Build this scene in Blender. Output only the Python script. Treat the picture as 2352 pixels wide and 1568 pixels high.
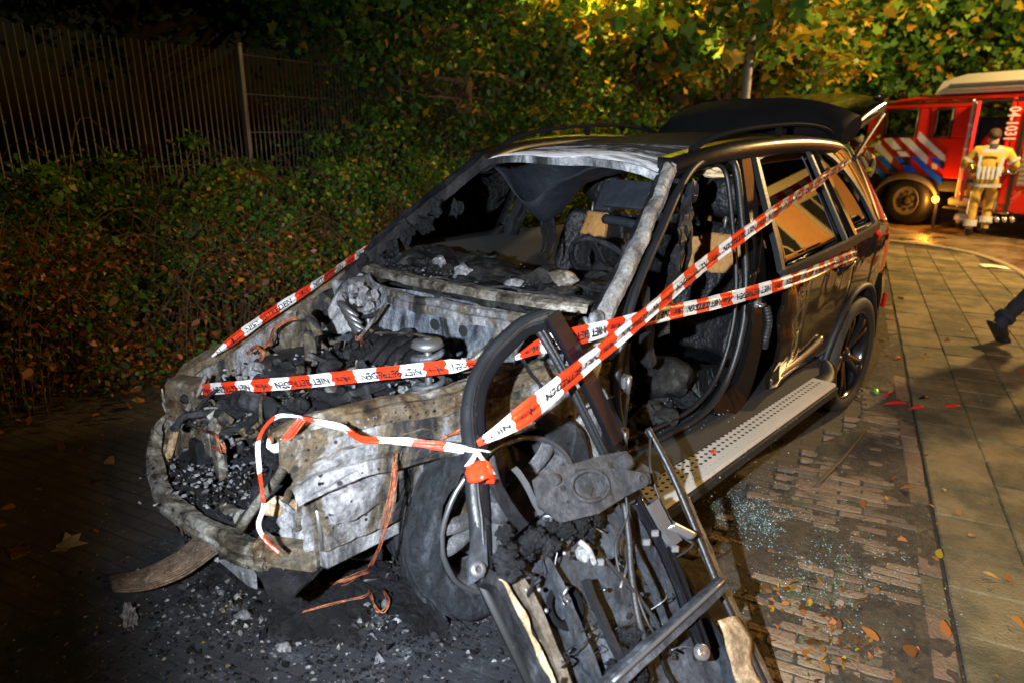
import bpy, bmesh, math, random
import numpy as np
from mathutils import Vector, Matrix, noise
random.seed(11)
R = math.radians
V3 = Vector
scene = bpy.context.scene
for o in list(bpy.data.objects):
    bpy.data.objects.remove(o, do_unlink=True)
COL = scene.collection

# ------------------------------------------------------------------ camera
CAM = V3((2.2437, -1.5783, 1.7388))
FW = V3((-0.66294, 0.68866, -0.29370)).normalized()
RT = V3((0.71981, 0.69416, 0.00288)).normalized()
UP = RT.cross(FW).normalized()
FPX = 1568.0                     # focal length for a picture 2352 wide
cd = bpy.data.cameras.new('camera'); cam = bpy.data.objects.new('camera', cd); COL.objects.link(cam)
cam.matrix_world = Matrix(((RT.x, UP.x, -FW.x, CAM.x), (RT.y, UP.y, -FW.y, CAM.y), (RT.z, UP.z, -FW.z, CAM.z), (0, 0, 0, 1)))
cd.lens = 24.0; cd.sensor_width = 36.0; cd.clip_start = 0.05; cd.clip_end = 500
cd.dof.use_dof = True; cd.dof.focus_distance = 2.75; cd.dof.aperture_fstop = 2.2
scene.camera = cam
scene.render.resolution_x = 1024; scene.render.resolution_y = 682

# ------------------------------------------------------------------ night sky
w = bpy.data.worlds.new('World'); scene.world = w; w.use_nodes = True
nt = w.node_tree; bg = nt.nodes['Background']
sky = nt.nodes.new('ShaderNodeTexSky'); sky.sky_type = 'NISHITA'; sky.sun_disc = False
sky.sun_elevation = R(1.0); sky.sun_rotation = R(135)
nt.links.new(sky.outputs[0], bg.inputs[0]); bg.inputs[1].default_value = 0.004

# ------------------------------------------------------------------ lamps of the place
def lamp(name, kind, loc, energy, color, size=0.1, target=None, cone=None, blend=0.3):
    l = bpy.data.lights.new(name, kind); l.energy = energy; l.color = color
    if kind in ('POINT', 'SPOT'): l.shadow_soft_size = size
    if cone: l.spot_size = R(cone); l.spot_blend = blend
    o = bpy.data.objects.new(name, l); COL.objects.link(o); o.location = loc
    if target is not None:
        o.rotation_euler = (V3(target) - V3(loc)).to_track_quat('-Z', 'Y').to_euler()
    return o
SODIUM = (1.0, 0.62, 0.18)
FLASH_AT = CAM - RT*0.40 + UP*0.02
lamp('flash', 'SPOT', FLASH_AT, 1000, (0.82, 0.91, 1.0), 0.018, (0.52, 0.92, 0.70), 90, 0.6)
lamp('street_light_on_house', 'POINT', (8.9, -1.4, 4.8), 720, SODIUM, 0.16)
lamp('street_light_by_crossing', 'POINT', (2.3, 11.2, 4.7), 3400, (1.0, 0.66, 0.24), 0.16)
lamp('maple_spot_light', 'SPOT', (-3.0, 5.7, 4.7), 8000, (1.0, 0.66, 0.14), 0.15, (-4.9, 10.5, 3.6), 125, 0.5)  # post lamp's light, moved out front and aimed to brighten the maple

vs = scene.view_settings
vs.view_transform = 'Standard'; vs.look = 'None'; vs.exposure = 0.0; vs.gamma = 1.0
try: vs.use_curve_mapping = False
except Exception: pass
scene.cycles.max_bounces = 6; scene.cycles.transparent_max_bounces = 8
scene.cycles.sample_clamp_indirect = 4.0; scene.cycles.caustics_reflective = False; scene.cycles.caustics_refractive = False

def ray(x, y):
    return FW + RT*((x-1176)/FPX) + UP*((784-y)/FPX)
def P(x, y, axis, val):
    """world point where the sight line of photo point (x, y) meets the plane axis = val"""
    d = ray(x, y); i = 'xyz'.index(axis); t = (val-CAM[i])/d[i]
    return CAM + d*t
def PD(x, y, dist):
    return CAM + ray(x, y)*dist
def G(x, dist):
    """ground point in the compass direction of photo column x, dist metres off"""
    d = ray(x, 300); d.z = 0; d.normalize()
    return V3((CAM.x + d.x*dist, CAM.y + d.y*dist, 0))
# street frame: S runs along the pavement, N points from the pavement to the shrubs
SD = V3((-0.308, 0.951, 0)).normalized(); ND = V3((-SD.y, SD.x, 0))
def ST(n, s, z=0.0):
    return ND*n + SD*s + V3((0, 0, z))

# ------------------------------------------------------------------ mesh builder
_ico = {}
def ico(sub):
    if sub not in _ico:
        bm = bmesh.new(); bmesh.ops.create_icosphere(bm, subdivisions=sub, radius=1.0)
        bm.verts.index_update()
        _ico[sub] = ([v.co.copy() for v in bm.verts], [[v.index for v in f.verts] for f in bm.faces]); bm.free()
    return _ico[sub]
def vv(p): return p if isinstance(p, Vector) else V3(p)
def crv(pts, n):
    """Catmull-Rom through pts, n samples per span"""
    pts = [vv(p) for p in pts]; out = []
    for i in range(len(pts)-1):
        p0 = pts[max(i-1, 0)]; p1 = pts[i]; p2 = pts[i+1]; p3 = pts[min(i+2, len(pts)-1)]
        for k in range(n):
            t = k/n
            out.append(0.5*((2*p1) + (p2-p0)*t + (2*p0-5*p1+4*p2-p3)*t*t + (3*p1-p0-3*p2+p3)*t*t*t))
    out.append(pts[-1].copy()); return out
class MB:
    def __init__(s): s.v = []; s.f = []; s.m = []; s.s = []
    def add(s, vs, fs, m=0, sm=False):
        b = len(s.v); s.v += [vv(p) for p in vs]
        for f in fs:
            s.f.append([b+i for i in f]); s.m.append(m); s.s.append(sm)
        return s
    def box(s, c, size, rot=None, m=0, bev=0.0, sm=False):
        c = vv(c); hx, hy, hz = size[0]/2, size[1]/2, size[2]/2
        M = rot if rot is not None else Matrix.Identity(3)
        if bev <= 0:
            vs = [c + M @ V3((a*hx, b*hy, d*hz)) for a in (-1, 1) for b in (-1, 1) for d in (-1, 1)]
            s.add(vs, [(0,1,3,2), (4,6,7,5), (0,4,5,1), (2,3,7,6), (0,2,6,4), (1,5,7,3)], m, sm)
        else:
            b_ = min(bev, hx*.9, hy*.9, hz*.9); vs = []; idx = {}
            for a in (-1, 1):
                for b in (-1, 1):
                    for d in (-1, 1):
                        for ax in range(3):
                            p = [a*(hx-b_), b*(hy-b_), d*(hz-b_)]
                            p[ax] = (a*hx, b*hy, d*hz)[ax]
                            idx[(a, b, d, ax)] = len(vs); vs.append(c + M @ V3(p))
            fs = []
            I = lambda a, b, d, ax: idx[(a, b, d, ax)]
            for a in (-1, 1):
                q = [I(a,-1,-1,0), I(a,1,-1,0), I(a,1,1,0), I(a,-1,1,0)]; fs.append(q if a > 0 else q[::-1])
                q = [I(-1,a,-1,1), I(-1,a,1,1), I(1,a,1,1), I(1,a,-1,1)]; fs.append(q if a > 0 else q[::-1])
                q = [I(-1,-1,a,2), I(1,-1,a,2), I(1,1,a,2), I(-1,1,a,2)]; fs.append(q if a > 0 else q[::-1])
            for a in (-1, 1):
                for b in (-1, 1):
                    q = [I(a,b,-1,0), I(a,b,-1,1), I(a,b,1,1), I(a,b,1,0)]; fs.append(q if a*b > 0 else q[::-1])
                    q = [I(a,-1,b,2), I(a,-1,b,0), I(a,1,b,0), I(a,1,b,2)]; fs.append(q if a*b > 0 else q[::-1])
                    q = [I(-1,a,b,1), I(-1,a,b,2), I(1,a,b,2), I(1,a,b,1)]; fs.append(q if a*b > 0 else q[::-1])
                    for d in (-1, 1):
                        q = [I(a,b,d,0), I(a,b,d,1), I(a,b,d,2)]; fs.append(q if a*b*d > 0 else q[::-1])
            s.add(vs, fs, m, sm)
        return s
    def beam(s, p0, p1, w, h, up=(0, 0, 1), m=0, bev=0.0):
        p0 = vv(p0); p1 = vv(p1); t = (p1-p0); L = t.length; t = t.normalized()
        u = vv(up); sd = u.cross(t)
        if sd.length < 1e-4: sd = V3((1, 0, 0)).cross(t)
        sd.normalize(); u = t.cross(sd)
        M = Matrix((sd, t, u)).transposed()
        return s.box((p0+p1)/2, (w, L, h), M, m, bev)
    def tube(s, pts, r, n=8, m=0, sm=True, cap=True, flat=1.0, up=None):
        pts = [vv(p) for p in pts]; k = len(pts)
        rs = r if isinstance(r, (list, tuple)) else [r]*k
        t = (pts[1]-pts[0]).normalized(); ref = vv(up) if up is not None else (V3((0, 0, 1)) if abs(t.z) < .9 else V3((1, 0, 0)))
        a = ref.cross(t).normalized(); rings = []
        for i in range(k):
            t = (pts[min(i+1, k-1)]-pts[max(i-1, 0)]).normalized()
            a = (a - t*a.dot(t)).normalized(); b = t.cross(a)
            rings.append([pts[i] + (a*math.cos(2*math.pi*j/n) + b*math.sin(2*math.pi*j/n)*flat)*rs[i] for j in range(n)])
        return s.loft(rings, m, sm, cap)
    def loft(s, rings, m=0, sm=True, cap=True, closed=True):
        n = len(rings[0]); vs = [p for r in rings for p in r]; fs = []
        for i in range(len(rings)-1):
            for j in range(n if closed else n-1):
                a = i*n+j; b = i*n+(j+1) % n
                fs.append((a, b, b+n, a+n))
        b0 = len(s.v); s.add(vs, fs, m, sm)
        if cap and closed:
            s.f.append([b0+j for j in range(n)][::-1]); s.m.append(m); s.s.append(False)
            s.f.append([b0+(len(rings)-1)*n+j for j in range(n)]); s.m.append(m); s.s.append(False)
        return s
    def sweep(s, pts, prof, up=(0, 0, 1), m=0, sm=False, cap=True, scale=None):
        """sweep a closed 2-D profile [(side, up)] along pts"""
        pts = [vv(p) for p in pts]; k = len(pts); rings = []; u0 = vv(up)
        for i in range(k):
            t = (pts[min(i+1, k-1)]-pts[max(i-1, 0)]).normalized()
            sd = t.cross(u0).normalized(); u = sd.cross(t); sc = scale[i] if scale else 1.0
            rings.append([pts[i] + sd*(a*sc) + u*(b*sc) for a, b in prof])
        return s.loft(rings, m, sm, cap)
    def sheet(s, fn, nu, nv, th=0.0, m=0, sm=True, mb=None):
        pts = [[vv(fn(i/nu, j/nv)) for j in range(nv+1)] for i in range(nu+1)]
        g = lambda i, j: pts[min(max(i, 0), nu)][min(max(j, 0), nv)]
        vs = [p for row in pts for p in row]; W = nv+1
        fs = [(i*W+j, (i+1)*W+j, (i+1)*W+j+1, i*W+j+1) for i in range(nu) for j in range(nv)]
        if th == 0: return s.add(vs, fs, m, sm)
        s.add(vs, fs, m, sm); bk = []
        for i in range(nu+1):
            for j in range(nv+1):
                nrm = (g(i+1, j)-g(i-1, j)).cross(g(i, j+1)-g(i, j-1))
                nrm = nrm.normalized() if nrm.length > 1e-9 else V3((0, 0, 1))
                bk.append(g(i, j)-nrm*th)
        s.add(bk, [f[::-1] for f in fs], m if mb is None else mb, sm)
        b = len(s.v)-2*len(vs); o = len(vs)
        loop = [i*W for i in range(nu+1)] + [nu*W+j for j in range(1, nv+1)] + [i*W+nv for i in range(nu-1, -1, -1)] + [j for j in range(nv-1, 0, -1)]
        for i in range(len(loop)):
            a, c = loop[i], loop[(i+1) % len(loop)]
            s.f.append([b+c, b+a, b+a+o, b+c+o]); s.m.append(m); s.s.append(False)
        return s
    def strip(s, pts, prof, up=(0, 0, 1), th=.003, k=3, m=0, scale=None, sm=False):
        """folded sheet metal: an open 2-D outline [(side, up)] swept along pts, with real thickness"""
        pts = [vv(p) for p in pts]; n = len(pts); u0 = vv(up); pr = []
        for i in range(len(prof)-1):
            for j in range(k): t = j/k; pr.append((prof[i][0]*(1-t)+prof[i+1][0]*t, prof[i][1]*(1-t)+prof[i+1][1]*t))
        pr.append(prof[-1])
        def fn(u, v):
            i = int(round(u*(n-1))); t = (pts[min(i+1, n-1)]-pts[max(i-1, 0)]).normalized(); sd = t.cross(u0).normalized(); w = sd.cross(t); a, b = pr[int(round(v*(len(pr)-1)))]; sc = scale[i] if scale else 1.0
            return pts[i]+sd*(a*sc)+w*(b*sc)
        return s.sheet(fn, n-1, len(pr)-1, th, m, sm)
    def lathe(s, prof, org, axis, n=32, m=0, sm=True, closed=False, a0=0.0, a1=2*math.pi, disp=None):
        """prof [(radius, height along axis)]"""
        org = vv(org); ax = vv(axis).normalized()
        a = (V3((0, 0, 1)) if abs(ax.z) < .9 else V3((1, 0, 0))); a = (a-ax*a.dot(ax)).normalized(); b = ax.cross(a)
        full = abs(a1-a0-2*math.pi) < 1e-6; k = n if full else n+1; rings = []
        for i in range(k):
            t = a0+(a1-a0)*i/n; d = a*math.cos(t)+b*math.sin(t)
            ring = [org + d*r + ax*h for r, h in prof]
            if disp: ring = [disp(p) for p in ring]
            rings.append(ring)
        q = len(prof); vs = [p for r in rings for p in r]; fs = []
        for i in range(n):
            i2 = (i+1) % k
            for j in range(q if closed else q-1):
                j2 = (j+1) % q
                fs.append((i*q+j, i*q+j2, i2*q+j2, i2*q+j))
        return s.add(vs, fs, m, sm)
    def lump(s, c, rad, amp=0.25, freq=2.0, sub=2, m=0, sm=False, rot=None, seed=None):
        vs, fs = ico(sub); c = vv(c); rad = V3(rad) if not isinstance(rad, (int, float)) else V3((rad,)*3)
        o = V3((random.uniform(-50, 50) for _ in range(3))) if seed is None else V3((seed*7.1, seed*3.3, seed*1.7))
        out = []
        for p in vs:
            k = 1+amp*noise.noise(p*freq+o)*2 + amp*.5*noise.noise(p*freq*2.7+o)*2
            q = V3((p.x*rad.x*k, p.y*rad.y*k, p.z*rad.z*k))
            out.append(c + (rot @ q if rot is not None else q))
        return s.add(out, fs, m, sm)
    def retro(s, org, e1, e2, nrm, poly2, r, m=0, fmap=None):
        """sheet of corner cubes (hexagonal cells of three square mirrors) inside a 2-D outline poly2 given in (e1, e2)"""
        org = vv(org); e1 = vv(e1).normalized(); e2 = vv(e2).normalized(); nrm = vv(nrm).normalized(); h = .7071*r
        x0 = min(p[0] for p in poly2); x1 = max(p[0] for p in poly2); y0 = min(p[1] for p in poly2); y1 = max(p[1] for p in poly2); n = len(poly2)
        def ins(x, y):
            c = False; j = n-1
            for i in range(n):
                (xi, yi), (xj, yj) = poly2[i], poly2[j]
                if (yi > y) != (yj > y) and x < (xj-xi)*(y-yi)/(yj-yi)+xi: c = not c
                j = i
            return c
        cw = r*math.sqrt(3); row = 0; y = y0
        while y <= y1:
            x = x0+(cw/2 if row % 2 else 0)
            while x <= x1:
                if ins(x, y):
                    q = [(x, y, -2*h)]+[(x+r*math.sin(k*math.pi/3), y+r*math.cos(k*math.pi/3), 0.0 if k % 2 == 0 else -h) for k in range(6)]
                    w = [fmap(*p) if fmap else org+e1*p[0]+e2*p[1]+nrm*p[2] for p in q]
                    s.add(w, [(0, 1, 2, 3) if False else (0, 2, 1, 6), (0, 4, 3, 2), (0, 6, 5, 4)], m)
                x += cw
            y += 1.5*r; row += 1
        return s
    def poly(s, pts, th, nrm=None, m=0):
        """flat outline extruded backwards by th"""
        pts = [vv(p) for p in pts]; n = len(pts)
        if nrm is None:
            nrm = V3((0, 0, 0))
            for i in range(n):
                nrm += (pts[i]-pts[0]).cross(pts[(i+1) % n]-pts[0])
        nrm = vv(nrm).normalized(); bk = [p-nrm*th for p in pts]
        s.add(pts+bk, [list(range(n)), list(range(2*n-1, n-1, -1))] + [(i, i+n, (i+1) % n+n, (i+1) % n) for i in range(n)], m)
        return s
    def crumple(s, amp, freq, start=0, seed=0):
        o = V3((seed*13.7, seed*5.1, seed*9.3))
        for i in range(start, len(s.v)):
            p = s.v[i]; s.v[i] = p + noise.noise_vector(p*freq+o)*amp
        return s
    def xf(s, M, start=0):
        for i in range(start, len(s.v)): s.v[i] = M @ s.v[i]
        return s
    def build(s, name, mats, parent=None, label=None, cat=None, group=None, kind=None, org=None):
        me = bpy.data.meshes.new(name)
        o0 = vv(org) if org is not None else (V3(parent['_o']) if parent is not None and '_o' in parent else V3((0, 0, 0)))
        me.from_pydata([tuple(p-o0) for p in s.v], [], s.f)
        mats = mats if isinstance(mats, (list, tuple)) else [mats]
        for mt in mats: me.materials.append(MT[mt])
        me.polygons.foreach_set('material_index', s.m); me.polygons.foreach_set('use_smooth', s.s)
        me.update()
        o = bpy.data.objects.new(name, me); COL.objects.link(o)
        if parent is not None:
            o.parent = parent
            if '_o' in parent: o['_o'] = list(o0)
        elif org is not None: o.location = o0
        if parent is None or '_o' not in o: o['_o'] = list(o0)
        tag(o, label, cat, group, kind)
        return o
_all = []
def tag(o, label=None, cat=None, group=None, kind=None):
    if label: o['label'] = label
    if cat: o['category'] = cat
    if group: o['group'] = group
    if kind: o['kind'] = kind
    _all.append(o)
def thing(name, label, cat, loc=(0, 0, 0), group=None):
    o = bpy.data.objects.new(name, None); COL.objects.link(o); o.location = loc; o['_o'] = list(vv(loc))
    o.empty_display_size = .2
    tag(o, label, cat, group); return o
def copy_tree(o, parent=None):
    c = o.copy(); COL.objects.link(c); c.parent = parent; _all.append(c)
    for ch in o.children: copy_tree(ch, c)
    return c
# ------------------------------------------------------------------ materials
MT = {}
def nd(nt, kind, **kw):
    n = nt.nodes.new(kind)
    for k, v in kw.items():
        if k.startswith('i_'):
            key = k[2:]; key = int(key) if key.isdigit() else key.replace('_', ' ')
            n.inputs[key].default_value = v
        else: setattr(n, k, v)
    return n
def base(name):
    m = bpy.data.materials.new(name); m.use_nodes = True; MT[name] = m
    nt = m.node_tree; return m, nt, nt.nodes['Principled BSDF']
def c4(c): return (c[0], c[1], c[2], 1)
def plain(name, col, rough=.6, metal=0, spec=.5, var=.25, vscale=9, bump=.0, bscale=60, coat=0, trans=0, alpha=1, emit=None, dirt=None, dscale=5, damt=.5, rvar=0.0):
    m, nt, b = base(name); L = nt.links.new
    tc = nd(nt, 'ShaderNodeTexCoord')
    if name[:4] in ('slab', 'bric'):
        ge = nd(nt, 'ShaderNodeNewGeometry'); tc = type('W', (), {'outputs': {'Object': ge.outputs['Position']}})()
    n1 = nd(nt, 'ShaderNodeTexNoise', i_Scale=vscale, i_Detail=6, i_Roughness=.65); L(tc.outputs['Object'], n1.inputs['Vector'])
    mx = nd(nt, 'ShaderNodeMix', data_type='RGBA'); L(n1.outputs['Fac'], mx.inputs['Factor'])
    mx.inputs['A'].default_value = c4([x*(1-var) for x in col]); mx.inputs['B'].default_value = c4([min(1, x*(1+var)) for x in col])
    out = mx.outputs['Result']
    if dirt:
        n2 = nd(nt, 'ShaderNodeTexNoise', i_Scale=dscale, i_Detail=8, i_Roughness=.7); L(tc.outputs['Object'], n2.inputs['Vector'])
        rp = nd(nt, 'ShaderNodeValToRGB'); L(n2.outputs['Fac'], rp.inputs[0])
        rp.color_ramp.elements[0].position = 1-damt-.08; rp.color_ramp.elements[1].position = 1-damt+.08
        m2 = nd(nt, 'ShaderNodeMix', data_type='RGBA'); L(rp.outputs[0], m2.inputs['Factor']); L(out, m2.inputs['A']); m2.inputs['B'].default_value = c4(dirt); out = m2.outputs['Result']
        if rvar:
            mr = nd(nt, 'ShaderNodeMapRange'); L(rp.outputs[0], mr.inputs[0]); mr.inputs[3].default_value = rough; mr.inputs[4].default_value = min(1, rough+rvar); L(mr.outputs[0], b.inputs['Roughness'])
    L(out, b.inputs['Base Color'])
    if not (dirt and rvar): b.inputs['Roughness'].default_value = rough
    b.inputs['Metallic'].default_value = metal; b.inputs['Specular IOR Level'].default_value = spec
    b.inputs['Coat Weight'].default_value = coat; b.inputs['Coat Roughness'].default_value = .04
    b.inputs['Transmission Weight'].default_value = trans
    if emit: b.inputs['Emission Color'].default_value = c4(emit[0]); b.inputs['Emission Strength'].default_value = emit[1]
    if bump:
        n3 = nd(nt, 'ShaderNodeTexNoise', i_Scale=bscale, i_Detail=5); L(tc.outputs['Object'], n3.inputs['Vector'])
        bp = nd(nt, 'ShaderNodeBump', i_Strength=bump, i_Distance=.02); L(n3.outputs['Fac'], bp.inputs['Height']); L(bp.outputs[0], b.inputs['Normal'])
    return m
def burnt(name, stops, scale=3.5, rough=.7, metal=.25, bump=.5, bscale=35, speck=.24, speckcol=(.015, .014, .014), dist=1.2, detail=10, stretch=(1, 1, .45)):
    """fire-scaled metal: a ramp of soot, rust, bare grey and ash driven by warped noise, with soot specks"""
    m, nt, b = base(name); L = nt.links.new
    tc = nd(nt, 'ShaderNodeTexCoord'); mp = nd(nt, 'ShaderNodeMapping'); mp.inputs['Scale'].default_value = stretch; mp.inputs['Rotation'].default_value = (.5, .4, .3); L(tc.outputs['Object'], mp.inputs[0])
    n1 = nd(nt, 'ShaderNodeTexNoise', i_Scale=scale, i_Detail=detail, i_Roughness=.68, i_Distortion=dist); L(mp.outputs[0], n1.inputs['Vector'])
    rp = nd(nt, 'ShaderNodeValToRGB'); L(n1.outputs['Fac'], rp.inputs[0]); e = rp.color_ramp.elements
    while len(e) < len(stops): e.new(.5)
    for q, (p, c) in zip(e, stops): q.position = p; q.color = c4(c)
    # mid-size blotches, then fine soot specks that gather in patches
    nm = nd(nt, 'ShaderNodeTexNoise', i_Scale=scale*5.5, i_Detail=10, i_Roughness=.8, i_Distortion=.5); L(mp.outputs[0], nm.inputs['Vector'])
    mm = nd(nt, 'ShaderNodeMapRange', i_1=.32, i_2=.68, i_3=.15, i_4=1.55); L(nm.outputs['Fac'], mm.inputs[0])
    mu = nd(nt, 'ShaderNodeMix', data_type='RGBA', blend_type='MULTIPLY', i_Factor=1.0); L(rp.outputs[0], mu.inputs['A']); L(mm.outputs[0], mu.inputs['B'])
    nf = nd(nt, 'ShaderNodeTexNoise', i_Scale=75, i_Detail=5, i_Roughness=.8); L(tc.outputs['Object'], nf.inputs['Vector'])
    mf = nd(nt, 'ShaderNodeMapRange', i_1=.35, i_2=.65, i_3=.6, i_4=1.3); L(nf.outputs['Fac'], mf.inputs[0])
    mv = nd(nt, 'ShaderNodeMix', data_type='RGBA', blend_type='MULTIPLY', i_Factor=1.0); L(mu.outputs['Result'], mv.inputs['A']); L(mf.outputs[0], mv.inputs['B']); mu = mv
    n2 = nd(nt, 'ShaderNodeTexNoise', i_Scale=scale*11, i_Detail=6, i_Roughness=.75); L(tc.outputs['Object'], n2.inputs['Vector'])
    am = nd(nt, 'ShaderNodeMath', operation='MULTIPLY_ADD', i_1=.55); L(nm.outputs['Fac'], am.inputs[0]); L(n2.outputs['Fac'], am.inputs[2])
    r2 = nd(nt, 'ShaderNodeValToRGB'); L(am.outputs[0], r2.inputs[0]); r2.color_ramp.elements[0].position = 1.17-speck; r2.color_ramp.elements[1].position = 1.0 if speck < .2 else 1.30-speck
    mx = nd(nt, 'ShaderNodeMix', data_type='RGBA'); L(r2.outputs[0], mx.inputs['Factor']); L(mu.outputs['Result'], mx.inputs['A']); mx.inputs['B'].default_value = c4(speckcol)
    L(mx.outputs['Result'], b.inputs['Base Color'])
    mr = nd(nt, 'ShaderNodeMapRange', i_3=rough-.2, i_4=min(1, rough+.2)); L(n2.outputs['Fac'], mr.inputs[0]); L(mr.outputs[0], b.inputs['Roughness'])
    b.inputs['Metallic'].default_value = metal
    if name.startswith(('char', 'soot')): b.inputs['Specular IOR Level'].default_value = .3
    n3 = nd(nt, 'ShaderNodeTexNoise', i_Scale=bscale*1.6, i_Detail=10, i_Roughness=.78); L(tc.outputs['Object'], n3.inputs['Vector'])
    bp = nd(nt, 'ShaderNodeBump', i_Strength=min(1, bump*1.4), i_Distance=.02); L(n3.outputs['Fac'], bp.inputs['Height']); L(bp.outputs[0], b.inputs['Normal'])
    return m
SOOT = (.014, .014, .016); RUST = (.22, .09, .025); TAN = (.36, .25, .12); GREY = (.26, .26, .27); ASHW = (.46, .46, .48); DGREY = (.07, .07, .08); BLUE = (.30, .35, .42)
burnt('scaled_metal', [(.30, (.010, .010, .012)), (.41, (.035, .035, .04)), (.47, (.15, .12, .075)), (.52, (.24, .24, .25)), (.60, (.44, .44, .46)), (.74, (.30, .30, .32))], 3.0, rough=.55, metal=.45, dist=1.6)
burnt('rusty_metal', [(.30, (.012, .011, .010)), (.38, (.07, .04, .018)), (.46, (.17, .125, .07)), (.53, (.13, .11, .085)), (.60, (.36, .33, .28)), (.74, (.48, .47, .46))], 4.0, rough=.55, metal=.45, dist=1.8, stretch=(1, 1, 1))
burnt('pale_metal', [(.28, (.02, .02, .022)), (.40, (.10, .10, .105)), (.48, (.30, .30, .31)), (.58, (.50, .50, .515)), (.75, (.60, .59, .59))], 2.8, rough=.55, metal=.4, dist=1.6)
burnt('firewall_metal', [(.30, (.008, .008, .010)), (.41, (.04, .042, .05)), (.48, (.19, .22, .27)), (.55, (.34, .37, .42)), (.60, (.22, .17, .09)), (.68, (.48, .49, .51))], 3.4, bump=.7, metal=.35, dist=2.0)
burnt('soot_metal', [(.30, (.007, .007, .008)), (.50, (.016, .017, .02)), (.60, (.045, .045, .05)), (.72, (.16, .16, .18))], 4, rough=.45, speck=.3)
burnt('char', [(.30, (.004, .004, .005)), (.50, (.010, .010, .012)), (.62, (.022, .023, .027)), (.74, (.08, .08, .09))], 7, rough=.42, metal=0, bump=1.0, bscale=22, speck=.3)
burnt('char_lumps', [(.30, (.006, .007, .008)), (.48, (.014, .014, .016)), (.58, (.032, .030, .028)), (.66, (.055, .062, .055)), (.75, (.12, .11, .085))], 5, rough=.36, metal=0, bump=1.0, bscale=18, speck=.25)
burnt('ash', [(.30, (.06, .06, .066)), (.45, (.2, .2, .215)), (.58, (.42, .42, .44)), (.7, (.62, .62, .64))], 14, rough=.9, metal=0, bump=1.0, bscale=50, speck=.2)
burnt('scorched_roof', [(.34, (.015, .016, .018)), (.46, (.05, .052, .056)), (.54, (.20, .21, .23)), (.62, (.50, .51, .54)), (.75, (.62, .62, .64))], 3.0, rough=.5, metal=.2, bump=.25, bscale=80, speck=.3)
burnt('burnt_tyre', [(.30, (.006, .007, .009)), (.46, (.016, .018, .023)), (.56, (.036, .041, .05)), (.70, (.12, .135, .16))], 11, rough=.42, metal=0, bump=.8, bscale=40, speck=.2)
burnt('ash_rim', [(.30, (.07, .07, .075)), (.5, (.13, .13, .14)), (.7, (.22, .22, .23))], 5, rough=.75, metal=.2, bump=.3, bscale=90, speck=.15)
burnt('door_metal', [(.30, (.014, .016, .02)), (.48, (.042, .048, .058)), (.60, (.085, .095, .115)), (.75, (.18, .19, .21))], 3.0, rough=.5, metal=.2, bump=.2, bscale=50, speck=.18)
burnt('door_brown', [(.30, (.05, .035, .025)), (.45, (.09, .07, .05)), (.58, (.15, .12, .09)), (.7, (.36, .31, .26))], 4.0, rough=.45, metal=.25, bump=.3, bscale=60, speck=.15)
burnt('torn_edge', [(.30, (.14, .08, .04)), (.45, (.45, .30, .16)), (.6, (.66, .5, .34)), (.75, (.75, .68, .6))], 5.0, rough=.6, metal=.1, bump=.5, speck=.12)
burnt('beam_metal', [(.28, (.015, .013, .011)), (.40, (.06, .05, .035)), (.50, (.22, .195, .155)), (.60, (.36, .34, .31)), (.74, (.52, .51, .49))], 4.5, rough=.45, metal=.5, bump=.25, speck=.2, dist=1.8, stretch=(1, 1, 1))
burnt('radiator_core', [(.30, (.05, .035, .025)), (.5, (.19, .13, .085)), (.7, (.36, .27, .18))], 8, rough=.6, metal=.4, bump=.3, bscale=90, speck=.2)
burnt('copper_wire', [(.3, (.12, .03, .015)), (.5, (.42, .13, .06)), (.7, (.6, .28, .14))], 20, rough=.5, metal=.5, bump=.2, speck=.15)
plain('black_paint', (.006, .006, .006), .3, 0, .35, .3, 3, coat=.12, dirt=(.02, .019, .018), dscale=14, damt=.32, rvar=.3)
plain('black_paint_clean', (.005, .005, .005), .16, 0, .35, .3, 3, coat=.35)
plain('side_paint', (.014, .009, .006), .10, .35, .5, .15, 2, coat=1.0, dirt=(.03, .025, .02), dscale=34, damt=.24, rvar=.3)
plain('gloss_trim', (.006, .006, .008), .08, 0, .6, coat=1)
plain('seal_rubber', (.010, .011, .013), .45, bump=.1, bscale=80)
plain('black_plastic', (.014, .014, .015), .55, bump=.15, bscale=160)
plain('matt_black', (.007, .007, .008), .55, spec=.08, bump=.05)
plain('tyre_rubber', (.022, .021, .02), .7, bump=.2, bscale=120, dirt=(.07, .06, .045), damt=.38)
plain('rim_black', (.012, .012, .013), .2, .3, .6, coat=.6, dirt=(.08, .07, .05), dscale=40, damt=.25)
plain('bright_metal', (.62, .62, .64), .3, .9, var=.1)
plain('dull_steel', (.20, .205, .215), .42, .75, var=.3)
plain('chrome_edge', (.35, .35, .36), .25, .9)
plain('step_plate', (.58, .56, .52), .45, .35, var=.12, dirt=(.12, .11, .09), dscale=25, damt=.3)
plain('hole_black', (.01, .01, .01), .8)
plain('sticker', (.7, .7, .72), .4, var=.1, dirt=(.12, .12, .13), dscale=30, damt=.35)
plain('headliner', (.014, .017, .024), .6, var=.5, bump=.6, bscale=14)
plain('seat_char', (.009, .009, .011), .5, var=.5, bump=.8, bscale=30)
plain('foam', (.46, .23, .07), .8, var=.25, vscale=14, bump=.6, bscale=40, dirt=(.16, .07, .02), dscale=9, damt=.36)
plain('foam_pale', (.7, .5, .28), .8, var=.2, bump=.5)
plain('lens_red', (.5, .012, .01), .12, 0, .6, coat=1)
plain('lens_orange', (.55, .10, .01), .15, coat=1)
plain('lens_green', (.10, .45, .04), .2, coat=.6)
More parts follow.
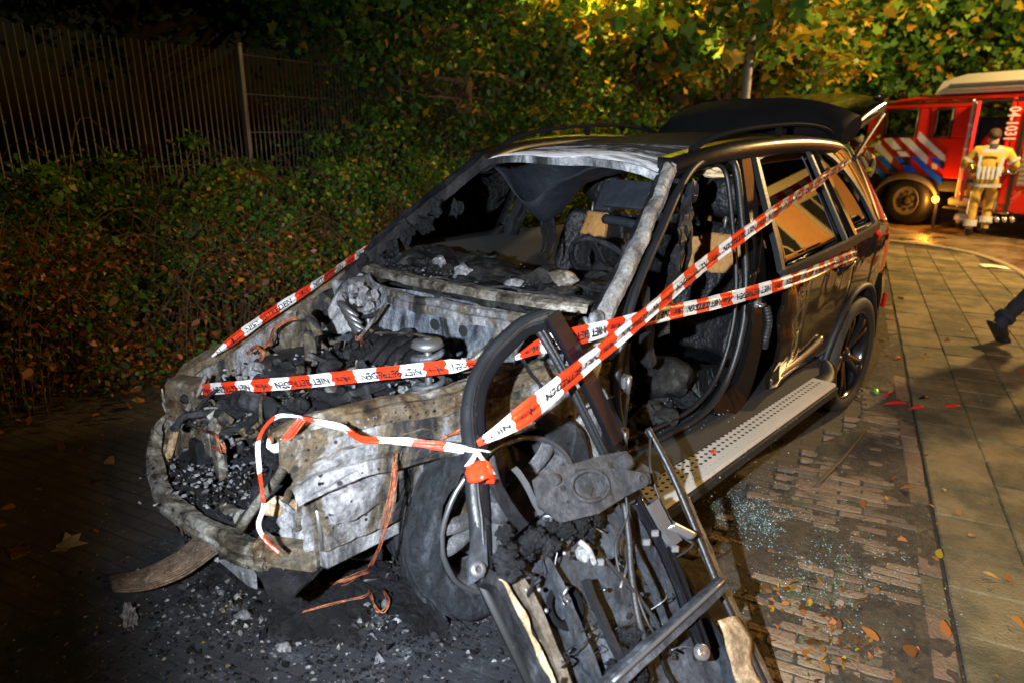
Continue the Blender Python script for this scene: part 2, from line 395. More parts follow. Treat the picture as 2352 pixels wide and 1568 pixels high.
def tapemat(name, col):
    m = plain(name, col, .36, var=.08, coat=.25, dirt=[c*.62 for c in col], dscale=9, damt=.30, bump=.25, bscale=26); nt = m.node_tree; L = nt.links.new; b = nt.nodes['Principled BSDF']
    tl = nd(nt, 'ShaderNodeBsdfTranslucent'); tl.inputs[0].default_value = c4(col); ms = nd(nt, 'ShaderNodeMixShader', i_0=.22); L(b.outputs[0], ms.inputs[1]); L(tl.outputs[0], ms.inputs[2]); L(ms.outputs[0], nt.nodes['Material Output'].inputs[0])
tapemat('tape_white', (.72, .72, .71)); tapemat('tape_red', (.74, .042, .010))
plain('tape_ink', (.012, .010, .012), .5)
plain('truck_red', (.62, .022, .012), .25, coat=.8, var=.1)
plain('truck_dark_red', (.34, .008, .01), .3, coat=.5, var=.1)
plain('truck_white', (.85, .85, .86), .35, var=.04)
plain('truck_blue', (.02, .16, .82), .35, var=.06)
plain('truck_black', (.015, .015, .016), .5)
plain('truck_grey', (.16, .155, .15), .55, bump=.2)
plain('truck_cream', (.66, .62, .50), .45, var=.06)
plain('shutter_grey', (.42, .41, .38), .4, .5)
plain('amber_lamp', (.9, .4, .05), .3, emit=((1, .33, .02), 14))
plain('cab_interior', (.03, .03, .032), .7)
plain('suit_tan', (.44, .29, .045), .8, var=.2, vscale=12, bump=.5, bscale=25)
plain('suit_dark', (.03, .03, .035), .8, bump=.4, bscale=25)
plain('reflective', (.88, .92, .98), .3, 0, .8, var=.03)
plain('hivis', (.70, .80, .03), .6, var=.08)
plain('police_cloth', (.015, .017, .028), .8, bump=.4, bscale=25)
plain('skin', (.50, .27, .19), .55, var=.08)
plain('hair_dark', (.035, .02, .012), .6, bump=.8, bscale=90)
plain('hair_fair', (.34, .20, .08), .6, bump=.8, bscale=90)
plain('helmet_red', (.62, .015, .02), .2, coat=1)
plain('boot', (.012, .012, .012), .5)
plain('fence_steel', (.085, .08, .07), .5, .4, var=.3)
plain('post_green', (.05, .07, .055), .5, .3, var=.3)
plain('pole_paint', (.15, .145, .13), .55, var=.2, dirt=(.1, .1, .09), damt=.3)
plain('bark', (.14, .085, .045), .9, var=.5, vscale=14, bump=1.0, bscale=30)
plain('bark_dark', (.06, .042, .028), .9, var=.5, vscale=14, bump=1.0, bscale=30)
plain('twig', (.085, .05, .026), .85, var=.4)
plain('wall_brick', (.30, .15, .09), .85, var=.35, vscale=20, bump=.3)
plain('wall_paint', (.55, .42, .40), .8, var=.2, dirt=(.45, .12, .25), dscale=2.5, damt=.42)
plain('awning_red', (.62, .03, .02), .6); plain('awning_white', (.75, .72, .66), .6)
plain('facade_brick', (.55, .25, .08), .85, var=.25, vscale=6)
plain('facade_frame', (.40, .31, .17), .5); plain('dark_pane', (.02, .02, .022), .08, coat=1)
plain('paper', (.72, .68, .58), .7, var=.06)
plain('pale_leaf', (.24, .20, .15), .75, var=.2)
plain('litter_white', (.62, .60, .55), .5)
plain('spring_steel', (.10, .105, .115), .55, .4, var=.5, bump=.3, dirt=(.3, .3, .3), damt=.35)
plain('slab_a', (.20, .15, .07), .85, var=.35, vscale=16, bump=.7, bscale=90, dirt=(.085, .07, .035), dscale=2.6, damt=.5)
plain('slab_b', (.225, .17, .08), .85, var=.35, vscale=18, bump=.7, bscale=100, dirt=(.09, .075, .035), dscale=2.6, damt=.48)
plain('slab_c', (.175, .13, .062), .85, var=.35, vscale=17, bump=.7, bscale=90, dirt=(.07, .06, .028), dscale=2.6, damt=.52)
plain('brick_a', (.165, .10, .06), .85, var=.35, vscale=12, bump=.7, bscale=60, dirt=(.06, .055, .025), dscale=7, damt=.42)
plain('brick_b', (.20, .135, .08), .85, var=.35, vscale=12, bump=.7, bscale=60, dirt=(.05, .045, .03), dscale=6, damt=.40)
plain('brick_c', (.12, .085, .06), .85, var=.35, vscale=12, bump=.7, bscale=60, dirt=(.05, .06, .02), dscale=8, damt=.45)
plain('kerb_stone', (.25, .20, .125), .85, var=.2, bump=.4)
def leafmat(name, col, var=.35, tr=.45, rough=.5):
    m, nt, b = base(name); L = nt.links.new
    geo = nd(nt, 'ShaderNodeNewGeometry')
    hs = nd(nt, 'ShaderNodeHueSaturation'); hs.inputs['Color'].default_value = c4(col)
    mr = nd(nt, 'ShaderNodeMapRange', i_3=1-var, i_4=1+var); L(geo.outputs['Random Per Island'], mr.inputs[0]); L(mr.outputs[0], hs.inputs['Value'])
    L(hs.outputs[0], b.inputs['Base Color']); b.inputs['Roughness'].default_value = rough
    tl = nd(nt, 'ShaderNodeBsdfTranslucent'); L(hs.outputs[0], tl.inputs[0])
    ms = nd(nt, 'ShaderNodeMixShader', i_0=tr); L(b.outputs[0], ms.inputs[1]); L(tl.outputs[0], ms.inputs[2])
    L(ms.outputs[0], nt.nodes['Material Output'].inputs[0]); return m
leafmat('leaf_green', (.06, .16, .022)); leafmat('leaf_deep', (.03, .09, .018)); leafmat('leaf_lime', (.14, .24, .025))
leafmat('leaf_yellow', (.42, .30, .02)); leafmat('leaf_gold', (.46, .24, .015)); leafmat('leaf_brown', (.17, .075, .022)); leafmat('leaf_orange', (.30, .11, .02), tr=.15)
leafmat('leaf_rust', (.25, .08, .02), tr=.1); leafmat('grass_blade', (.09, .16, .03))
def glassmat(name, tint, refl_rough=.02, ior=1.55):
    m, nt, b = base(name); L = nt.links.new
    tr = nd(nt, 'ShaderNodeBsdfTransparent'); tr.inputs[0].default_value = c4(tint)
    gl = nd(nt, 'ShaderNodeBsdfGlossy'); gl.inputs['Roughness'].default_value = refl_rough; gl.inputs[0].default_value = (1, 1, 1, 1)
    fr = nd(nt, 'ShaderNodeFresnel', i_IOR=ior)
    ms = nd(nt, 'ShaderNodeMixShader'); L(fr.outputs[0], ms.inputs[0]); L(tr.outputs[0], ms.inputs[1]); L(gl.outputs[0], ms.inputs[2])
    L(ms.outputs[0], nt.nodes['Material Output'].inputs[0]); return m
glassmat('tinted_glass', (.05, .05, .05), .01, 2.0); glassmat('clear_glass', (.55, .6, .58))
m, nt, b = base('glass_shard'); b.inputs['Base Color'].default_value = (.36, .47, .44, 1); b.inputs['Roughness'].default_value = .06; b.inputs['Transmission Weight'].default_value = .35; b.inputs['IOR'].default_value = 1.5
# ground: soot black round the wreck, damp dirty brick lane elsewhere
m, nt, b = base('lane'); L = nt.links.new
tc = nd(nt, 'ShaderNodeTexCoord'); mp = nd(nt, 'ShaderNodeMapping'); mp.inputs['Rotation'].default_value = (0, 0, R(-18)); L(tc.outputs['Object'], mp.inputs[0])
bt = nd(nt, 'ShaderNodeTexBrick', i_Scale=1.0); bt.inputs['Brick Width'].default_value = .21; bt.inputs['Row Height'].default_value = .07; bt.inputs['Mortar Size'].default_value = .006; bt.inputs['Mortar Smooth'].default_value = .3
bt.inputs['Color1'].default_value = (.055, .040, .028, 1); bt.inputs['Color2'].default_value = (.085, .062, .042, 1); bt.inputs['Mortar'].default_value = (.022, .018, .013, 1); L(mp.outputs[0], bt.inputs['Vector'])
n1 = nd(nt, 'ShaderNodeTexNoise', i_Scale=2.3, i_Detail=10, i_Roughness=.7); L(tc.outputs['Object'], n1.inputs['Vector'])
r1 = nd(nt, 'ShaderNodeValToRGB'); L(n1.outputs['Fac'], r1.inputs[0]); r1.color_ramp.elements[0].position = .42; r1.color_ramp.elements[1].position = .66
mx = nd(nt, 'ShaderNodeMix', data_type='RGBA'); L(r1.outputs[0], mx.inputs['Factor']); L(bt.outputs['Color'], mx.inputs['A']); mx.inputs['B'].default_value = (.04, .028, .017, 1)
# burn stain centred on the engine end
sv = nd(nt, 'ShaderNodeVectorMath', operation='SUBTRACT'); L(tc.outputs['Object'], sv.inputs[0]); sv.inputs[1].default_value = (.55, -.75, 0)
sc = nd(nt, 'ShaderNodeVectorMath', operation='MULTIPLY'); L(sv.outputs[0], sc.inputs[0]); sc.inputs[1].default_value = (.52, .55, 0)
ln = nd(nt, 'ShaderNodeVectorMath', operation='LENGTH'); L(sc.outputs[0], ln.inputs[0])
n2 = nd(nt, 'ShaderNodeTexNoise', i_Scale=3.2, i_Detail=8, i_Roughness=.7); L(tc.outputs['Object'], n2.inputs['Vector'])
ad = nd(nt, 'ShaderNodeMath', operation='MULTIPLY_ADD', i_1=.9); L(n2.outputs['Fac'], ad.inputs[0]); L(ln.outputs['Value'], ad.inputs[2])
r2 = nd(nt, 'ShaderNodeValToRGB'); L(ad.outputs[0], r2.inputs[0]); r2.color_ramp.elements[0].position = .98; r2.color_ramp.elements[0].color = (1, 1, 1, 1); r2.color_ramp.elements[1].position = 1.0; r2.color_ramp.elements[1].color = (0, 0, 0, 1)
mrr = nd(nt, 'ShaderNodeMapRange', i_1=.95, i_2=1.45, i_3=1.0, i_4=0.0); L(ad.outputs[0], mrr.inputs[0])
n4 = nd(nt, 'ShaderNodeTexNoise', i_Scale=9, i_Detail=10, i_Roughness=.75); L(tc.outputs['Object'], n4.inputs['Vector'])
r4 = nd(nt, 'ShaderNodeValToRGB'); L(n4.outputs['Fac'], r4.inputs[0]); e = r4.color_ramp.elements; e[0].position = .35; e[0].color = (.006, .007, .009, 1); e[1].position = .76; e[1].color = (.13, .14, .16, 1); q = e.new(.56); q.color = (.018, .02, .025, 1)
m3 = nd(nt, 'ShaderNodeMix', data_type='RGBA'); L(mrr.outputs[0], m3.inputs['Factor']); L(mx.outputs['Result'], m3.inputs['A']); L(r4.outputs[0], m3.inputs['B'])
L(m3.outputs['Result'], b.inputs['Base Color']); b.inputs['Roughness'].default_value = .78
n5 = nd(nt, 'ShaderNodeTexNoise', i_Scale=40, i_Detail=8, i_Roughness=.75); L(tc.outputs['Object'], n5.inputs['Vector'])
a5 = nd(nt, 'ShaderNodeMath', operation='MULTIPLY_ADD', i_1=-.6); L(bt.outputs['Fac'], a5.inputs[0]); L(n5.outputs['Fac'], a5.inputs[2])
bp = nd(nt, 'ShaderNodeBump', i_Strength=.8, i_Distance=.012); L(a5.outputs[0], bp.inputs['Height']); L(bp.outputs[0], b.inputs['Normal'])
# wet crossing road
m, nt, b = base('wet_road'); L = nt.links.new; tc = nd(nt, 'ShaderNodeTexCoord')
n1 = nd(nt, 'ShaderNodeTexNoise', i_Scale=.9, i_Detail=9, i_Roughness=.7); L(tc.outputs['Object'], n1.inputs['Vector'])
r1 = nd(nt, 'ShaderNodeValToRGB'); L(n1.outputs['Fac'], r1.inputs[0]); e = r1.color_ramp.elements; e[0].position = .4; e[0].color = (.06, .038, .022, 1); e[1].position = .65; e[1].color = (.20, .14, .085, 1); L(r1.outputs[0], b.inputs['Base Color'])
mr = nd(nt, 'ShaderNodeMapRange', i_1=.4, i_2=.6, i_3=.12, i_4=.75); L(n1.outputs['Fac'], mr.inputs[0]); L(mr.outputs[0], b.inputs['Roughness'])
n5 = nd(nt, 'ShaderNodeTexNoise', i_Scale=30, i_Detail=6); L(tc.outputs['Object'], n5.inputs['Vector']); bp = nd(nt, 'ShaderNodeBump', i_Strength=.4, i_Distance=.01); L(n5.outputs['Fac'], bp.inputs['Height']); L(bp.outputs[0], b.inputs['Normal'])
burnt('soil', [(.3, (.018, .012, .008)), (.5, (.04, .027, .016)), (.68, (.075, .048, .026))], 6, rough=.9, metal=0, bump=1.0, bscale=30, speck=.25)

burnt('soil_light', [(.3, (.035, .026, .016)), (.5, (.085, .062, .036)), (.62, (.12, .088, .05)), (.72, (.07, .075, .028))], 5, rough=.9, metal=0, bump=1.0, bscale=60, speck=.28, speckcol=(.03, .022, .014))

# roof: bare scorched sheet in front, surviving black paint behind
m, nt, b = base('roof_skin'); L = nt.links.new; tc = nd(nt, 'ShaderNodeTexCoord')
mp = nd(nt, 'ShaderNodeMapping'); mp.inputs['Scale'].default_value = (1.0, 3.2, 1.0); L(tc.outputs['Object'], mp.inputs[0])
n1 = nd(nt, 'ShaderNodeTexNoise', i_Scale=2.6, i_Detail=12, i_Roughness=.72, i_Distortion=1.0); L(mp.outputs[0], n1.inputs['Vector'])
sx = nd(nt, 'ShaderNodeSeparateXYZ'); L(tc.outputs['Object'], sx.inputs[0])
pw = nd(nt, 'ShaderNodeMapRange', i_1=-.30, i_2=.75, i_3=.24, i_4=-.24); L(sx.outputs['Y'], pw.inputs[0])
ad = nd(nt, 'ShaderNodeMath', operation='ADD'); L(n1.outputs['Fac'], ad.inputs[0]); L(pw.outputs[0], ad.inputs[1])
rp = nd(nt, 'ShaderNodeValToRGB'); L(ad.outputs[0], rp.inputs[0]); e = rp.color_ramp.elements; e[0].position = .44; e[0].color = (.008, .008, .009, 1); e[1].position = .82; e[1].color = (.50, .50, .53, 1); q = e.new(.60); q.color = (.022, .023, .026, 1); q = e.new(.66); q.color = (.16, .165, .18, 1)
L(rp.outputs[0], b.inputs['Base Color']); mr = nd(nt, 'ShaderNodeMapRange', i_1=.45, i_2=.6, i_3=.42, i_4=.75); L(ad.outputs[0], mr.inputs[0]); L(mr.outputs[0], b.inputs['Roughness']); b.inputs['Specular IOR Level'].default_value = .04
n5 = nd(nt, 'ShaderNodeTexNoise', i_Scale=70, i_Detail=6); L(tc.outputs['Object'], n5.inputs['Vector']); bp = nd(nt, 'ShaderNodeBump', i_Strength=.2, i_Distance=.01); L(n5.outputs['Fac'], bp.inputs['Height']); L(bp.outputs[0], b.inputs['Normal'])
burnt('plate_grey', [(.30, (.022, .022, .025)), (.5, (.055, .055, .06)), (.7, (.13, .13, .135))], 7, rough=.7, metal=.25, bump=.4, bscale=70, speck=.2)
burnt('pillar_metal', [(.30, (.025, .025, .028)), (.40, (.09, .09, .093)), (.50, (.24, .235, .23)), (.62, (.42, .41, .40)), (.75, (.50, .49, .48))], 3.2, rough=.65, metal=.3, bump=.35, bscale=60, speck=.22, dist=1.5)

for nm_, c_, t_ in (('glass_pale', (.62, .74, .72), .5), ('glass_dark', (.10, .17, .16), .5)):
    m, nt, b = base(nm_); b.inputs['Base Color'].default_value = c4(c_); b.inputs['Roughness'].default_value = .05; b.inputs['Transmission Weight'].default_value = t_; b.inputs['IOR'].default_value = 1.5
# retro-reflective sheeting: mirror-like corner cubes (the geometry sends the light back)
for nm_, c_ in (('retro_white', (.92, .93, .95)), ('retro_blue', (.03, .22, .95)), ('retro_yellow', (.75, .85, .05))):
    m, nt, b = base(nm_); b.inputs['Base Color'].default_value = c4(c_); b.inputs['Metallic'].default_value = .6; b.inputs['Roughness'].default_value = .10

# matte soot and textured plastic scatter light without a mirror sheen
for nm_ in ('roof_skin', 'matt_black'):
    nt = MT[nm_].node_tree; b = nt.nodes['Principled BSDF']; df = nd(nt, 'ShaderNodeBsdfDiffuse'); df.inputs['Roughness'].default_value = .6
    nt.links.new(b.inputs['Base Color'].links[0].from_socket, df.inputs['Color'])
    if b.inputs['Normal'].links: nt.links.new(b.inputs['Normal'].links[0].from_socket, df.inputs['Normal'])
    ms = nd(nt, 'ShaderNodeMixShader', i_0=.88); nt.links.new(b.outputs[0], ms.inputs[1]); nt.links.new(df.outputs[0], ms.inputs[2]); nt.links.new(ms.outputs[0], nt.nodes['Material Output'].inputs[0])
# ------------------------------------------------------------------ ground, pavement, road
def flat(name, pts, z, mat, **kw):
    mb = MB(); mb.add([V3((p[0], p[1], z)) for p in pts], [list(range(len(pts)))]); return mb.build(name, mat, **kw)
mb = MB(); mb.add([(-150, -150, 0), (150, -150, 0), (150, 150, 0), (-150, 150, 0)], [(0, 1, 2, 3)])
mb.build('ground', 'lane', kind='structure', label='soot-blackened dirty brick lane under the wreck')
def stpoly(lst): return [tuple(ST(n, s)) for n, s in lst]
# soil strip under the shrubs, gently mounded
def soil_fn(u, v):
    s = -6+u*30; n = 2.75+v*12 + .25*noise.noise(V3((s*.8, 3.1, 0)))
    z = .006 + .45*min(1, v*6)**1.5*.6 + .05*noise.noise(V3((s*1.4, n*1.4, 0)))*min(1, v*10)
    return ST(n, s, z)
mb = MB(); mb.sheet(lambda u, v: soil_fn(u, 1-v), 90, 40); mb.build('soil_bank', 'soil', kind='structure', label='dark bare soil bank below the shrubs')
# crossing road beyond the pavement
flat('road', stpoly([(-3.75, -6), (-3.75, 7.5), (-3.55, 9.3), (-3.1, 10.25), (-2.4, 10.75), (8, 11.6), (8, 32), (-40, 32), (-40, -6)][::-1]), .004, 'wet_road', kind='structure', label='wet shining road where the fire engine stands')
rnd = random.Random(5)
def brick_mesh(L, W, H, bev, seed, mat):
    mb = MB(); mb.box((0, 0, -H/2), (L, W, H), bev=bev); mb.crumple(.004, 9, seed=seed)
    me_o = mb.build('brick', mat); me = me_o.data; bpy.data.objects.remove(me_o); _all.pop(); return me
def place(name, me, parent, loc, rz, tilt=(0, 0)):
    o = bpy.data.objects.new(name, me); COL.objects.link(o); o.parent = parent; o.location = loc; o.rotation_euler = (tilt[0], tilt[1], rz); return o
SANG = math.atan2(SD.y, SD.x); NANG = math.atan2(ND.y, ND.x)
# parking strip: bricks laid across the strip
strip = flat('parking_strip', [tuple(ST(-2.19, -1.5)), tuple(ST(-2.19, 10.2)), tuple(ST(-.2, 10.2)), tuple(ST(-.2, 4.4)), (1.05, 3.1), (1.08, .4), (1.25, -.3), (1.5, -1.3)], .0035, 'soil', kind='structure', label='mossy brick parking strip beside the wreck')
bm_ = [brick_mesh(.200, .047, .05, .005, i, ('brick_a', 'brick_b', 'brick_c')[i % 3]) for i in range(9)]
cells = []
for i in range(215):
    s = -1.4+i*.0525; off = .1035*(i % 2)
    for j in range(9):
        n = -2.10+.105+j*.207 - off + (.1035 if False else 0)
        if n < -2.02: n = -2.02
        p = ST(n, s); d = (p-V3((CAM.x, CAM.y, 0))).length
        x = (p-CAM).dot(RT)/(p-CAM).dot(FW)
        if p.x < 1.05+.25*max(0, .3-p.y) and p.y < 3.2: continue
        if (p-CAM).dot(FW) < .3: continue
        cells.append((d, n, s))
cells.sort(key=lambda c: c[0])
def visible(p):
    q = p-CAM; z = q.dot(FW)
    if z < .4: return False
    return abs(q.dot(RT)/z) < .76 and abs(q.dot(UP)/z) < .52
vis = [c for c in cells if visible(ST(c[1], c[2])) and ST(c[1], c[2]).x > 1.0]
for d, n, s in vis[:300]:
    z = .0125+rnd.uniform(-.003, .004) + .006*noise.noise(V3((n*2, s*2, 0)))
    place('brick', rnd.choice(bm_), strip, ST(n+rnd.uniform(-.003, .003), s+rnd.uniform(-.002, .002), z), NANG+rnd.uniform(-.025, .025), (rnd.uniform(-.03, .03), rnd.uniform(-.02, .02)))
keep = set((c[1], c[2]) for c in vis[:300])
mb = MB()
for d, n, s in cells:
    if (n, s) in keep: continue
    M = Matrix.Translation(ST(n, s, .0125-.025+rnd.uniform(-.003, .003))) @ Matrix.Rotation(NANG+rnd.uniform(-.02, .02), 4, 'Z')
    k = len(mb.v); mb.box((0, 0, 0), (.200, .047, .05), bev=.005, m=rnd.randrange(3)); mb.xf(M, k)
mb.build('brick_field', ['brick_a', 'brick_b', 'brick_c'], strip, kind='stuff', org=(0, 0, 0))
# trodden dirt lying over the bricks in patches
def dirt_fn(u, v):
    n = -2.185+u*1.95; s = -1.5+v*11.7; p = ST(n, s)
    z = .0130+.010*noise.noise(V3((n*2.6, s*2.6, 4)))+.006*noise.noise(V3((n*9, s*9, 5)))+.0025*noise.noise(V3((n*30, s*30, 6)))
    if p.x < 1.06+.1*noise.noise(V3((s*3, 1, 1))) + .25*max(0, .3-p.y) and p.y < 3.4: return ST(n, s, -.02)
    return ST(n, s, max(.0045, min(z+.005*max(0, 1.6-p.x), .021)))
mb = MB(); mb.sheet(lambda u, v: dirt_fn(1-u, v), 110, 420); mb.build('dirt', 'soil_light', strip, kind='stuff', org=(0, 0, 0))
# pavement of concrete slabs with a brick edging row
pav = flat('pavement', stpoly([(-3.74, -1.5), (-2.19, -1.5), (-2.19, 10.4), (-2.6, 10.5), (-3.2, 10.0), (-3.6, 9.0), (-3.74, 7.5)][::-1]), .0065, 'soil', kind='structure', label='pavement of ochre concrete slabs along the parking strip')
sm_ = [brick_mesh(.2955, .2955, .05, .006, 20+i, ('slab_a', 'slab_b', 'slab_c')[i % 3]) for i in range(9)]
em_ = [brick_mesh(.205, .085, .05, .006, 40+i, ('brick_b', 'slab_c', 'brick_a')[i % 3]) for i in range(3)]
for i in range(57):
    place('edging_brick', rnd.choice(em_), pav, ST(-2.145, -1.3+i*.21, .018+rnd.uniform(-.003, .003)), SANG+rnd.uniform(-.02, .02), (rnd.uniform(-.02, .02), rnd.uniform(-.01, .01)))
for j in range(5):
    n = -2.35-j*.30
    for i in range(40):
        s = -1.3+i*.30+.15*(j % 2)
        lim = 10.35 if j == 0 else (10.25, 10.05, 9.75, 9.2)[j-1]
        if s > lim-.1: continue
        place('paving_slab', rnd.choice(sm_), pav, ST(n, s, .020+rnd.uniform(-.0035, .0035)), SANG+rnd.choice((0, math.pi/2, math.pi))+rnd.uniform(-.008, .008), (rnd.uniform(-.012, .012), rnd.uniform(-.012, .012)))
# kerb stones following the corner
kp = crv([ST(-3.80, -1.5), ST(-3.80, 4), ST(-3.80, 7.4), ST(-3.66, 9.1), ST(-3.25, 10.15), ST(-2.5, 10.72), ST(-1.2, 10.95), ST(0, 11.05)], 8)
d = 0; acc = [0]
for a, b in zip(kp, kp[1:]): d += (b-a).length; acc.append(d)
def along(t):
    for i in range(len(kp)-1):
        if acc[i+1] >= t: return kp[i].lerp(kp[i+1], (t-acc[i])/max(1e-6, acc[i+1]-acc[i]))
    return kp[-1]
t = 0.0
while t+.5 < d:
    a, b = along(t+.008), along(t+.492); mb = MB(); mb.beam(V3((a.x, a.y, -.02)), V3((b.x, b.y, -.02)), .11, .11, m=0, bev=.015); mb.build('kerb_stone', 'kerb_stone', pav); t += .5

# ------------------------------------------------------------------ foliage helpers
LEAF = {'rhomb': [(0, 0), (.32, .45), (0, 1), (-.32, .45)],
        'maple': [(0, 0), (.18, .12), (.52, .10), (.40, .34), (.55, .58), (.24, .60), (0, 1), (-.24, .60), (-.55, .58), (-.40, .34), (-.52, .10), (-.18, .12)],
        'long': [(0, 0), (.16, .4), (0, 1), (-.16, .4)],
        'oval': [(0, 0), (.16, .10), (.30, .34), (.27, .62), (.12, .86), (0, 1), (-.14, .84), (-.27, .58), (-.28, .32), (-.15, .1)]}
def leaf_cloud(name, cen, size, mats, prob, shape='rhomb', seed=1, droop=.3, parent=None, kind=None, org=None, flatz=False):
    g = np.random.default_rng(seed); N = len(cen); sh = np.array(LEAF[shape]); k = len(sh)
    nr = g.normal(size=(N, 3)); nr[:, 2] = np.abs(nr[:, 2])*1.2+.2
    if flatz: nr = g.normal(size=(N, 3))*.35; nr[:, 2] = 1
    nr /= np.linalg.norm(nr, axis=1)[:, None]
    d = g.normal(size=(N, 3)); d[:, 2] -= droop; d -= nr*(d*nr).sum(1)[:, None]; d /= np.linalg.norm(d, axis=1)[:, None]
    sd = np.cross(nr, d); sz = size*np.clip(g.lognormal(-.08, .38, N), .35, 1.9)
    fold = np.abs(sh[:, 0])*.45*g.uniform(-.3, 1.3, (N, 1)); curl = -(sh[:, 1]**2)*(.9 if flatz else .25)*g.uniform(-.5, 1.5, (N, 1))
    v = cen[:, None, :] + sz[:, None, None]*(sd[:, None, :]*sh[None, :, 0, None] + d[:, None, :]*sh[None, :, 1, None] + nr[:, None, :]*(fold+curl)[:, :, None])
    v = v.reshape(-1, 3)
    o0 = np.array(org if org is not None else (0, 0, 0)); v = v-o0
    me = bpy.data.meshes.new(name); me.vertices.add(N*k); me.vertices.foreach_set('co', v.astype(np.float32).ravel())
    me.loops.add(N*k); me.loops.foreach_set('vertex_index', np.arange(N*k, dtype=np.int32))
    me.polygons.add(N); me.polygons.foreach_set('loop_start', (np.arange(N)*k).astype(np.int32)); me.polygons.foreach_set('loop_total', np.full(N, k, dtype=np.int32))
    me.polygons.foreach_set('material_index', g.choice(len(mats), size=N, p=np.array(prob)/sum(prob)).astype(np.int32))
    for m_ in mats: me.materials.append(MT[m_])
    me.update(calc_edges=True)
    o = bpy.data.objects.new(name, me); COL.objects.link(o); _all.append(o)
    if parent is not None: o.parent = parent
    if kind: o['kind'] = kind
    return o
def clumps(g, n, c, rad, nclump, spread, hollow=.45, squash=.8):
    """leaf centres gathered in clumps spread through an uneven ellipsoid"""
    d = g.normal(size=(nclump, 3)); d /= np.linalg.norm(d, axis=1)[:, None]
    r = g.uniform(hollow**3, 1, nclump)**(1/3)
    bump = np.array([1+.28*noise.noise(V3(x*1.9)+V3((c[0], c[1], 3))) for x in d])
    cc = d*(r*bump)[:, None]*np.array(rad)
    i = g.integers(0, nclump, n); p = cc[i]+g.normal(size=(n, 3))*spread*np.array([1, 1, squash])*g.uniform(.6, 1.3, (nclump, 1))[i]
    return p+np.array(c)
def limb(mb, p0, p1, r0, r1, sag, seg=6, jit=.06):
    p0 = vv(p0); p1 = vv(p1); pts = []
    for i in range(seg+1):
        t = i/seg; q = p0.lerp(p1, t); q.z += sag*math.sin(math.pi*t); L = (p1-p0).length
        if 0 < i < seg: q += V3((random.uniform(-1, 1), random.uniform(-1, 1), random.uniform(-1, 1)))*jit*L*.5
        pts.append(q)
    mb.tube(pts, [r0+(r1-r0)*i/seg for i in range(seg+1)], 7)
    return pts
def tree(name, label, basep, trunk_r, trunk_top, crowns, leaf, shape, mats, prob, bark='bark', seed=1, nlimb=9, cat='tree', group=None, lean=(0, 0)):
    """crowns: list of (offset centre, radii, leaves, clumps, spread)"""
    random.seed(seed); g = np.random.default_rng(seed)
    t = thing(name, label, cat, basep, group)
    mb = MB(); pts = crv([(0, 0, -.1), (lean[0]*.2+.03, lean[1]*.2, trunk_top*.35), (lean[0]*.6-.04, lean[1]*.6+.03, trunk_top*.7), (lean[0], lean[1], trunk_top)], 5)
    mb.tube(pts, [trunk_r*(1.25 if i == 0 else 1-.45*i/len(pts)) for i in range(len(pts))], 10); mb.xf(Matrix.Translation(basep)); mb.build('trunk', bark, t)
    mb = MB(); c0 = crowns[0]
    for k in range(nlimb):
        cr = crowns[k % len(crowns)]; a = pts[int(len(pts)*random.uniform(.45, .98))]
        dd = V3((random.gauss(0, 1), random.gauss(0, 1), random.gauss(.2, .8))).normalized()
        e = V3(cr[0])+V3((dd.x*cr[1][0], dd.y*cr[1][1], dd.z*cr[1][2]))*.8
        lp = limb(mb, a, e, trunk_r*.42, .012, .15, 7)
        for _ in range(3):
            q = lp[random.randint(2, 6)]; dd = V3((random.gauss(0, 1), random.gauss(0, 1), random.gauss(0, .7))).normalized()
            limb(mb, q, q+dd*random.uniform(.5, 1.1), trunk_r*.14, .005, 0, 4)
    mb.xf(Matrix.Translation(basep)); mb.build('limbs', bark, t)
    cen = np.concatenate([clumps(g, n, c, r, nc, sp) for c, r, n, nc, sp in crowns])
    cen = cen[cen[:, 2] > .05]
    leaf_cloud('crown', cen, leaf, mats, prob, shape, seed, parent=t)
    return t
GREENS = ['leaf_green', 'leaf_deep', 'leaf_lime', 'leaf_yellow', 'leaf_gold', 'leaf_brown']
# ------------------------------------------------------------------ trees
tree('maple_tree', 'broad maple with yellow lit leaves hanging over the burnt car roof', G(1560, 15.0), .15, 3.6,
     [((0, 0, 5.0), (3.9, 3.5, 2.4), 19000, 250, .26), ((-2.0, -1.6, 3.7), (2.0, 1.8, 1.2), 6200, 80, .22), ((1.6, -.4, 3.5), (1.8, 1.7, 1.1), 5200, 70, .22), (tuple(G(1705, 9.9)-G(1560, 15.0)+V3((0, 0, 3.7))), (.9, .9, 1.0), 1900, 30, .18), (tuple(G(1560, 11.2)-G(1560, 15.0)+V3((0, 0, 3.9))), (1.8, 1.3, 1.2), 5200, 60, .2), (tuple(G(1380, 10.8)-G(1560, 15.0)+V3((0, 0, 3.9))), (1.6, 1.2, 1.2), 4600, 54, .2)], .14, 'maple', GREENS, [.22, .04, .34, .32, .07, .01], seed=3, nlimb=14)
tree('leafy_tree', 'dense bushy tree reaching the ground between fence and maple', G(1075, 11.4), .12, 2.6,
     [((0, 0, 2.9), (2.5, 2.3, 2.5), 21000, 230, .22), ((-1.3, -.9, 1.2), (1.6, 1.5, 1.2), 8000, 90, .2), ((1.6, 1.2, 1.3), (1.5, 1.5, 1.25), 7000, 80, .2)], .085, 'rhomb', GREENS, [.44, .24, .2, .06, .03, .05], seed=4, nlimb=12)
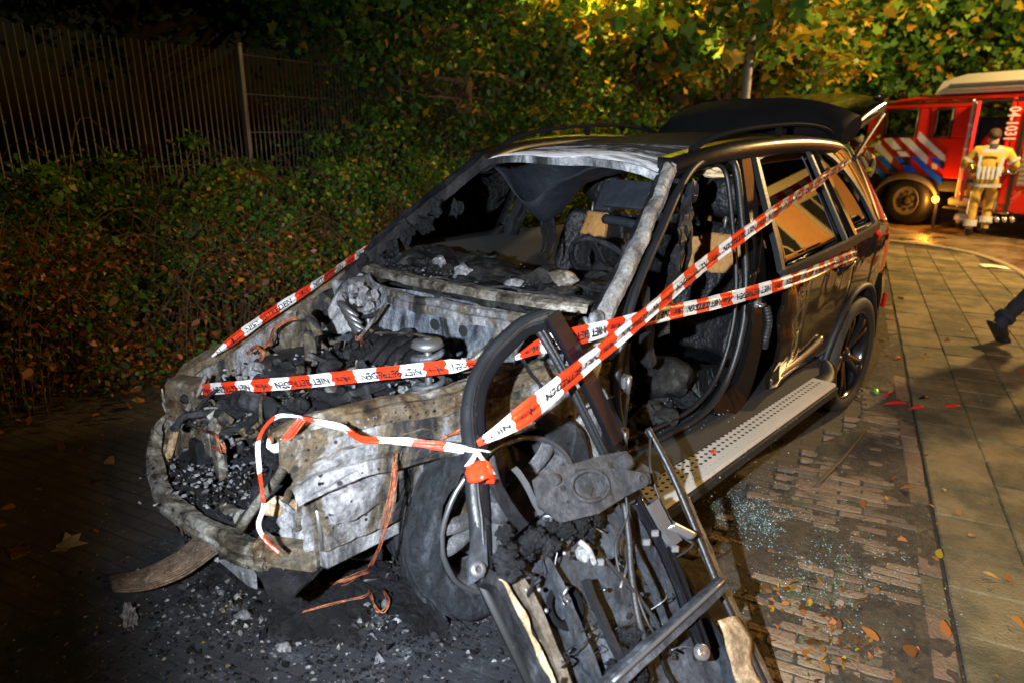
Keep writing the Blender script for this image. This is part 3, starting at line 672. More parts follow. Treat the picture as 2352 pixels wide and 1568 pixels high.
tree('dark_tree', 'dark unlit tree whose boughs hang above the steel fence', G(330, 12.0), .2, 4.0,
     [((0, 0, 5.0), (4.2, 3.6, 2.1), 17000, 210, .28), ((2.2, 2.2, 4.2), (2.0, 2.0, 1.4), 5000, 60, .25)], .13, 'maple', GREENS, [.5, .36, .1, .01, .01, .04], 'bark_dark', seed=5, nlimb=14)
tree('roadside_tree', 'tall leafy tree above the raised tailgate', G(1960, 20.0), .2, 4.2,
     [((0, 0, 5.6), (3.6, 3.6, 3.2), 15000, 200, .34), ((-1, -1.5, 3.2), (2.4, 2.4, 1.5), 6500, 80, .3), ((2.4, 0, 3.4), (2.4, 2.2, 1.9), 6500, 80, .3)], .17, 'maple', GREENS, [.46, .2, .24, .07, .02, .01], seed=6, nlimb=14)
tree('feathery_tree', 'feathery pale green tree behind the fire engine roof', G(2210, 24.5), .22, 5.0,
     [((0, 0, 5.6), (5.4, 4.2, 5.0), 26000, 420, .36), ((4.5, 1, 4.5), (3.2, 3, 4.2), 9000, 150, .34)], .15, 'long', GREENS, [.36, .12, .34, .16, .02, 0], seed=7, nlimb=16)
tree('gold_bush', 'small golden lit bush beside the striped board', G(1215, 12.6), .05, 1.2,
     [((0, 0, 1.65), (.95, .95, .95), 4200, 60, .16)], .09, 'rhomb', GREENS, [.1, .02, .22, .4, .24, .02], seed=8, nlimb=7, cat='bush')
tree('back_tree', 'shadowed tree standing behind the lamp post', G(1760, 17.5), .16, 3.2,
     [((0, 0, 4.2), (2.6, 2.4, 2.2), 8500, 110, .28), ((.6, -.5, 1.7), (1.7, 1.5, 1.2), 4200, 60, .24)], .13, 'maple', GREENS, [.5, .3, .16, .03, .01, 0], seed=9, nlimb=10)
tree('hedge_bush', 'low dark bush behind the roof rails', G(1420, 17.5), .06, 1.2,
     [((0, 0, 1.25), (1.9, 1.3, 1.2), 6500, 80, .22)], .10, 'rhomb', GREENS, [.5, .36, .1, .02, .01, .01], 'bark_dark', seed=10, cat='bush')
# slim bare trunks in the dark gap
lb = ['leftmost slim trunk in the dark gap above the car roof', 'second slim trunk from the left in the dark gap', 'third slim trunk from the left in the dark gap', 'fourth slim trunk from the left in the dark gap', 'leaning slim trunk nearest the maple']
for k, (x, dd, r, ln) in enumerate([(1408, 15.5, .045, .1), (1462, 15.0, .075, -.12), (1505, 15.8, .06, .25), (1540, 15.2, .07, .05), (1628, 14.2, .09, .5)]):
    b = G(x, dd); t = thing('slim_tree', lb[k], 'tree', b, 'slim trunks in the dark gap')
    mb = MB(); random.seed(60+k); limb(mb, b+V3((0, 0, -.05)), b+V3((ln*.7, ln*.7, 4.2)), r, r*.6, .0, 9, .015); mb.build('trunk', 'bark', t)
    mb = MB()
    for _ in range(4): limb(mb, b+V3((ln*.35, ln*.35, random.uniform(1.8, 3.2))), b+V3((random.uniform(-1, 1), random.uniform(-1, 1), random.uniform(3, 4.4))), r*.4, .006, .1)
    mb.build('limbs', 'bark', t)
# ------------------------------------------------------------------ brambles along the fence
def shrub_proto(seed, n, rad, hgt, leaf, mats, prob, stems, shape='oval', nclump=62):
    random.seed(seed); g = np.random.default_rng(seed)
    t = thing('bramble_shrub', 'x', 'shrub')
    cen = clumps(g, n, (0, 0, hgt*.5), (rad, rad, hgt*.55), nclump, .11, .35); cen[:, 2] = np.abs(cen[:, 2])
    leaf_cloud('foliage', cen, leaf, mats, prob, shape, seed, parent=t)
    mb = MB()
    for k in range(stems):
        a = random.uniform(0, 6.28); r0 = random.uniform(0, rad*.5); rr = random.uniform(.5, 1.25)*rad; zz = random.uniform(.5, 1.15)*hgt
        p = [V3((math.cos(a)*r0, math.sin(a)*r0, 0)), V3((math.cos(a)*(r0+rr)*.45, math.sin(a)*(r0+rr)*.45, zz*.75)), V3((math.cos(a+.3)*rr*.8, math.sin(a+.3)*rr*.8, zz)), V3((math.cos(a+.4)*rr*1.15, math.sin(a+.4)*rr*1.15, zz*random.uniform(.55, .95)))]
        mb.tube(crv(p, 4), [.005-.0038*i/12 for i in range(13)], 5)
    mb.build('stems', 'twig', t); return t
pr = [shrub_proto(21, 9000, 1.0, 1.35, .044, GREENS, [.4, .25, .17, .05, .02, .14], 16),
      shrub_proto(22, 6500, .95, 1.15, .036, ['leaf_brown', 'leaf_deep', 'leaf_green', 'leaf_rust', 'leaf_gold'], [.38, .18, .2, .2, .04], 60),
      shrub_proto(23, 9500, 1.05, 1.6, .047, GREENS, [.48, .26, .17, .03, .01, .05], 14)]
used = [False]*3
SH = [(1, 3.2, .1, 1.0, 1.05, 'brown bramble at the left picture edge below the fence bars'), (1, 3.05, .95, 1.0, .85, 'brown dry bramble near the left edge above the litter'),
      (2, 4.0, .5, 1.1, .95, 'tall green shrub against the fence at far left'), (1, 3.15, 1.9, 1.05, .9, 'brown dry bramble above the bare saplings'),
      (0, 3.95, 1.6, 1.1, 1.0, 'green shrub against the fence bars left of the grey post'), (0, 3.25, 2.9, 1.0, .95, 'green bramble left of the thin tape'),
      (2, 4.1, 2.7, 1.1, .9, 'green shrub at the foot of the grey fence post'), (1, 2.95, 3.7, .8, .85, 'brown bramble just behind the front right corner of the wreck'),
      (2, 3.6, 4.0, 1.0, .95, 'green shrub below the fence panel with rails'), (0, 2.95, 4.9, 1.0, 1.05, 'green bramble beside the far windscreen pillar'),
      (2, 4.1, 5.2, 1.2, 1.1, 'green shrub covering the far end of the fence'), (0, 3.3, 6.2, 1.1, 1.2, 'green shrub rising behind the far end of the roof'),
      (2, 3.0, 7.3, 1.15, 1.25, 'green shrub behind the front of the roof rail'), (2, 3.6, 8.6, 1.2, 1.3, 'green shrub behind the middle of the roof rail'),
      (1, 3.3, -.9, 1.0, .9, 'brown dry bramble cut by the lower left picture edge'), (2, 4.2, -.7, 1.1, 1.0, 'dark shrub cut by the left picture edge at the fence')]
for k, (q, n, s, sc, hz, lab) in enumerate(SH):
    o = pr[q] if not used[q] else copy_tree(pr[q]); used[q] = True
    o.location = ST(n, s, soil_fn((s+6)/30, max(0, (n-2.75)/12)).z-.02); o.rotation_euler = (0, 0, k*1.9); o.scale = (sc, sc, hz); o['label'] = lab; o['group'] = 'shrubs along the fence'
# bare saplings in front
for k, (x, y, h, lab) in enumerate([(300, 870, .75, 'thin bare sapling with forked twigs near the litter'), (345, 815, .5, 'short bare twig sapling beside the forked one'), (175, 800, .6, 'thin bare sapling above the white litter'), (610, 690, .8, 'dry stalks leaning behind the thin tape')]):
    b = P(x, y, 'z', 0.0); t = thing('sapling', lab, 'sapling', b, 'bare saplings'); mb = MB(); random.seed(90+k)
    lp = limb(mb, b, b+V3((random.uniform(-.2, .2), random.uniform(-.2, .2), h)), .008, .003, 0, 7, .06)
    mb.build('stem', 'twig', t); mb = MB()
    for _ in range(6):
        q = random.choice(lp[2:]); limb(mb, q, q+V3((random.uniform(-.3, .3), random.uniform(-.3, .3), random.uniform(.05, .3))), .004, .002, 0, 4, .08)
    mb.build('twigs', 'twig', t)
# ------------------------------------------------------------------ steel bar fence
NF = 4.45; ZT = 2.58
def fs(x):   # run along the fence where photo column x meets it
    d = ray(x, 300); d.z = 0; t = (NF-ND.dot(V3((CAM.x, CAM.y, 0))))/ND.dot(d); return SD.dot(V3((CAM.x, CAM.y, 0))+d*t)
s0, sp, s2 = fs(-60), fs(562), fs(918)
fence = thing('steel_fence', 'grey steel bar fence with posts in the dark behind the shrubs', 'fence', ST(NF, sp))
mb = MB(); mb.tube([(0, 0, .1), (0, 0, ZT)], .0065, 6); bo = mb.build('bar', 'fence_steel', fence, org=(0, 0, 0)); bar_me = bo.data
bpy.data.objects.remove(bo); _all.pop()
def bars(sa, sb, n, zt=0):
    for i in range(1, n):
        s = sa+(sb-sa)*i/n; o = bpy.data.objects.new('bar', bar_me); COL.objects.link(o); o.parent = fence; _all.append(o)
        o.location = ST(NF, s)-ST(NF, sp)+V3((0, 0, zt))
n1 = 37; bars(s0, sp, n1, -.04); sp1 = (sp-s0)/n1; n2 = int((s2-sp)/sp1+.5); bars(sp, s2, n2); bars(s2, s2+3, int(3/sp1))
for s in (s0-.02, sp, s2, s2+3):
    mb = MB(); mb.box(ST(NF-.03, s, ZT/2), (.07, .05, ZT+.06), Matrix.Rotation(NANG, 3, 'Z'), bev=.006)
    mb.box(ST(NF-.03, s, ZT+.04), (.08, .06, .02), Matrix.Rotation(NANG, 3, 'Z'), bev=.004); mb.build('post', 'post_green' if s > sp+1 else 'fence_steel', fence)
for z in (ZT-.06, ZT-.46, ZT-.86, ZT-1.26, ZT-1.66):
    mb = MB(); mb.tube([ST(NF-.012, sp, z), ST(NF-.012, s2, z)], .008, 6); mb.build('rail', 'fence_steel', fence)
    mb = MB(); mb.tube([ST(NF-.012, s2, z), ST(NF-.012, s2+3, z)], .008, 6); mb.build('rail', 'fence_steel', fence)
for z in (.5, 1.4):
    mb = MB(); mb.tube([ST(NF+.012, s0, z), ST(NF+.012, sp, z)], .006, 6); mb.build('rail', 'post_green', fence)
# ------------------------------------------------------------------ lamp post
lp_ = V3((-2.62, 8.35, 0)); t = thing('lamp_post', 'pale street lamp post rising behind the open tailgate', 'lamp post', lp_)
mb = MB(); mb.tube([lp_, lp_+V3((0, 0, 1)), lp_+V3((0, 0, 5.1))], [.085, .07, .05], 12); mb.build('pole', 'pole_paint', t)
la_ = V3((-3.0, 5.7, 0))-V3((lp_.x, lp_.y, 0)); mb = MB(); mb.tube(crv([lp_+V3((0, 0, 5.05)), lp_+la_*.4+V3((0, 0, 5.3)), lp_+la_*.97+V3((0, 0, 5.10))], 5), .03, 8); mb.build('arm', 'pole_paint', t)  # arm and hood added to carry the spot that brightens the maple
mb = MB(); mb.lathe([(.0, 5.20), (.12, 5.16), (.24, 5.02), (.24, 4.96), (.05, 4.93)], lp_+la_, (0, 0, 1), 20); mb.build('lamp_hood', 'pole_paint', t)
# ------------------------------------------------------------------ wall, striped board in the gap
b = G(1305, 16.2); t = thing('garden_wall', 'pinkish painted wall glimpsed under the maple', 'wall', b)
rx = RT.copy(); rx.z = 0; rx.normalize(); M = Matrix((rx, V3((-rx.y, rx.x, 0)), V3((0, 0, 1)))).transposed()
mb = MB(); mb.box(b+rx*.45+V3((0, 0, 1.0)), (1.6, .18, 2.0), M, bev=.01); mb.build('panel', 'wall_paint', t)
mb = MB(); mb.box(b+rx*.45+V3((0, 0, 2.03)), (1.66, .24, .06), M, bev=.01); mb.build('coping', 'wall_brick', t)
b = G(1288, 14.2); t = thing('brick_pillar', 'brown brick pillar carrying a small striped board', 'pillar', b)
for k in range(16):
    mb = MB(); mb.box(b+V3((0, 0, .08+k*.155)), (.36, .36, .145), M, bev=.012); mb.build('course', 'wall_brick', t)
b2 = b-V3((-rx.y, rx.x, 0))*.24; t = thing('striped_board', 'small red and white striped board on the brick pillar', 'board', b2+V3((0, 0, 2.6)))
mb = MB(); mb.box(b2+V3((0, 0, 2.66)), (.40, .03, .14), M, m=1)
for k in range(4):
    x0 = -.17+k*.1; q = [V3((x0, -.018, -.069)), V3((x0+.045, -.018, -.069)), V3((x0+.085, -.018, .069)), V3((x0+.04, -.018, .069))]
    mb.poly([b2+V3((0, 0, 2.66))+M @ p for p in q], .002, m=0)
mb.build('board', ['awning_red', 'awning_white'], t)
# ------------------------------------------------------------------ house row across the pavement (seen mirrored in the car's side)
hb = ST(-9.0, 5.0); t = thing('house_row', 'orange brick house front mirrored in the side windows of the car', 'house', hb)
def hbox(n0, n1, s0_, s1_, z0, z1, mat, name):
    mb = MB(); c = ST((n0+n1)/2, (s0_+s1_)/2, (z0+z1)/2); mb.box(c, (abs(n1-n0), abs(s1_-s0_), z1-z0), Matrix.Rotation(NANG, 3, 'Z'), bev=.005); return mb.build(name, mat, t)
hbox(-9.0, -9.4, -6, 24, 0, 5.2, 'facade_brick', 'wall'); hbox(-8.9, -9.5, -6, 24, 5.2, 5.45, 'facade_frame', 'cornice')
for fl in (0.9, 3.2):
    for k in range(14):
        s = -5+k*2.0
        hbox(-8.93, -9.02, s-.55, s+.55, fl, fl+1.6, 'facade_frame', 'window_frame'); hbox(-8.915, -8.95, s-.45, s-.04, fl+.1, fl+1.5, 'dark_pane', 'pane'); hbox(-8.915, -8.95, s+.04, s+.45, fl+.1, fl+1.5, 'dark_pane', 'pane')
# ------------------------------------------------------------------ the burnt car (front points to -Y, its left side is +X)
car = thing('burnt_car', 'burnt-out black SUV with stripped engine bay and open tailgate', 'car', (0, 1.4, 0))
def sidex(y, z):
    x = .945 if z <= 1.12 else .93-(z-1.12)*.52
    if z <= 1.12: x -= .015*((z-1.12)/.3)**2 if z > .8 else (.017-.12*max(0, .8-z)**2*.0+.10*max(0, .62-z))
    if 1.0 < z <= 1.12: x = .945-.10*(z-1.0)
    if y > 2.95: x -= .20*(y-2.95)**2
    return x
def SP(y, z, off=0.0, sd=1): return V3((sd*(sidex(y, z)+off), y, z))
def dent(p):
    """the bent front edge and creases of the rear door"""
    k = max(0, 1-((p.y-1.72)/.30)**2)*max(0, 1-((p.z-.72)/.42)**2)
    p = p.copy(); p.x += k*(.05*noise.noise(p*6)+.035) + .012*k*noise.noise(p*19)
    q = max(0, 1-((p.y-2.42)/.22)**2)*max(0, 1-((p.z-.98)/.2)**2); p.x -= .018*q*abs(noise.noise(p*7))
    return p
# --- roof
def roof_pt(u, v):
    y = 1.10+v*2.28; u2 = u*2-1
    hw = .585+.07*math.sin(min(1, v*1.6)*math.pi/2) - .03*max(0, v-.7)/.3
    z = 1.615+.125*math.sin(min(1, .06+v*1.05)*math.pi*.62) - .03*max(0, v-.75)/.25
    z -= .045*abs(u2)**2.4 + .02*max(0, abs(u2)-.8)/.2
    z += .010*noise.noise(V3((u*3, v*4, 0)))*(1-v)*1.2
    return V3((u2*hw, y+.05*(1-u2*u2)*-(1-v), z))
mb = MB(); mb.sheet(roof_pt, 28, 40, .012); mb.build('roof', 'roof_skin', car)
mb = MB(); mb.sweep([roof_pt(u/12, 0)+V3((0, .012, -.018)) for u in range(13)], [(-.035, -.022), (.03, -.022), (.03, .012), (-.02, .016)], m=0); mb.crumple(.005, 15); mb.build('windscreen_header', 'scorched_roof', car)
for sd in (1, -1):
    # roof rail on two feet
    pts = crv([(sd*.60, 1.30, 1.665), (sd*.612, 1.45, 1.712), (sd*.63, 1.75, 1.752), (sd*.645, 2.2, 1.778), (sd*.645, 2.55, 1.775), (sd*.63, 2.85, 1.745), (sd*.61, 3.02, 1.68)], 6)
    mb = MB(); mb.sweep(pts, [(-.016, -.010), (.016, -.010), (.018, .003), (.009, .012), (-.009, .012), (-.018, .003)], sm=True); mb.build('roof_rail', 'matt_black', car)
    for y in (2.12,):
        mb = MB(); mb.box((sd*.637, y, 1.745), (.026, .05, .06), bev=.008); mb.build('rail_foot', 'matt_black', car)
    # cant rail over the doors
    pts = crv([(sd*.585, 1.12, 1.60), (sd*.645, 1.5, 1.662), (sd*.665, 2.0, 1.69), (sd*.665, 2.5, 1.69), (sd*.64, 3.0, 1.66), (sd*.60, 3.36, 1.60)], 6)
    mb = MB(); mb.sweep(pts, [(-.06, -.05), (.035, -.055), (.04, -.01), (.01, .022), (-.05, .03)], sm=True)
    mb.build('cant_rail', 'black_paint', car)
# --- windscreen pillars, bare grey metal
pl = crv([(.835, .22, .93), (.80, .38, 1.06), (.735, .66, 1.27), (.665, .92, 1.45), (.60, 1.13, 1.60)], 5)
pl2 = crv([(.835, .22, .93), (.80, .38, 1.06), (.735, .66, 1.27), (.665, .92, 1.45), (.60, 1.13, 1.60)], 10); k_ = len(pl2)
mb = MB(); mb.strip(pl2, [(-.036, -.020), (-.034, .004), (-.022, .020), (.0, .024), (.020, .016), (.034, -.002), (.032, -.030), (.018, -.036)], up=(0, -.7, .7), th=.003, k=3, scale=[1.55-.75*min(1, i/(k_*.35)) for i in range(k_)]); mb.crumple(.010, 7); mb.crumple(.004, 25); mb.build('windscreen_pillar', 'pillar_metal', car, label='ash-white bare windscreen pillar')
mb = MB(); mb.strip([p+V3((-.030, -.004, -.008)) for p in pl2], [(-.030, -.012), (-.018, .0), (.008, .004)], up=(0, -.7, .7), th=.003, k=3); mb.crumple(.006, 15); mb.crumple(.004, 40); mb.build('pillar_flange', 'soot_metal', car)
pr_ = [V3((-p.x, p.y, p.z)) for p in pl]
mb = MB(); mb.sweep(pr_, [(-.03, -.04), (.055, -.03), (.05, .028), (-.02, .03), (-.045, 0)], up=(0, -.7, .7), scale=[1.5, 1.35, 1.2, 1.1, 1.0]+[1.0]*16); mb.crumple(.012, 7); mb.build('windscreen_pillar', 'soot_metal', car)
mb = MB()
for k in range(9):
    p = pr_[6+k]; mb.lump(p+V3((random.uniform(.02, .10), random.uniform(-.02, .06), random.uniform(-.09, .0))), (.035, .03, .05), .5, 2.5, 2)
mb.build('burnt_trim', 'char', car)
# --- left side: middle pillar and door aperture seal
bp_ = crv([(.645, 1.70, 1.655), (.715, 1.665, 1.45), (.80, 1.62, 1.2), (.86, 1.57, .95), (.875, 1.52, .70), (.865, 1.44, .52), (.85, 1.25, .44)], 5)
mb = MB(); mb.sweep(bp_, [(-.05, -.05), (.05, -.05), (.055, .02), (-.04, .03)], up=(1, 0, .3), sm=False, scale=[.8+.5*i/30 for i in range(31)]); mb.build('middle_pillar', 'black_paint_clean', car)
ap = crv([(.80, .60, .47), (.825, .52, .62), (.835, .46, .86), (.80, .60, 1.13), (.735, .88, 1.36), (.675, 1.12, 1.53), (.645, 1.30, 1.605), (.65, 1.48, 1.63), (.675, 1.585, 1.585), (.74, 1.57, 1.36), (.82, 1.515, 1.08), (.855, 1.46, .84), (.85, 1.36, .60), (.845, 1.15, .485), (.83, .85, .465), (.80, .60, .47)], 6)
mb = MB(); mb.tube(ap, .017, 7); mb.build('door_seal', 'seal_rubber', car)
mb = MB(); mb.tube([p+V3((-.035, 0, 0))+(V3((.78, 1.1, 1.0))-p)*.06 for p in ap], .012, 6); mb.build('door_seal', 'seal_rubber', car)
# second pillar face with the stickers and door latch
mb = MB(); mb.sheet(lambda u, v: V3((.868+.012*math.sin(u*3.1)-.01*v, 1.47+.10*u+(1-v)*.0-.05*(1-v)**2, .50+.62*v)), 8, 14, .008); mb.build('pillar_cover', 'black_paint_clean', car)
for (z0, z1, dy, mt_) in ((.55, .70, .02, 'sticker'), (.78, .83, .03, 'sticker'), (.72, .765, .03, 'tape_ink')):
    mb = MB(); mb.sheet(lambda u, v: V3((.885, 1.475+dy*.6+.055*u+.02*v, z0+(z1-z0)*v)), 2, 3, .002); mb.build('sticker', mt_, car)
mb = MB(); mb.box((.885, 1.53, .965), (.02, .05, .06), bev=.006); mb.tube([(.89, 1.51, .95), (.915, 1.50, .95), (.915, 1.55, .95), (.89, 1.55, .95)], .006, 6); mb.build('latch_striker', 'bright_metal', car)
mb = MB(); mb.tube(crv([(.90, 1.60, .93), (.915, 1.615, .85), (.915, 1.60, .77), (.90, 1.63, .72)], 10), [.016+.003*(i % 2) for i in range(31)], 10, sm=False); mb.build('cable_sleeve', 'black_plastic', car)
# --- sill, floor, running board
mb = MB(); mb.sweep([(.84, .35, .40), (.85, 1.0, .40), (.85, 1.7, .40), (.85, 2.45, .40)], [(-.09, -.10), (.07, -.12), (.09, .0), (.04, .06), (-.09, .05)], sm=False); mb.build('sill', 'hole_black', car)
mb = MB(); mb.sweep([(-.84, .35, .40), (-.85, 2.45, .40)], [(-.09, -.12), (.07, -.10), (.09, .05), (-.04, .06), (-.09, .0)]); mb.build('sill', 'soot_metal', car)
mb = MB(); mb.sheet(lambda u, v: V3((-.8+1.6*u, .25+3.3*v, .38+.02*noise.noise(V3((u*9, v*14, 0))))), 20, 30, .02); mb.build('floor_pan', 'char', car)
rb0, rb1 = V3((1.0, .42, .385)), V3((.985, 2.26, .395))
mb = MB(); mb.sweep([rb0, rb0.lerp(rb1, .5), rb1], [(-.075, -.004), (.075, -.020), (.082, -.010), (.075, .004), (-.075, .006)], sm=False)
rbo = mb.build('running_board', 'step_plate', car)
mb = MB()
for i in range(46):
    for j in range(4):
        t_ = (i+.5+.5*(j % 2))/47
        if t_ > .97: continue
        c = rb0.lerp(rb1, t_)+V3((-.052+.030*j, 0, .0062-.0006*j)); a = [c+V3((.0082*math.cos(q*math.pi/4), .0105*math.sin(q*math.pi/4), 0)) for q in range(8)]
        mb.add(a, [list(range(8))])
mb.build('step_stud', 'hole_black', rbo)
mb = MB(); mb.sweep([rb0+V3((.045, 0, -.035)), rb1+V3((.045, 0, -.035))], [(-.05, -.02), (.05, -.02), (.05, .018), (-.05, .012)]); mb.tube(crv([rb1+V3((0, -.02, -.02)), rb1+V3((-.01, .12, .0)), rb1+V3((-.06, .2, .06))], 5), [.05, .05, .05, .05, .045, .04, .04, .035, .03, .02, .01], 8, flat=.4); mb.build('board_underside', 'black_plastic', car)
# --- rear door panel and rear quarter, painted black, mirroring the orange street
def belt(y): return 1.10+.05*(y-1.6)+.03*max(0, y-2.6)
def arch(y, r=.445):
    dy = y-2.93
    return .37+math.sqrt(max(0, r*r-dy*dy)) if abs(dy) < r else .47
def panel(y0, y1, zt, zb, nu, nv, mat, name, th=.02, off=0, fn=None, label=None):
    def f(u, v):
        y = y0+(y1-y0)*u; a, b = zb(y), zt(y); p = SP(y, a+(b-a)*v, off); return fn(p) if fn else p
    mb = MB(); mb.sheet(lambda u, v: f(u, v), nu, nv, th); return mb.build(name, mat, car, label=label)
rd = panel(1.645, 2.655, lambda y: belt(y), lambda y: max(.50, arch(y, .47) if y > 2.3 else .50), 40, 24, 'side_paint', 'rear_door', fn=dent, label='creased glossy rear door with bent front edge')
panel(2.665, 3.55, lambda y: belt(y)+.0, lambda y: arch(y), 40, 20, 'side_paint', 'rear_quarter')
# wheel-arch lip and liner
mb = MB(); mb.tube([SP(2.93-.455*math.cos(a), .37+.455*math.sin(a), .004) for a in [math.pi*i/20 for i in range(21)]], .018, 7); mb.build('arch_lip', 'black_plastic', car)
mb = MB(); mb.sheet(lambda u, v: V3((.93-.4*v, 2.93-.44*math.cos(math.pi*u), .40+.42*math.sin(math.pi*u))), 24, 4, .008); mb.build('arch_liner', 'black_plastic', car)
# door lower moulding
mb = MB(); mb.tube(crv([SP(1.66, .53, .012), SP(2.0, .56, .014), SP(2.3, .62, .014)], 8), .014, 6, flat=2.0); mb.build('door_moulding', 'chrome_edge', car)
# handle and lock
mb = MB(); mb.tube(crv([SP(2.40, 1.00, .012), SP(2.44, 1.01, .035), SP(2.54, 1.03, .035), SP(2.58, 1.03, .012)], 5), .013, 7); mb.lump(SP(2.47, .995, .0), (.015, .07, .035), .1, 1, 2, sm=True); mb.build('door_handle', 'gloss_trim', rd)
# window of the rear door: frame, glass, divider
def wline(y0, z0, y1, z1, n=8): return [SP(y0+(y1-y0)*i/n, z0+(z1-z0)*i/n, .004) for i in range(n+1)]
wt = lambda y: 1.605+.035*math.sin((y-1.7)/1.3*math.pi)
def glass(y00, y01, y10, y11, z0f, z1f, mat, name, par, off=-.012):
    """quad pane: bottom edge y00..y01, top edge y10..y11"""
    def f(u, v):
        y = (y00+(y01-y00)*u)*(1-v)+(y10+(y11-y10)*u)*v; return SP(y, z0f(y)*(1-v)+z1f(y)*v, off)
    mb = MB(); mb.sheet(f, 10, 10, .004); return mb.build(name, mat, par)
gw = glass(1.66, 2.53, 1.80, 2.47, belt, wt, 'tinted_glass', 'window', car)
fr = [SP(1.635, belt(1.635), .006)] + wline(1.635, belt(1.635), 1.785, wt(1.785), 6) + [SP(1.785+(2.60-1.785)*i/10, wt(1.785+(2.60-1.785)*i/10)+.012, .006) for i in range(1, 11)]
mb = MB(); mb.sweep(fr, [(-.018, -.014), (.018, -.014), (.018, .014), (-.018, .014)], up=(1, 0, .4)); mb.build('window_frame', 'seal_rubber', car)
mb = MB(); mb.tube(fr[6:], .0075, 6); mb.build('bright_line', 'chrome_edge', car)
mb = MB(); mb.sweep([SP(y, belt(y)-.012, .012) for y in [1.64+1.5*i/14 for i in range(15)]], [(-.012, -.022), (.014, -.022), (.010, .02), (-.012, .024)], up=(0, 0, 1)); mb.build('belt_moulding', 'seal_rubber', car)
for (ya, yb, w_, mt_) in ((2.535, 2.475, .012, 'seal_rubber'), (2.69, 2.575, .022, 'gloss_trim')):
    mb = MB(); mb.sweep(wline(ya, belt(ya), yb, wt(yb)+.01, 8), [(-w_, -.012), (w_, -.012), (w_, .012), (-w_, .012)], up=(1, 0, .4)); mb.build('window_divider', mt_, car)
glass(2.55, 2.66, 2.485, 2.545, belt, wt, 'tinted_glass', 'window', car)
glass(2.715, 3.10, 2.61, 2.83, lambda y: belt(y)+.02, lambda y: wt(y)-.04*max(0, y-2.6)/.3, 'tinted_glass', 'window', car)
# rear pillar skin
ca = crv([(3.12, 1.20, 0), (3.06, 1.36, 0), (2.94, 1.50, 0), (2.80, 1.60, 0), (2.60, 1.66, 0)], 5); cb = crv([(3.56, 1.15, 0), (3.53, 1.28, 0), (3.44, 1.45, 0), (3.34, 1.58, 0), (3.20, 1.68, 0)], 5)
def dp(u, v):
    i = v*(len(ca)-1); k = min(int(i), len(ca)-2); f_ = i-k
    a = ca[k].lerp(ca[k+1], f_); b_ = cb[k].lerp(cb[k+1], f_); q = a.lerp(b_, u); return SP(q.x, q.y, .002+.02*math.sin(math.pi*u))
mb = MB(); mb.sheet(dp, 14, 20, .015); mb.build('rear_pillar', 'side_paint', car)
mb = MB(); mb.sweep([SP(p.x-.015, p.y, .006) for p in ca], [(-.016, -.010), (.016, -.010), (.016, .010), (-.016, .010)], up=(1, 0, .4)); mb.build('window_frame', 'seal_rubber', car)
# shoulder strip between belt and pillar
mb = MB(); mb.sheet(lambda u, v: SP(2.70+.86*u, (belt(2.70+.86*u)-.01)*(1-v)+(belt(2.7)+.02+(.02 if u < .5 else .02))*v+.02*u*v, .001), 16, 3, .012); mb.build('shoulder_strip', 'side_paint', car)
# tail lamp, rear bumper
def tl(u, v):
    y = 3.36+.27*u; return SP(y, .86+.20*v-.02*u, .010-.02*u*u)
mb = MB(); mb.sheet(tl, 10, 8, .04); mb.build('tail_lamp', 'lens_orange', car)
mb = MB(); mb.sheet(lambda u, v: SP(3.37+.30*u, .46+.38*v, .012+.02*math.sin(v*3.1)), 10, 8, .03); mb.sheet(lambda u, v: V3((-.9+1.75*u, 3.62+.05*math.sin(u*3.14), .46+.38*v)), 20, 6, .03); mb.build('rear_bumper', 'side_paint', car)
mb = MB(); mb.box((.86, 3.66, .60), (.05, .02, .10), bev=.008); mb.build('reflector', 'lens_red', car)
mb = MB(); mb.sheet(lambda u, v: V3((-.85+1.7*u, 3.56, .80+.22*v)), 6, 3, .04); mb.build('lower_tailgate', 'black_paint_clean', car)
# --- right side of the car, mostly hidden: door skins from inside
mb = MB(); mb.sheet(lambda u, v: V3((-(sidex(.6+2.9*u, .45+.65*v)-.02), .6+2.9*u, .45+.65*v)), 24, 8, .03); mb.build('right_flank', 'hole_black', car)
mb = MB(); mb.sheet(lambda u, v: V3((-(sidex(.75+u*.9, 1.1+.46*v)-.03), (.62+.98*u)*(1-v)+(1.15+.42*u)*v, 1.1+.46*v)), 8, 8, .004); mb.build('window', 'tinted_glass', car)
for yy in (1.66, 2.6):
    mb = MB(); mb.sweep([V3((-(sidex(yy, 1.1+.5*i/6)-.04), yy+.05*i/6, 1.1+.5*i/6)) for i in range(7)], [(-.04, -.03), (.04, -.03), (.04, .03), (-.04, .03)], up=(1, 0, 0)); mb.build('side_pillar', 'soot_metal', car)
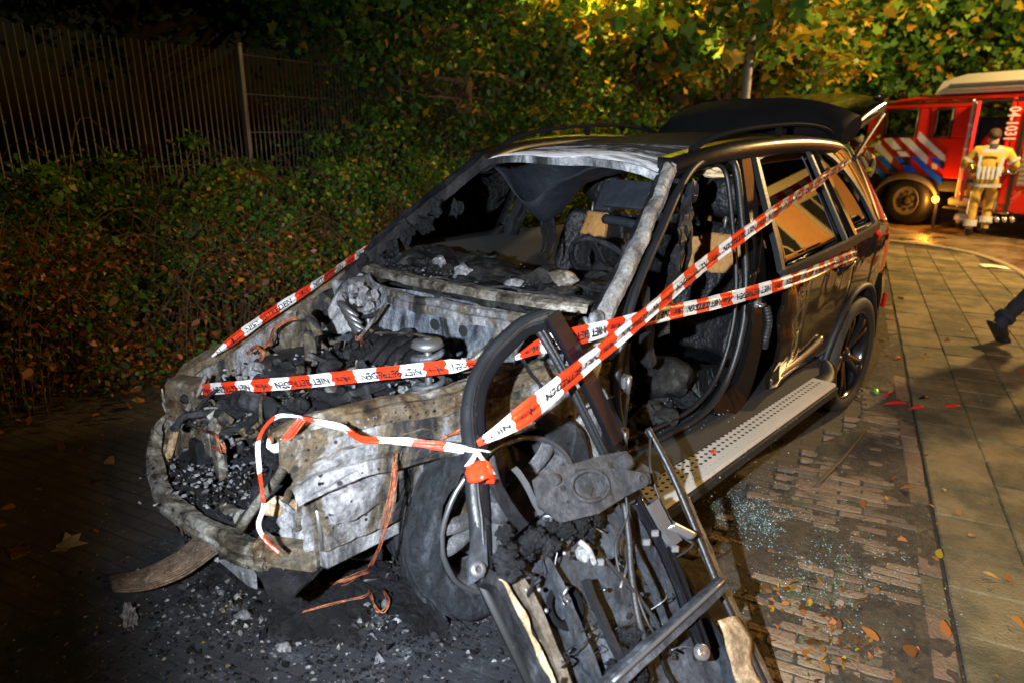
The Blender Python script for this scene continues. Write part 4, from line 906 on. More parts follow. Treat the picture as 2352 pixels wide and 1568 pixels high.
# --- open tailgate
def lid(u, v):
    # u across, v from hinge edge to free edge
    e = abs(2*u-1); x = (2*u-1)*(.66-.05*v); y = 3.06+.99*v-.10*e**2*v; z = 1.80+.22*v+.02*math.sin(v*3.1)-.075*e**3.2*(1.2-.2*v)
    return V3((x, y, z))
tg = None
mb = MB(); mb.sheet(lid, 22, 16, .07); tg = mb.build('tailgate', 'black_paint_clean', car)
mb = MB(); mb.sheet(lambda u, v: V3((-.5+1.0*u, 3.30+.5*v, 1.735+.11*v)), 8, 8, .004); mb.build('rear_window', 'tinted_glass', tg)
def spoil(u, v):
    a = v*2*math.pi; e = 2*u-1; c = V3((.66*e, 3.02+.16*abs(e)**3-.03, 1.825-.075*abs(e)**3.2)); rz = .085*(1-.45*abs(e)**4)+.012; ry = .23*(1-.25*abs(e)**4)
    ca_, sa_ = math.cos(a), math.sin(a)
    y = ry*math.copysign(abs(ca_)**.8, ca_); z = rz*math.copysign(abs(sa_)**.8, sa_)
    return c+V3((0, y*.95-.32*z, z+.34*y))
mb = MB(); rg = [[spoil(i/30, j/20) for j in range(20)] for i in range(31)]; mb.loft(rg); mb.build('roof_spoiler', 'matt_black', tg)
mb = MB(); mb.tube(crv([(.71, 3.10, 1.57), (.68, 3.40, 1.70), (.62, 3.85, 1.86)], 4), .014, 8); mb.build('gas_strut', 'black_plastic', tg)
mb = MB(); mb.tube([(-.70, 3.28, 1.50), (-.64, 3.70, 1.84)], .014, 8); mb.build('gas_strut', 'black_plastic', tg)
mb = MB(); mb.lump((.52, 4.0, 1.975), (.05, .05, .03), .4, 2, 2); mb.tube([(.53, 4.0, 1.98), (.54, 4.02, 2.05)], .005, 6); mb.build('broken_wiper', 'black_plastic', tg)
mb = MB(); mb.box((-.1, 3.5, 1.965), (.04, .03, .03), bev=.006); mb.build('washer_nozzle', 'black_plastic', tg)
# ------------------------------------------------------------------ wheels
def wheel(c, axis, rr, width, tyre_mat, rim_mat, name, sag=0.0, burnt_=False, seed=1):
    c = vv(c); ax = vv(axis).normalized(); h = width/2
    prof = [(rr*.74, -h*.9), (rr*.86, -h), (rr*.96, -h*.93), (rr*.995, -h*.75), (rr, -h*.3), (rr, h*.3), (rr*.995, h*.75), (rr*.96, h*.93), (rr*.90, h*1.0), (rr*.80, h*.97), (rr*.745, h*.86)]
    def dsp(p):
        if burnt_:
            d = p-c; q = p+noise.noise_vector(p*5+V3((seed, 0, 0)))*.035+noise.noise_vector(p*17)*.010
            if q.z < .015: q.z = .004+.01*abs(noise.noise(p*9)); q += (d-V3((0, 0, d.z)))*.12
            return q
        if p.z < .004: return V3((p.x, p.y, .004))
        return p
    w_ = MB(); w_.lathe(prof, c, ax, 56, disp=dsp); wt_ = w_.build('wheel', tyre_mat, car)
    if not burnt_:
        mb = MB()
        for k in (-.5, 0, .5): mb.lathe([(rr*1.001, h*k-.006), (rr*.985, h*k), (rr*1.001, h*k+.006)], c, ax, 56)
        mb.build('tread_groove', 'hole_black', wt_)
    o = h*.86; r1 = rr*.755
    mb = MB(); mb.lathe([(r1, o), (r1*.985, o+.006), (r1*.955, o-.004), (r1*.93, o-.03), (r1*.90, -h*.7), (r1*.93, -h*.85), (r1, -h*.9)], c, ax, 48); mb.build('rim', rim_mat, wt_)
    a = (V3((0, 0, 1))-ax*ax.z).normalized(); b = ax.cross(a)
    for k in range(5):
        mb = MB()
        for dl in (-.16, .16):
            t0 = 2*math.pi*k/5+.35; t1 = t0+dl
            d0 = a*math.cos(t0+dl*.6)+b*math.sin(t0+dl*.6); d1 = a*math.cos(t1)+b*math.sin(t1)
            sdv = ax.cross(d1)
            pts = [c+d0*r1*.14+ax*(o-.055), c+(d0+d1).normalized()*r1*.5+ax*(o-.032), c+d1*r1*.80+ax*(o-.015), c+d1*r1*.955+ax*(o-.022)]
            mb.sweep(crv(pts, 4), [(-.026, -.022), (.026, -.022), (.020, .008), (.006, .013), (-.006, .013), (-.020, .008)], up=ax, sm=False)
        mb.build('spoke', rim_mat, wt_)
    mb = MB(); mb.lathe([(0, o-.025), (r1*.12, o-.028), (r1*.20, o-.045), (r1*.21, o-.09)], c, ax, 24); mb.build('hub_cap', rim_mat, wt_)
    mb = MB(); mb.lathe([(r1*.72, o-.13), (r1*.2, o-.13), (r1*.2, o-.15), (r1*.72, o-.15)], c, ax, 36, closed=True); mb.build('brake_disc', 'dull_steel' if not burnt_ else 'rusty_metal', wt_)
    return wt_
wheel((.81, 2.93, .375), (1, 0, 0), .378, .285, 'tyre_rubber', 'rim_black', 'wheel')
wheel((-.81, 2.93, .375), (-1, 0, 0), .378, .285, 'tyre_rubber', 'rim_black', 'wheel')
FWC = P(1183, 1185, 'z', .40)-V3((.148, -.02, 0))
wheel(FWC, (math.cos(R(9)), -math.sin(R(9)), 0), .405, .31, 'burnt_tyre', 'ash_rim', 'wheel', burnt_=True, seed=3)
wheel((-.78, 0, .37), (-1, .1, 0), .36, .27, 'burnt_tyre', 'ash_rim', 'wheel', burnt_=True, seed=8)
# charred tread ribs and the rim flange of the near front wheel
axf = V3((math.cos(R(9)), -math.sin(R(9)), 0)); bf = axf.cross(V3((0, 0, 1)))
for w_ in (-.11, -.065, -.02, .03, .075, .115):
    pts = []
    for i in range(61):
        t_ = 2*math.pi*i/60; p = FWC+axf*w_+(V3((0, 0, 1))*math.cos(t_)+bf*math.sin(t_))*(.405 if abs(w_) < .1 else .396); q = p+noise.noise_vector(p*5+V3((3, 0, 0)))*.035+noise.noise_vector(p*17)*.010+noise.noise_vector(p*40)*.005
        q.z = max(q.z, .012); pts.append(q)
    mb = MB(); mb.tube(pts, [.007+.004*noise.noise(V3((i*.5, w_*30, 0))) for i in range(61)], 6); mb.build('tread_rib', 'burnt_tyre', car)
mb = MB(); mb.tube([FWC+axf*.142+(V3((0, 0, 1))*math.cos(2*math.pi*i/48)+bf*math.sin(2*math.pi*i/48))*.302 for i in range(49)], .010, 8); mb.crumple(.004, 14); mb.build('rim_flange', 'dull_steel', car)
# peeling cords of the burnt tyre
mb = MB(); random.seed(31)
for k in range(46):
    a = random.uniform(math.pi*.62, math.pi*1.1); w0 = random.uniform(-.13, .12); r0 = .40; ax = V3((math.cos(R(9)), -math.sin(R(9)), 0)); bb = ax.cross(V3((0, 0, 1)))
    pts = []
    for i in range(7):
        t_ = a+i*.11*random.uniform(.8, 1.2); r_ = r0+.012*i*random.uniform(0, .7)+random.uniform(0, .012)
        p = FWC+ax*(w0+.01*i*random.uniform(-1, 1))+V3((0, 0, 1))*math.cos(t_)*r_ - bb*(-math.sin(t_))*r_
        p.z = max(p.z, .012); pts.append(p)
    mb.tube(crv(pts, 2), [.0045]*12+[.002], 5)
mb.build('tyre_cord', 'burnt_tyre', car)
# ------------------------------------------------------------------ cabin
mb = MB()
def dash(u, v):
    x = -.74+1.48*u; y = .40+.50*v; z = 1.035+.11*math.sin(v*2.6)-.02*v+.075*noise.noise(V3((x*3.2, y*4.5, 1)))+.045*noise.noise(V3((x*9, y*9, 2)))
    return V3((x, y, z-.25*max(0, v-.8)/.2))
mb.sheet(dash, 110, 50, .05, sm=True); random.seed(4)
for k in range(26):
    mb.lump((random.uniform(-.68, .68), random.uniform(.42, .82), random.uniform(1.05, 1.14)), (random.uniform(.03, .12), random.uniform(.03, .08), random.uniform(.01, .04)), .35, 2.2, 3, sm=True)
mb.crumple(.012, 14); mb.crumple(.006, 38); mb.build('melted_dashboard', 'char_lumps', car)
for (x, y, mt_, r_) in ((1065, 625, 'ash', .07), (1010, 600, 'ash', .04), (1290, 640, 'rusty_metal', .06), (1180, 655, 'ash', .05)):
    mb = MB(); mb.lump(P(x, y, 'y', .52), (r_, r_*.7, r_*.6), .35, 2, 2, sm=True); mb.build('melted_lump', mt_, car)
# steering wheel
sc_ = V3((.38, .98, 1.13)); sa = V3((0, .80, .60)).normalized()
mb = MB(); a = V3((1, 0, 0)); b = sa.cross(a); pts = [sc_+(a*math.cos(t_)+b*math.sin(t_))*.185 for t_ in [2*math.pi*i/36 for i in range(37)]]; mb.tube(pts, .014, 8); mb.crumple(.006, 12); sw = mb.build('steering_wheel', 'soot_metal', car)
mb = MB()
for t_ in (.1, math.pi-.1, -math.pi/2): mb.beam(sc_, sc_+(a*math.cos(t_)+b*math.sin(t_))*.18, .03, .012, up=sa)
mb.lump(sc_-sa*.02, (.06, .06, .05), .2, 2, 2); mb.build('wheel_spoke', 'char', sw)
mb = MB(); mb.tube([sc_-sa*.02, sc_-sa*.35], .035, 8); mb.lump(sc_-sa*.25, (.09, .1, .07), .3, 2, 2); mb.build('steering_column', 'char', sw)
# seats
def seat(x, label, torn):
    st = MB()
    def back(u, v):
        a_ = (u-.5)*2; w_ = .25-.05*max(0, v-.75)/.25; return V3((x+a_*w_, 1.78+.20*v-.05*a_*a_+.025*noise.noise(V3((x+u*4, v*5, 0))), .58+.68*v))
    st.sheet(lambda u, v: back(1-u, v), 16, 20, -.14, sm=True); s_o = st.build('seat', 'seat_char', car, label=label)
    mb = MB(); mb.sheet(lambda u, v: V3((x+(u-.5)*.52, 1.22+.54*v, .60-.07*v+.03*noise.noise(V3((x+u*5, v*5, 4)))-.04*(1-abs(2*u-1)))), 14, 14, .14); mb.crumple(.015, 9); mb.build('cushion', 'seat_char', s_o)
    mb = MB(); c = V3((x, 1.99, 1.41))
    for i in range(1): mb.lump(c, (.15, .07, .13), .10, 1.6, 3, sm=True)
    mb.build('headrest', 'seat_char', s_o)
    mb = MB(); mb.tube([(x-.06, 1.96, 1.2), (x-.06, 1.98, 1.34)], .008); mb.tube([(x+.06, 1.96, 1.2), (x+.06, 1.98, 1.34)], .008); mb.build('headrest_post', 'dull_steel', s_o)
    mb = MB()
    for (u0, u1, v0, v1) in torn:
        def ff(u, v):
            uu = u0+(u1-u0)*u+.02*noise.noise(V3((v*5, u*3, 7))); q = back(uu, v0+(v1-v0)*v+.03*noise.noise(V3((u*4, 2, v)))); return q+V3((0, -.022-.012*math.sin(u*3.1)*math.sin(v*3.1), 0))
        mb.sheet(lambda u, v: ff(1-u, v), 10, 10, -.03)
    mb.build('bare_foam', 'foam', s_o); return s_o
seat(.40, 'charred driver seat with a bare orange foam patch', [(.12, .92, .62, .92)])
seat(-.40, 'charred passenger seat with a bare orange foam patch behind the steering wheel', [(.28, .68, .78, .99)])
mb = MB(); mb.sheet(lambda u, v: V3((.62-1.24*u, 2.62+.18*v, .62+.66*v+.03*noise.noise(V3((u*6, v*4, 2))))), 18, 12, -.14); rs = mb.build('rear_bench', 'seat_char', car)
mb = MB(); mb.sheet(lambda u, v: V3((.10-.26*u, 2.585+.16*v-.02*math.sin(u*3), .98+.28*v)), 8, 8, -.03); mb.build('bare_foam', 'foam', rs)
mb = MB(); mb.sheet(lambda u, v: V3((.26-.10*u, 2.58+.1*v, 1.05+.16*v)), 5, 5, -.02); mb.build('bare_foam', 'foam', rs)
for x in (-.4, 0, .4):
    mb = MB(); mb.lump((x, 2.83, 1.36), (.13, .06, .09), .15, 1.6, 2, sm=True); mb.build('headrest', 'seat_char', rs)
mb = MB(); mb.box((0, 1.15, .58), (.24, .8, .3), bev=.04); mb.crumple(.03, 6); mb.build('centre_console', 'char', car)
# hanging headliner
def hl(u, v):
    x = -.58+1.16*u; y = 1.20+2.0*v; z = 1.585+.06*math.sin(v*3)
    sg = math.exp(-((x+.34)/.17)**2)*math.exp(-((v-.085)/.13)**2)*.34 + math.exp(-((x+.05)/.2)**2)*math.exp(-((v-.15)/.2)**2)*.10+math.exp(-((x-.4)/.16)**2)*math.exp(-((v-.25)/.2)**2)*.10
    return V3((x, y, z-sg+.028*noise.noise(V3((x*4, y*4, 0)))+.014*noise.noise(V3((x*13, y*13, 3)))))
mb = MB(); mb.sheet(lambda u, v: hl(1-u, v), 44, 50, .006); mb.build('hanging_headliner', 'headliner', car)
mb = MB()
for k in range(4):
    x = -.40+.03*k; mb.tube(crv([(x, 1.40, 1.27), (x+.015, 1.42, 1.12), (x+random.uniform(-.03, .03), 1.40, 1.02)], 5), [.014-.001*i for i in range(11)], 6)
mb.crumple(.012, 20); mb.build('headliner_strip', 'char', car)
# overhead frame behind the screen (sunshade cassette)
mb = MB(); mb.box((.36, 1.30, 1.44), (.44, .03, .15), Matrix.Rotation(R(-35), 3, 'X'), bev=.008); mb.box((.12, 1.34, 1.42), (.10, .04, .17), Matrix.Rotation(R(-35), 3, 'X'), bev=.008); mb.crumple(.008, 7); mb.build('overhead_panel', 'headliner', car)
mb = MB(); mb.box((.45, 1.275, 1.458), (.07, .03, .03), Matrix.Rotation(R(-35), 3, 'X')); mb.build('panel_slot', 'foam', car)
mb = MB(); mb.tube(crv([(.02, 1.45, 1.29), (.25, 1.44, 1.275), (.55, 1.42, 1.28)], 6), .026, 8); mb.crumple(.01, 12); mb.build('roof_airbag', 'headliner', car)
# burnt trim rags along the left door opening
mb = MB()
for k in range(9):
    t_ = k/8; mb.lump(V3((.70+.12*(1-t_), 1.05-.25*(1-t_)+.1*t_, 1.0+.48*t_)), (.022, .03, .055), .45, 3, 2)
mb.tube(crv([(.66, 1.17, 1.52), (.69, 1.14, 1.36), (.72, 1.13, 1.22), (.71, 1.15, 1.05)], 5), [.02, .024, .02, .026, .02, .022, .026, .02, .016, .02, .018, .014, .012, .012, .01, .006], 7); mb.crumple(.02, 16); mb.build('burnt_rag', 'char', car)
mb = MB(); mb.sheet(lambda u, v: V3((.685+.012*math.sin(v*8), 1.13+.03*u, 1.24+.10*v)), 3, 8, .008); mb.crumple(.008, 20); mb.build('bare_foam', 'foam', car)
mb = MB(); mb.lump((.50, 1.66, 1.55), (.11, .05, .022), .35, 2, 2); mb.lump((.56, 1.64, 1.535), (.07, .04, .018), .35, 2, 2); mb.build('sun_visor_core', 'foam_pale', car)
# floor lumps seen through the open door
mb = MB(); random.seed(9)
for k in range(26): mb.lump((random.uniform(.35, .78), random.uniform(.7, 1.45), random.uniform(.44, .52)), (random.uniform(.03, .09), random.uniform(.03, .09), random.uniform(.02, .06)), .3, 2, 2)
mb.build('floor_debris', 'char_lumps', car)
mb = MB(); mb.lump((.60, 1.20, .60), (.15, .13, .10), .15, 1.8, 3, sm=True); mb.lump((.45, 1.02, .56), (.09, .08, .08), .15, 1.8, 3, sm=True); mb.build('seat_motor', 'char_lumps', car)
mb = MB(); mb.box((.55, .92, .51), (.10, .06, .03), Matrix.Rotation(.5, 3, 'Z'), bev=.006); mb.build('broken_module', 'dull_steel', car)
# ------------------------------------------------------------------ stripped front end
def nz(p, f=4, a=.02, s=0): return noise.noise_vector(V3(p)*f+V3((s*3.7, s*1.3, s*2.1)))*a
def hole(mb, c, r, nrm, n=12):  # flat black disc on the surface, painted as the shade inside an opening
    c = vv(c); nrm = vv(nrm).normalized(); a = (V3((0, 0, 1)) if abs(nrm.z) < .9 else V3((1, 0, 0))); a = (a-nrm*a.dot(nrm)).normalized(); b = nrm.cross(a)
    mb.add([c+nrm*.0035+(a*math.cos(2*math.pi*i/n)+b*math.sin(2*math.pi*i/n))*r for i in range(n)], [list(range(n))])
def ringrim(mb, c, r, nrm, t=.004):
    c = vv(c); nrm = vv(nrm).normalized(); a = (V3((0, 0, 1)) if abs(nrm.z) < .9 else V3((1, 0, 0))); a = (a-nrm*a.dot(nrm)).normalized(); b = nrm.cross(a)
    mb.tube([c+nrm*.003+(a*math.cos(2*math.pi*i/14)+b*math.sin(2*math.pi*i/14))*r for i in range(15)], t, 5)
from mathutils.bvhtree import BVHTree
def bvh(mb): return BVHTree.FromPolygons([tuple(p) for p in mb.v], mb.f)
def hole_discs(src, lst, mat, name, par):
    t_ = bvh(src)
    for (x, y, r) in lst:
        d = ray(x, y).normalized(); loc, nrm, i, dist = t_.ray_cast(CAM, d)
        if loc is None: continue
        if nrm.dot(d) > 0: nrm = -nrm
        r *= .66; mb = MB(); hole(mb, loc, r, nrm, 14)
        mb.lathe([(r*.96, .0042), (r*1.08, .005), (r*1.22, .001), (r*1.3, -.004)], loc, nrm, 18); mb.m = [0]+[1]*(len(mb.f)-1); mb.s = [True]*len(mb.f)
        mb.build(name, ['hole_black', mat], par)
# firewall with pressed ribs
def fwall(u, v):
    x = -.78+1.52*u; z = .42+.60*v
    y = .36+.05*math.sin(u*9.4)*math.sin(v*6)+.035*noise.noise(V3((x*5, z*5, 0)))-.10*math.exp(-((x+.42)/.16)**2-((z-.80)/.18)**2)+.05*math.exp(-((x-.28)/.12)**2-((z-.85)/.1)**2)
    y -= .12*max(0, abs(x)-.55)/.2
    return V3((x, y, z))
mb = MB(); mb.sheet(fwall, 60, 30, .01); fwmb = mb; fwo = mb.build('firewall', 'firewall_metal', car)
hole_discs(fwmb, ((1000, 745, .045), (1065, 760, .042), (960, 715, .028), (1130, 790, .03), (1215, 780, .03), (905, 690, .036), (1050, 700, .016), (1010, 700, .012), (1180, 735, .014), (870, 700, .016)), 'firewall_metal', 'firewall_hole_disc', fwo)
# cowl: two long pressed beams under the windscreen
ca_ = [P(828, 616, 'y', .44), P(960, 655, 'y', .33), P(1100, 680, 'y', .29), P(1230, 700, 'y', .31), P(1345, 716, 'y', .40)]
cw_ = crv(ca_, 24)
mb = MB(); mb.strip([p+V3((0, .02, .02)) for p in cw_], [(.05, -.022), (.046, .0), (.034, .012), (.012, .006), (-.012, .012), (-.034, .006), (-.042, -.02)], th=.003, k=3); mb.crumple(.009, 4); mb.crumple(.004, 11); mb.crumple(.0015, 44); mb.build('cowl_beam', 'beam_metal', car, label='tan scorched beam below the windscreen opening')
mb = MB(); mb.strip([p+V3((0, -.035, -.045)) for p in cw_], [(.036, -.055), (.034, -.02), (.020, -.016), (.022, .006), (.0, .012), (-.016, .0), (-.016, -.02)], th=.003, k=3); mb.crumple(.010, 4, seed=2); mb.crumple(.004, 12); mb.crumple(.0015, 40); mb.build('cowl_beam', 'scaled_metal', car)
mb = MB(); mb.sheet(lambda u, v: (lambda p: V3((p.x, p.y+.05+.14*v, p.z+.035-.02*v))+nz(p+V3((0, v*.2, 0)), 8, .02))(crv(ca_, 7)[min(28, int(u*28))]), 28, 6, .008); mb.build('cowl_tray', 'soot_metal', car)
mb = MB(); mb.sheet(lambda u, v: V3((.60+.20*u, .34+.12*v-.1*u, 1.06-.10*u-.03*(1-v)))+nz((u, v, 0), 5, .025), 10, 10, .012); mb.build('cowl_corner', 'soot_metal', car)
mb = MB()
for (x, y) in ((1340, 745), (1352, 765), (1322, 770), (1370, 730), (1300, 740)):
    p = P(x, y, 'y', .36); mb.lathe([(0, .02), (.018, .02), (.024, .006), (.03, 0)], p, (.3, -.8, .5), 12)
mb.build('bolt_boss', 'pale_metal', car, kind='stuff')
# left upper rail and apron
rl = crv([(.52, -.76, .875), (.55, -.60, .895), (.60, -.31, .89), (.655, .05, .885), (.70, .34, .90), (.76, .50, .93)], 7)
rl = crv([(.52, -.76, .875), (.55, -.60, .895), (.60, -.31, .89), (.655, .05, .885), (.70, .34, .90), (.76, .50, .93)], 16)
mb = MB(); mb.strip(rl, [(-.075, -.05), (-.07, .0), (-.05, .028), (-.012, .034), (.0, .020), (.018, .020), (.026, .008), (.036, -.035), (.045, -.05), (.068, -.056)], th=.004, k=3); mb.crumple(.012, 6); mb.crumple(.006, 19); mb.crumple(.003, 45); rlmb = mb; ra = mb.build('upper_rail', 'rusty_metal', car, label='rust-spotted upper rail of the left wheel arch')
mb = MB()
def lip(u, v):
    p = rl[int(u*(len(rl)-1))]; return V3((p.x+.055+.03*v, p.y, p.z-.02-.14*v))+nz(p+V3((0, 0, v)), 6, .018)
mb.sheet(lip, 70, 16, .004, sm=False); mb.crumple(.006, 20); lpmb = mb; mb.build('rail_flange', 'scaled_metal', ra)
mb = MB(); mb.poly([P(640, 1012, 'x', .60), P(800, 965, 'x', .60), P(820, 1050, 'x', .60), P(770, 1085, 'x', .60), P(690, 1088, 'x', .60), P(645, 1070, 'x', .60)], .006, (1, -.2, .1)); mb.crumple(.008, 7); mb.build('rail_end_plate', 'rusty_metal', ra); epmb = mb
def apron(u, v):
    y = -.72+.42*u; z = .50+.36*v; x = .565+.03*u+.028*(1 if .25 < v < .55 and .15 < u < .75 else 0)+.02*(1 if v > .8 else 0)-.03*(1 if u < .12 else 0)
    return V3((x, y, z))+nz((y, z, 1), 6, .022)
mb = MB(); mb.sheet(lambda u, v: apron(u, v), 48, 40, .004, sm=False); mb.crumple(.007, 22); mb.crumple(.003, 50); apmb = mb; mb.build('wheel_arch_apron', 'scaled_metal', car)
allm = MB()
for q_ in (rlmb, lpmb, epmb, apmb): allm.add(q_.v, q_.f)
hole_discs(allm, ((675, 1075, .016), (702, 1055, .008), (735, 1090, .010), (770, 1015, .009), (905, 1005, .009), (1000, 985, .007), (860, 960, .006), (1240, 890, .010), (1125, 930, .009), (780, 1110, .013), (805, 1150, .007), (840, 1180, .008), (760, 1180, .009), (1030, 905, .006), (930, 935, .005)), 'scaled_metal', 'rail_hole_disc', ra)
mb = MB(); mb.sheet(lambda u, v: V3((.60+.06*u, -.34+.80*u, .74+.13*v+.05*math.sin(u*3.1)))+nz((u, v, 3), 4, .02), 24, 8, .006); armb = mb; mb.build('arch_roof', 'pale_metal', car)
mb = MB(); mb.sheet(lambda u, v: V3((.70+.09*u, .36+.20*u, .42+.50*v))+nz((u, v, 6), 4, .03), 10, 18, .006); hp = mb.build('hinge_pillar', 'pale_metal', car); hole_discs(mb, ((1330, 925, .020), (1290, 935, .012), (1310, 905, .009), (1345, 900, .007)), 'pale_metal', 'pillar_hole_disc', hp)
mb = MB(); mb.sheet(lambda u, v: V3((.795+.03*u, .44+.12*u, .46+.50*v))+nz((u, v, 9), 3, .012), 6, 14, .01); mb.build('hinge_pillar_skin', 'black_paint', car)
for z in (.60, .82):
    mb = MB(); mb.box((.84, .50, z), (.05, .06, .05), bev=.008); mb.tube([(.87, .49, z-.035), (.87, .49, z+.035)], .010, 8); mb.build('door_hinge', 'dull_steel', car)
# rows of spot welds and studs along the pressed seams
mb = MB(); tv = bvh(allm)
for (x0_, y0_, x1_, y1_, n_) in ((650, 1050, 800, 1000, 9), (820, 985, 1060, 930, 13), (650, 1015, 1060, 905, 20), (740, 1110, 870, 1075, 8), (745, 1215, 880, 1180, 8), (735, 1110, 755, 1225, 7), (1090, 920, 1220, 880, 8)):
    for k in range(n_):
        x, y = x0_+(x1_-x0_)*k/(n_-1)+random.uniform(-2, 2), y0_+(y1_-y0_)*k/(n_-1)+random.uniform(-2, 2)
        loc, nrm, i_, dd = tv.ray_cast(CAM, ray(x, y).normalized())
        if loc is None: continue
        if nrm.dot(ray(x, y)) > 0: nrm = -nrm
        r_ = random.choice((.0035, .0045, .006)); mb.lathe([(0, .003), (r_*.6, .003), (r_, .0005), (r_*1.1, -.002)], loc, nrm, 8, m=random.choice((0, 1, 1, 1)))
mb.build('spot_weld', ['char', 'scaled_metal'], ra, kind='stuff')
# lower apron, longitudinal and crash box
mb = MB(); mb.box((.50, -.35, .47), (.09, .62, .12), bev=.01); mb.crumple(.010, 8); mb.build('chassis_leg', 'pale_metal', car)
mb = MB(); mb.box((-.45, -.35, .47), (.09, .62, .12), bev=.01); mb.crumple(.010, 8); mb.build('chassis_leg', 'soot_metal', car)
bp0, bp1 = P(690, 1140, 'y', -.66), P(735, 1262, 'y', -.66)
mb = MB(); mb.poly([P(686, 1142, 'y', -.66), P(705, 1136, 'y', -.66), P(728, 1175, 'y', -.66), P(742, 1262, 'y', -.66), P(722, 1268, 'y', -.66), P(690, 1235, 'y', -.66)], .012, (0, -1, .1)); mb.build('bracket_plate', 'pale_metal', car)
mb = MB(); mb.tube([P(706, 1138, 'y', -.668), P(728, 1175, 'y', -.668), P(741, 1262, 'y', -.668)], .006, 6)
for (x, y) in ((698, 1155), (712, 1180), (722, 1240)):
    mb.lathe([(0, .012), (.009, .012), (.011, .006), (.011, 0)], P(x, y, 'y', -.664), (0, -1, .1), 6, sm=False)
mb.build('bracket_bolt', 'bright_metal', car, kind='stuff')
mb = MB(); mb.sheet(lambda u, v: V3((.36+.16*u, -.70+.05*u, .44+.16*v))+nz((u, v, 2), 5, .02), 12, 8, .008); mb.build('crash_plate', 'pale_metal', car)
mb = MB(); mb.beam((.36, -.77, .46), (.52, -.66, .455), .07, .085, bev=.012); mb.beam((.355, -.785, .46), (.385, -.76, .46), .09, .105, bev=.012); mb.build('crash_box', 'rusty_metal', car)
mb = MB(); mb.tube(crv([P(655, 1160, 'y', -.68), P(668, 1120, 'y', -.68), P(690, 1130, 'y', -.68), P(690, 1190, 'y', -.68), P(686, 1215, 'y', -.68)], 4), .014, 7, flat=.5); mb.build('bent_strap', 'rusty_metal', car)
mb = MB(); mb.tube(crv([(.30, -.72, .58), (.36, -.66, .56), (.42, -.62, .53)], 4), .035, 10); mb.build('pipe_stub', 'torn_edge', car)
# bumper beam
bb_ = crv([(-.63, -.66, .60), (-.62, -.72, .53), (-.53, -.79, .455), (-.30, -.835, .43), (-.02, -.85, .44), (.22, -.825, .455), (.40, -.77, .46)], 14)
mb = MB(); mb.strip(bb_, [(-.034, .026), (.004, .034), (.020, .028), (.028, .014), (.020, .006), (.020, -.008), (.030, -.016), (.029, -.032), (.014, -.040), (-.030, -.044)], th=.004, k=2, scale=[.40+.045*i for i in range(14)]+[.85]*28+[.9]*28+[1.0]*16); mb.crumple(.016, 5); mb.crumple(.005, 16); mb.crumple(.002, 50); mb.build('bumper_beam', 'beam_metal', car, label='bare scorched bumper beam bowed across the nose')
mb = MB(); random.seed(3)
for k in range(60):
    p = random.choice(bb_[10:]); mb.lump(p+V3((random.uniform(-.02, .02), random.uniform(-.02, .02), random.uniform(.02, .034))), (random.uniform(.003, .012), random.uniform(.003, .012), .004), .5, 2.5, 1)
mb.build('soot_flakes', 'char', car, kind='stuff')
mb = MB(); mb.tube([bb_[0], bb_[0]+V3((-.03, -.01, .07)), bb_[0]+V3((.0, -.02, .12))], [.012, .008, .002], 6); mb.build('torn_tip', 'beam_metal', car)
mb = MB(); mb.tube(crv([P(418, 902, 'x', -.66), P(402, 985, 'x', -.62), P(385, 1040, 'x', -.60), P(368, 1082, 'x', -.58)], 5), [.014, .016, .02, .022, .02, .022, .02, .022, .024, .026, .024, .024, .022, .018, .014, .008], 7, flat=.6); mb.build('bent_strut', 'torn_edge', car)
mb = MB(); mb.tube(crv([(.47, -.70, .82), (.44, -.72, .74), (.33, -.765, .60), (.27, -.80, .50)], 5), .017, 8, flat=.8); mb.build('slam_panel_strut', 'beam_metal', car)
# radiator frame and mesh
mb = MB(); fr_ = crv([P(372, 1075, 'y', -.70), P(385, 1112, 'y', -.72), P(430, 1138, 'y', -.72), P(500, 1165, 'y', -.71), P(560, 1190, 'y', -.70)], 6); mb.tube(fr_, [.028+.006*noise.noise(V3((i*.7, 0, 0))) for i in range(len(fr_))], 9); mb.crumple(.008, 20); rf = mb.build('radiator_frame', 'beam_metal', car)
mb = MB()
for i in range(46):
    a = fr_[int(i/45*(len(fr_)-1))]; mb.beam(a+V3((0, .015, -.02)), a+V3((0, .03, -.24)), .003, .03, up=(0, 1, 0))
for j in range(14): mb.tube([p+V3((0, .02, -.03-.016*j)) for p in fr_[::2]], .003, 4)
mb.build('radiator_mesh', 'radiator_core', rf)
# hanging valance
mb = MB(); mb.poly([P(500, 1285, 'y', -.74), P(560, 1280, 'y', -.74), P(585, 1300, 'y', -.74), P(588, 1352, 'y', -.72), P(570, 1345, 'y', -.72)], .005, (0, -1, .2)); mb.build('valance', 'pale_metal', car)
# right wheel-arch apron and lamp support
ra_ = crv([(-.66, -.66, .66), (-.70, -.55, .74), (-.73, -.40, .79), (-.77, 0, .93), (-.80, .32, 1.04), (-.80, .5, 1.10)], 6)
mb = MB(); mb.sheet(lambda u, v: (lambda p: V3((p.x+.12*v*(1-v)+.03*v, p.y, p.z-.40*v))+nz(p+V3((0, 0, v*.5)), 5, .035))(ra_[int((1-u)*(len(ra_)-1))]), 30, 16, .008); mb.build('right_apron', 'scaled_metal', car)
mb = MB(); mb.sweep(ra_, [(-.02, -.02), (.035, -.02), (.03, .012), (-.02, .015)]); mb.crumple(.02, 8); mb.build('right_rail', 'rusty_metal', car)
mb = MB(); mb.sheet(lambda u, v: V3((-.72+.26*u, .12+.14*u+.10*v, .72+.26*v+.08*math.sin(u*3)))+nz((u, v, 4), 4, .035), 14, 14, .01); mb.build('right_strut_tower', 'pale_metal', car)
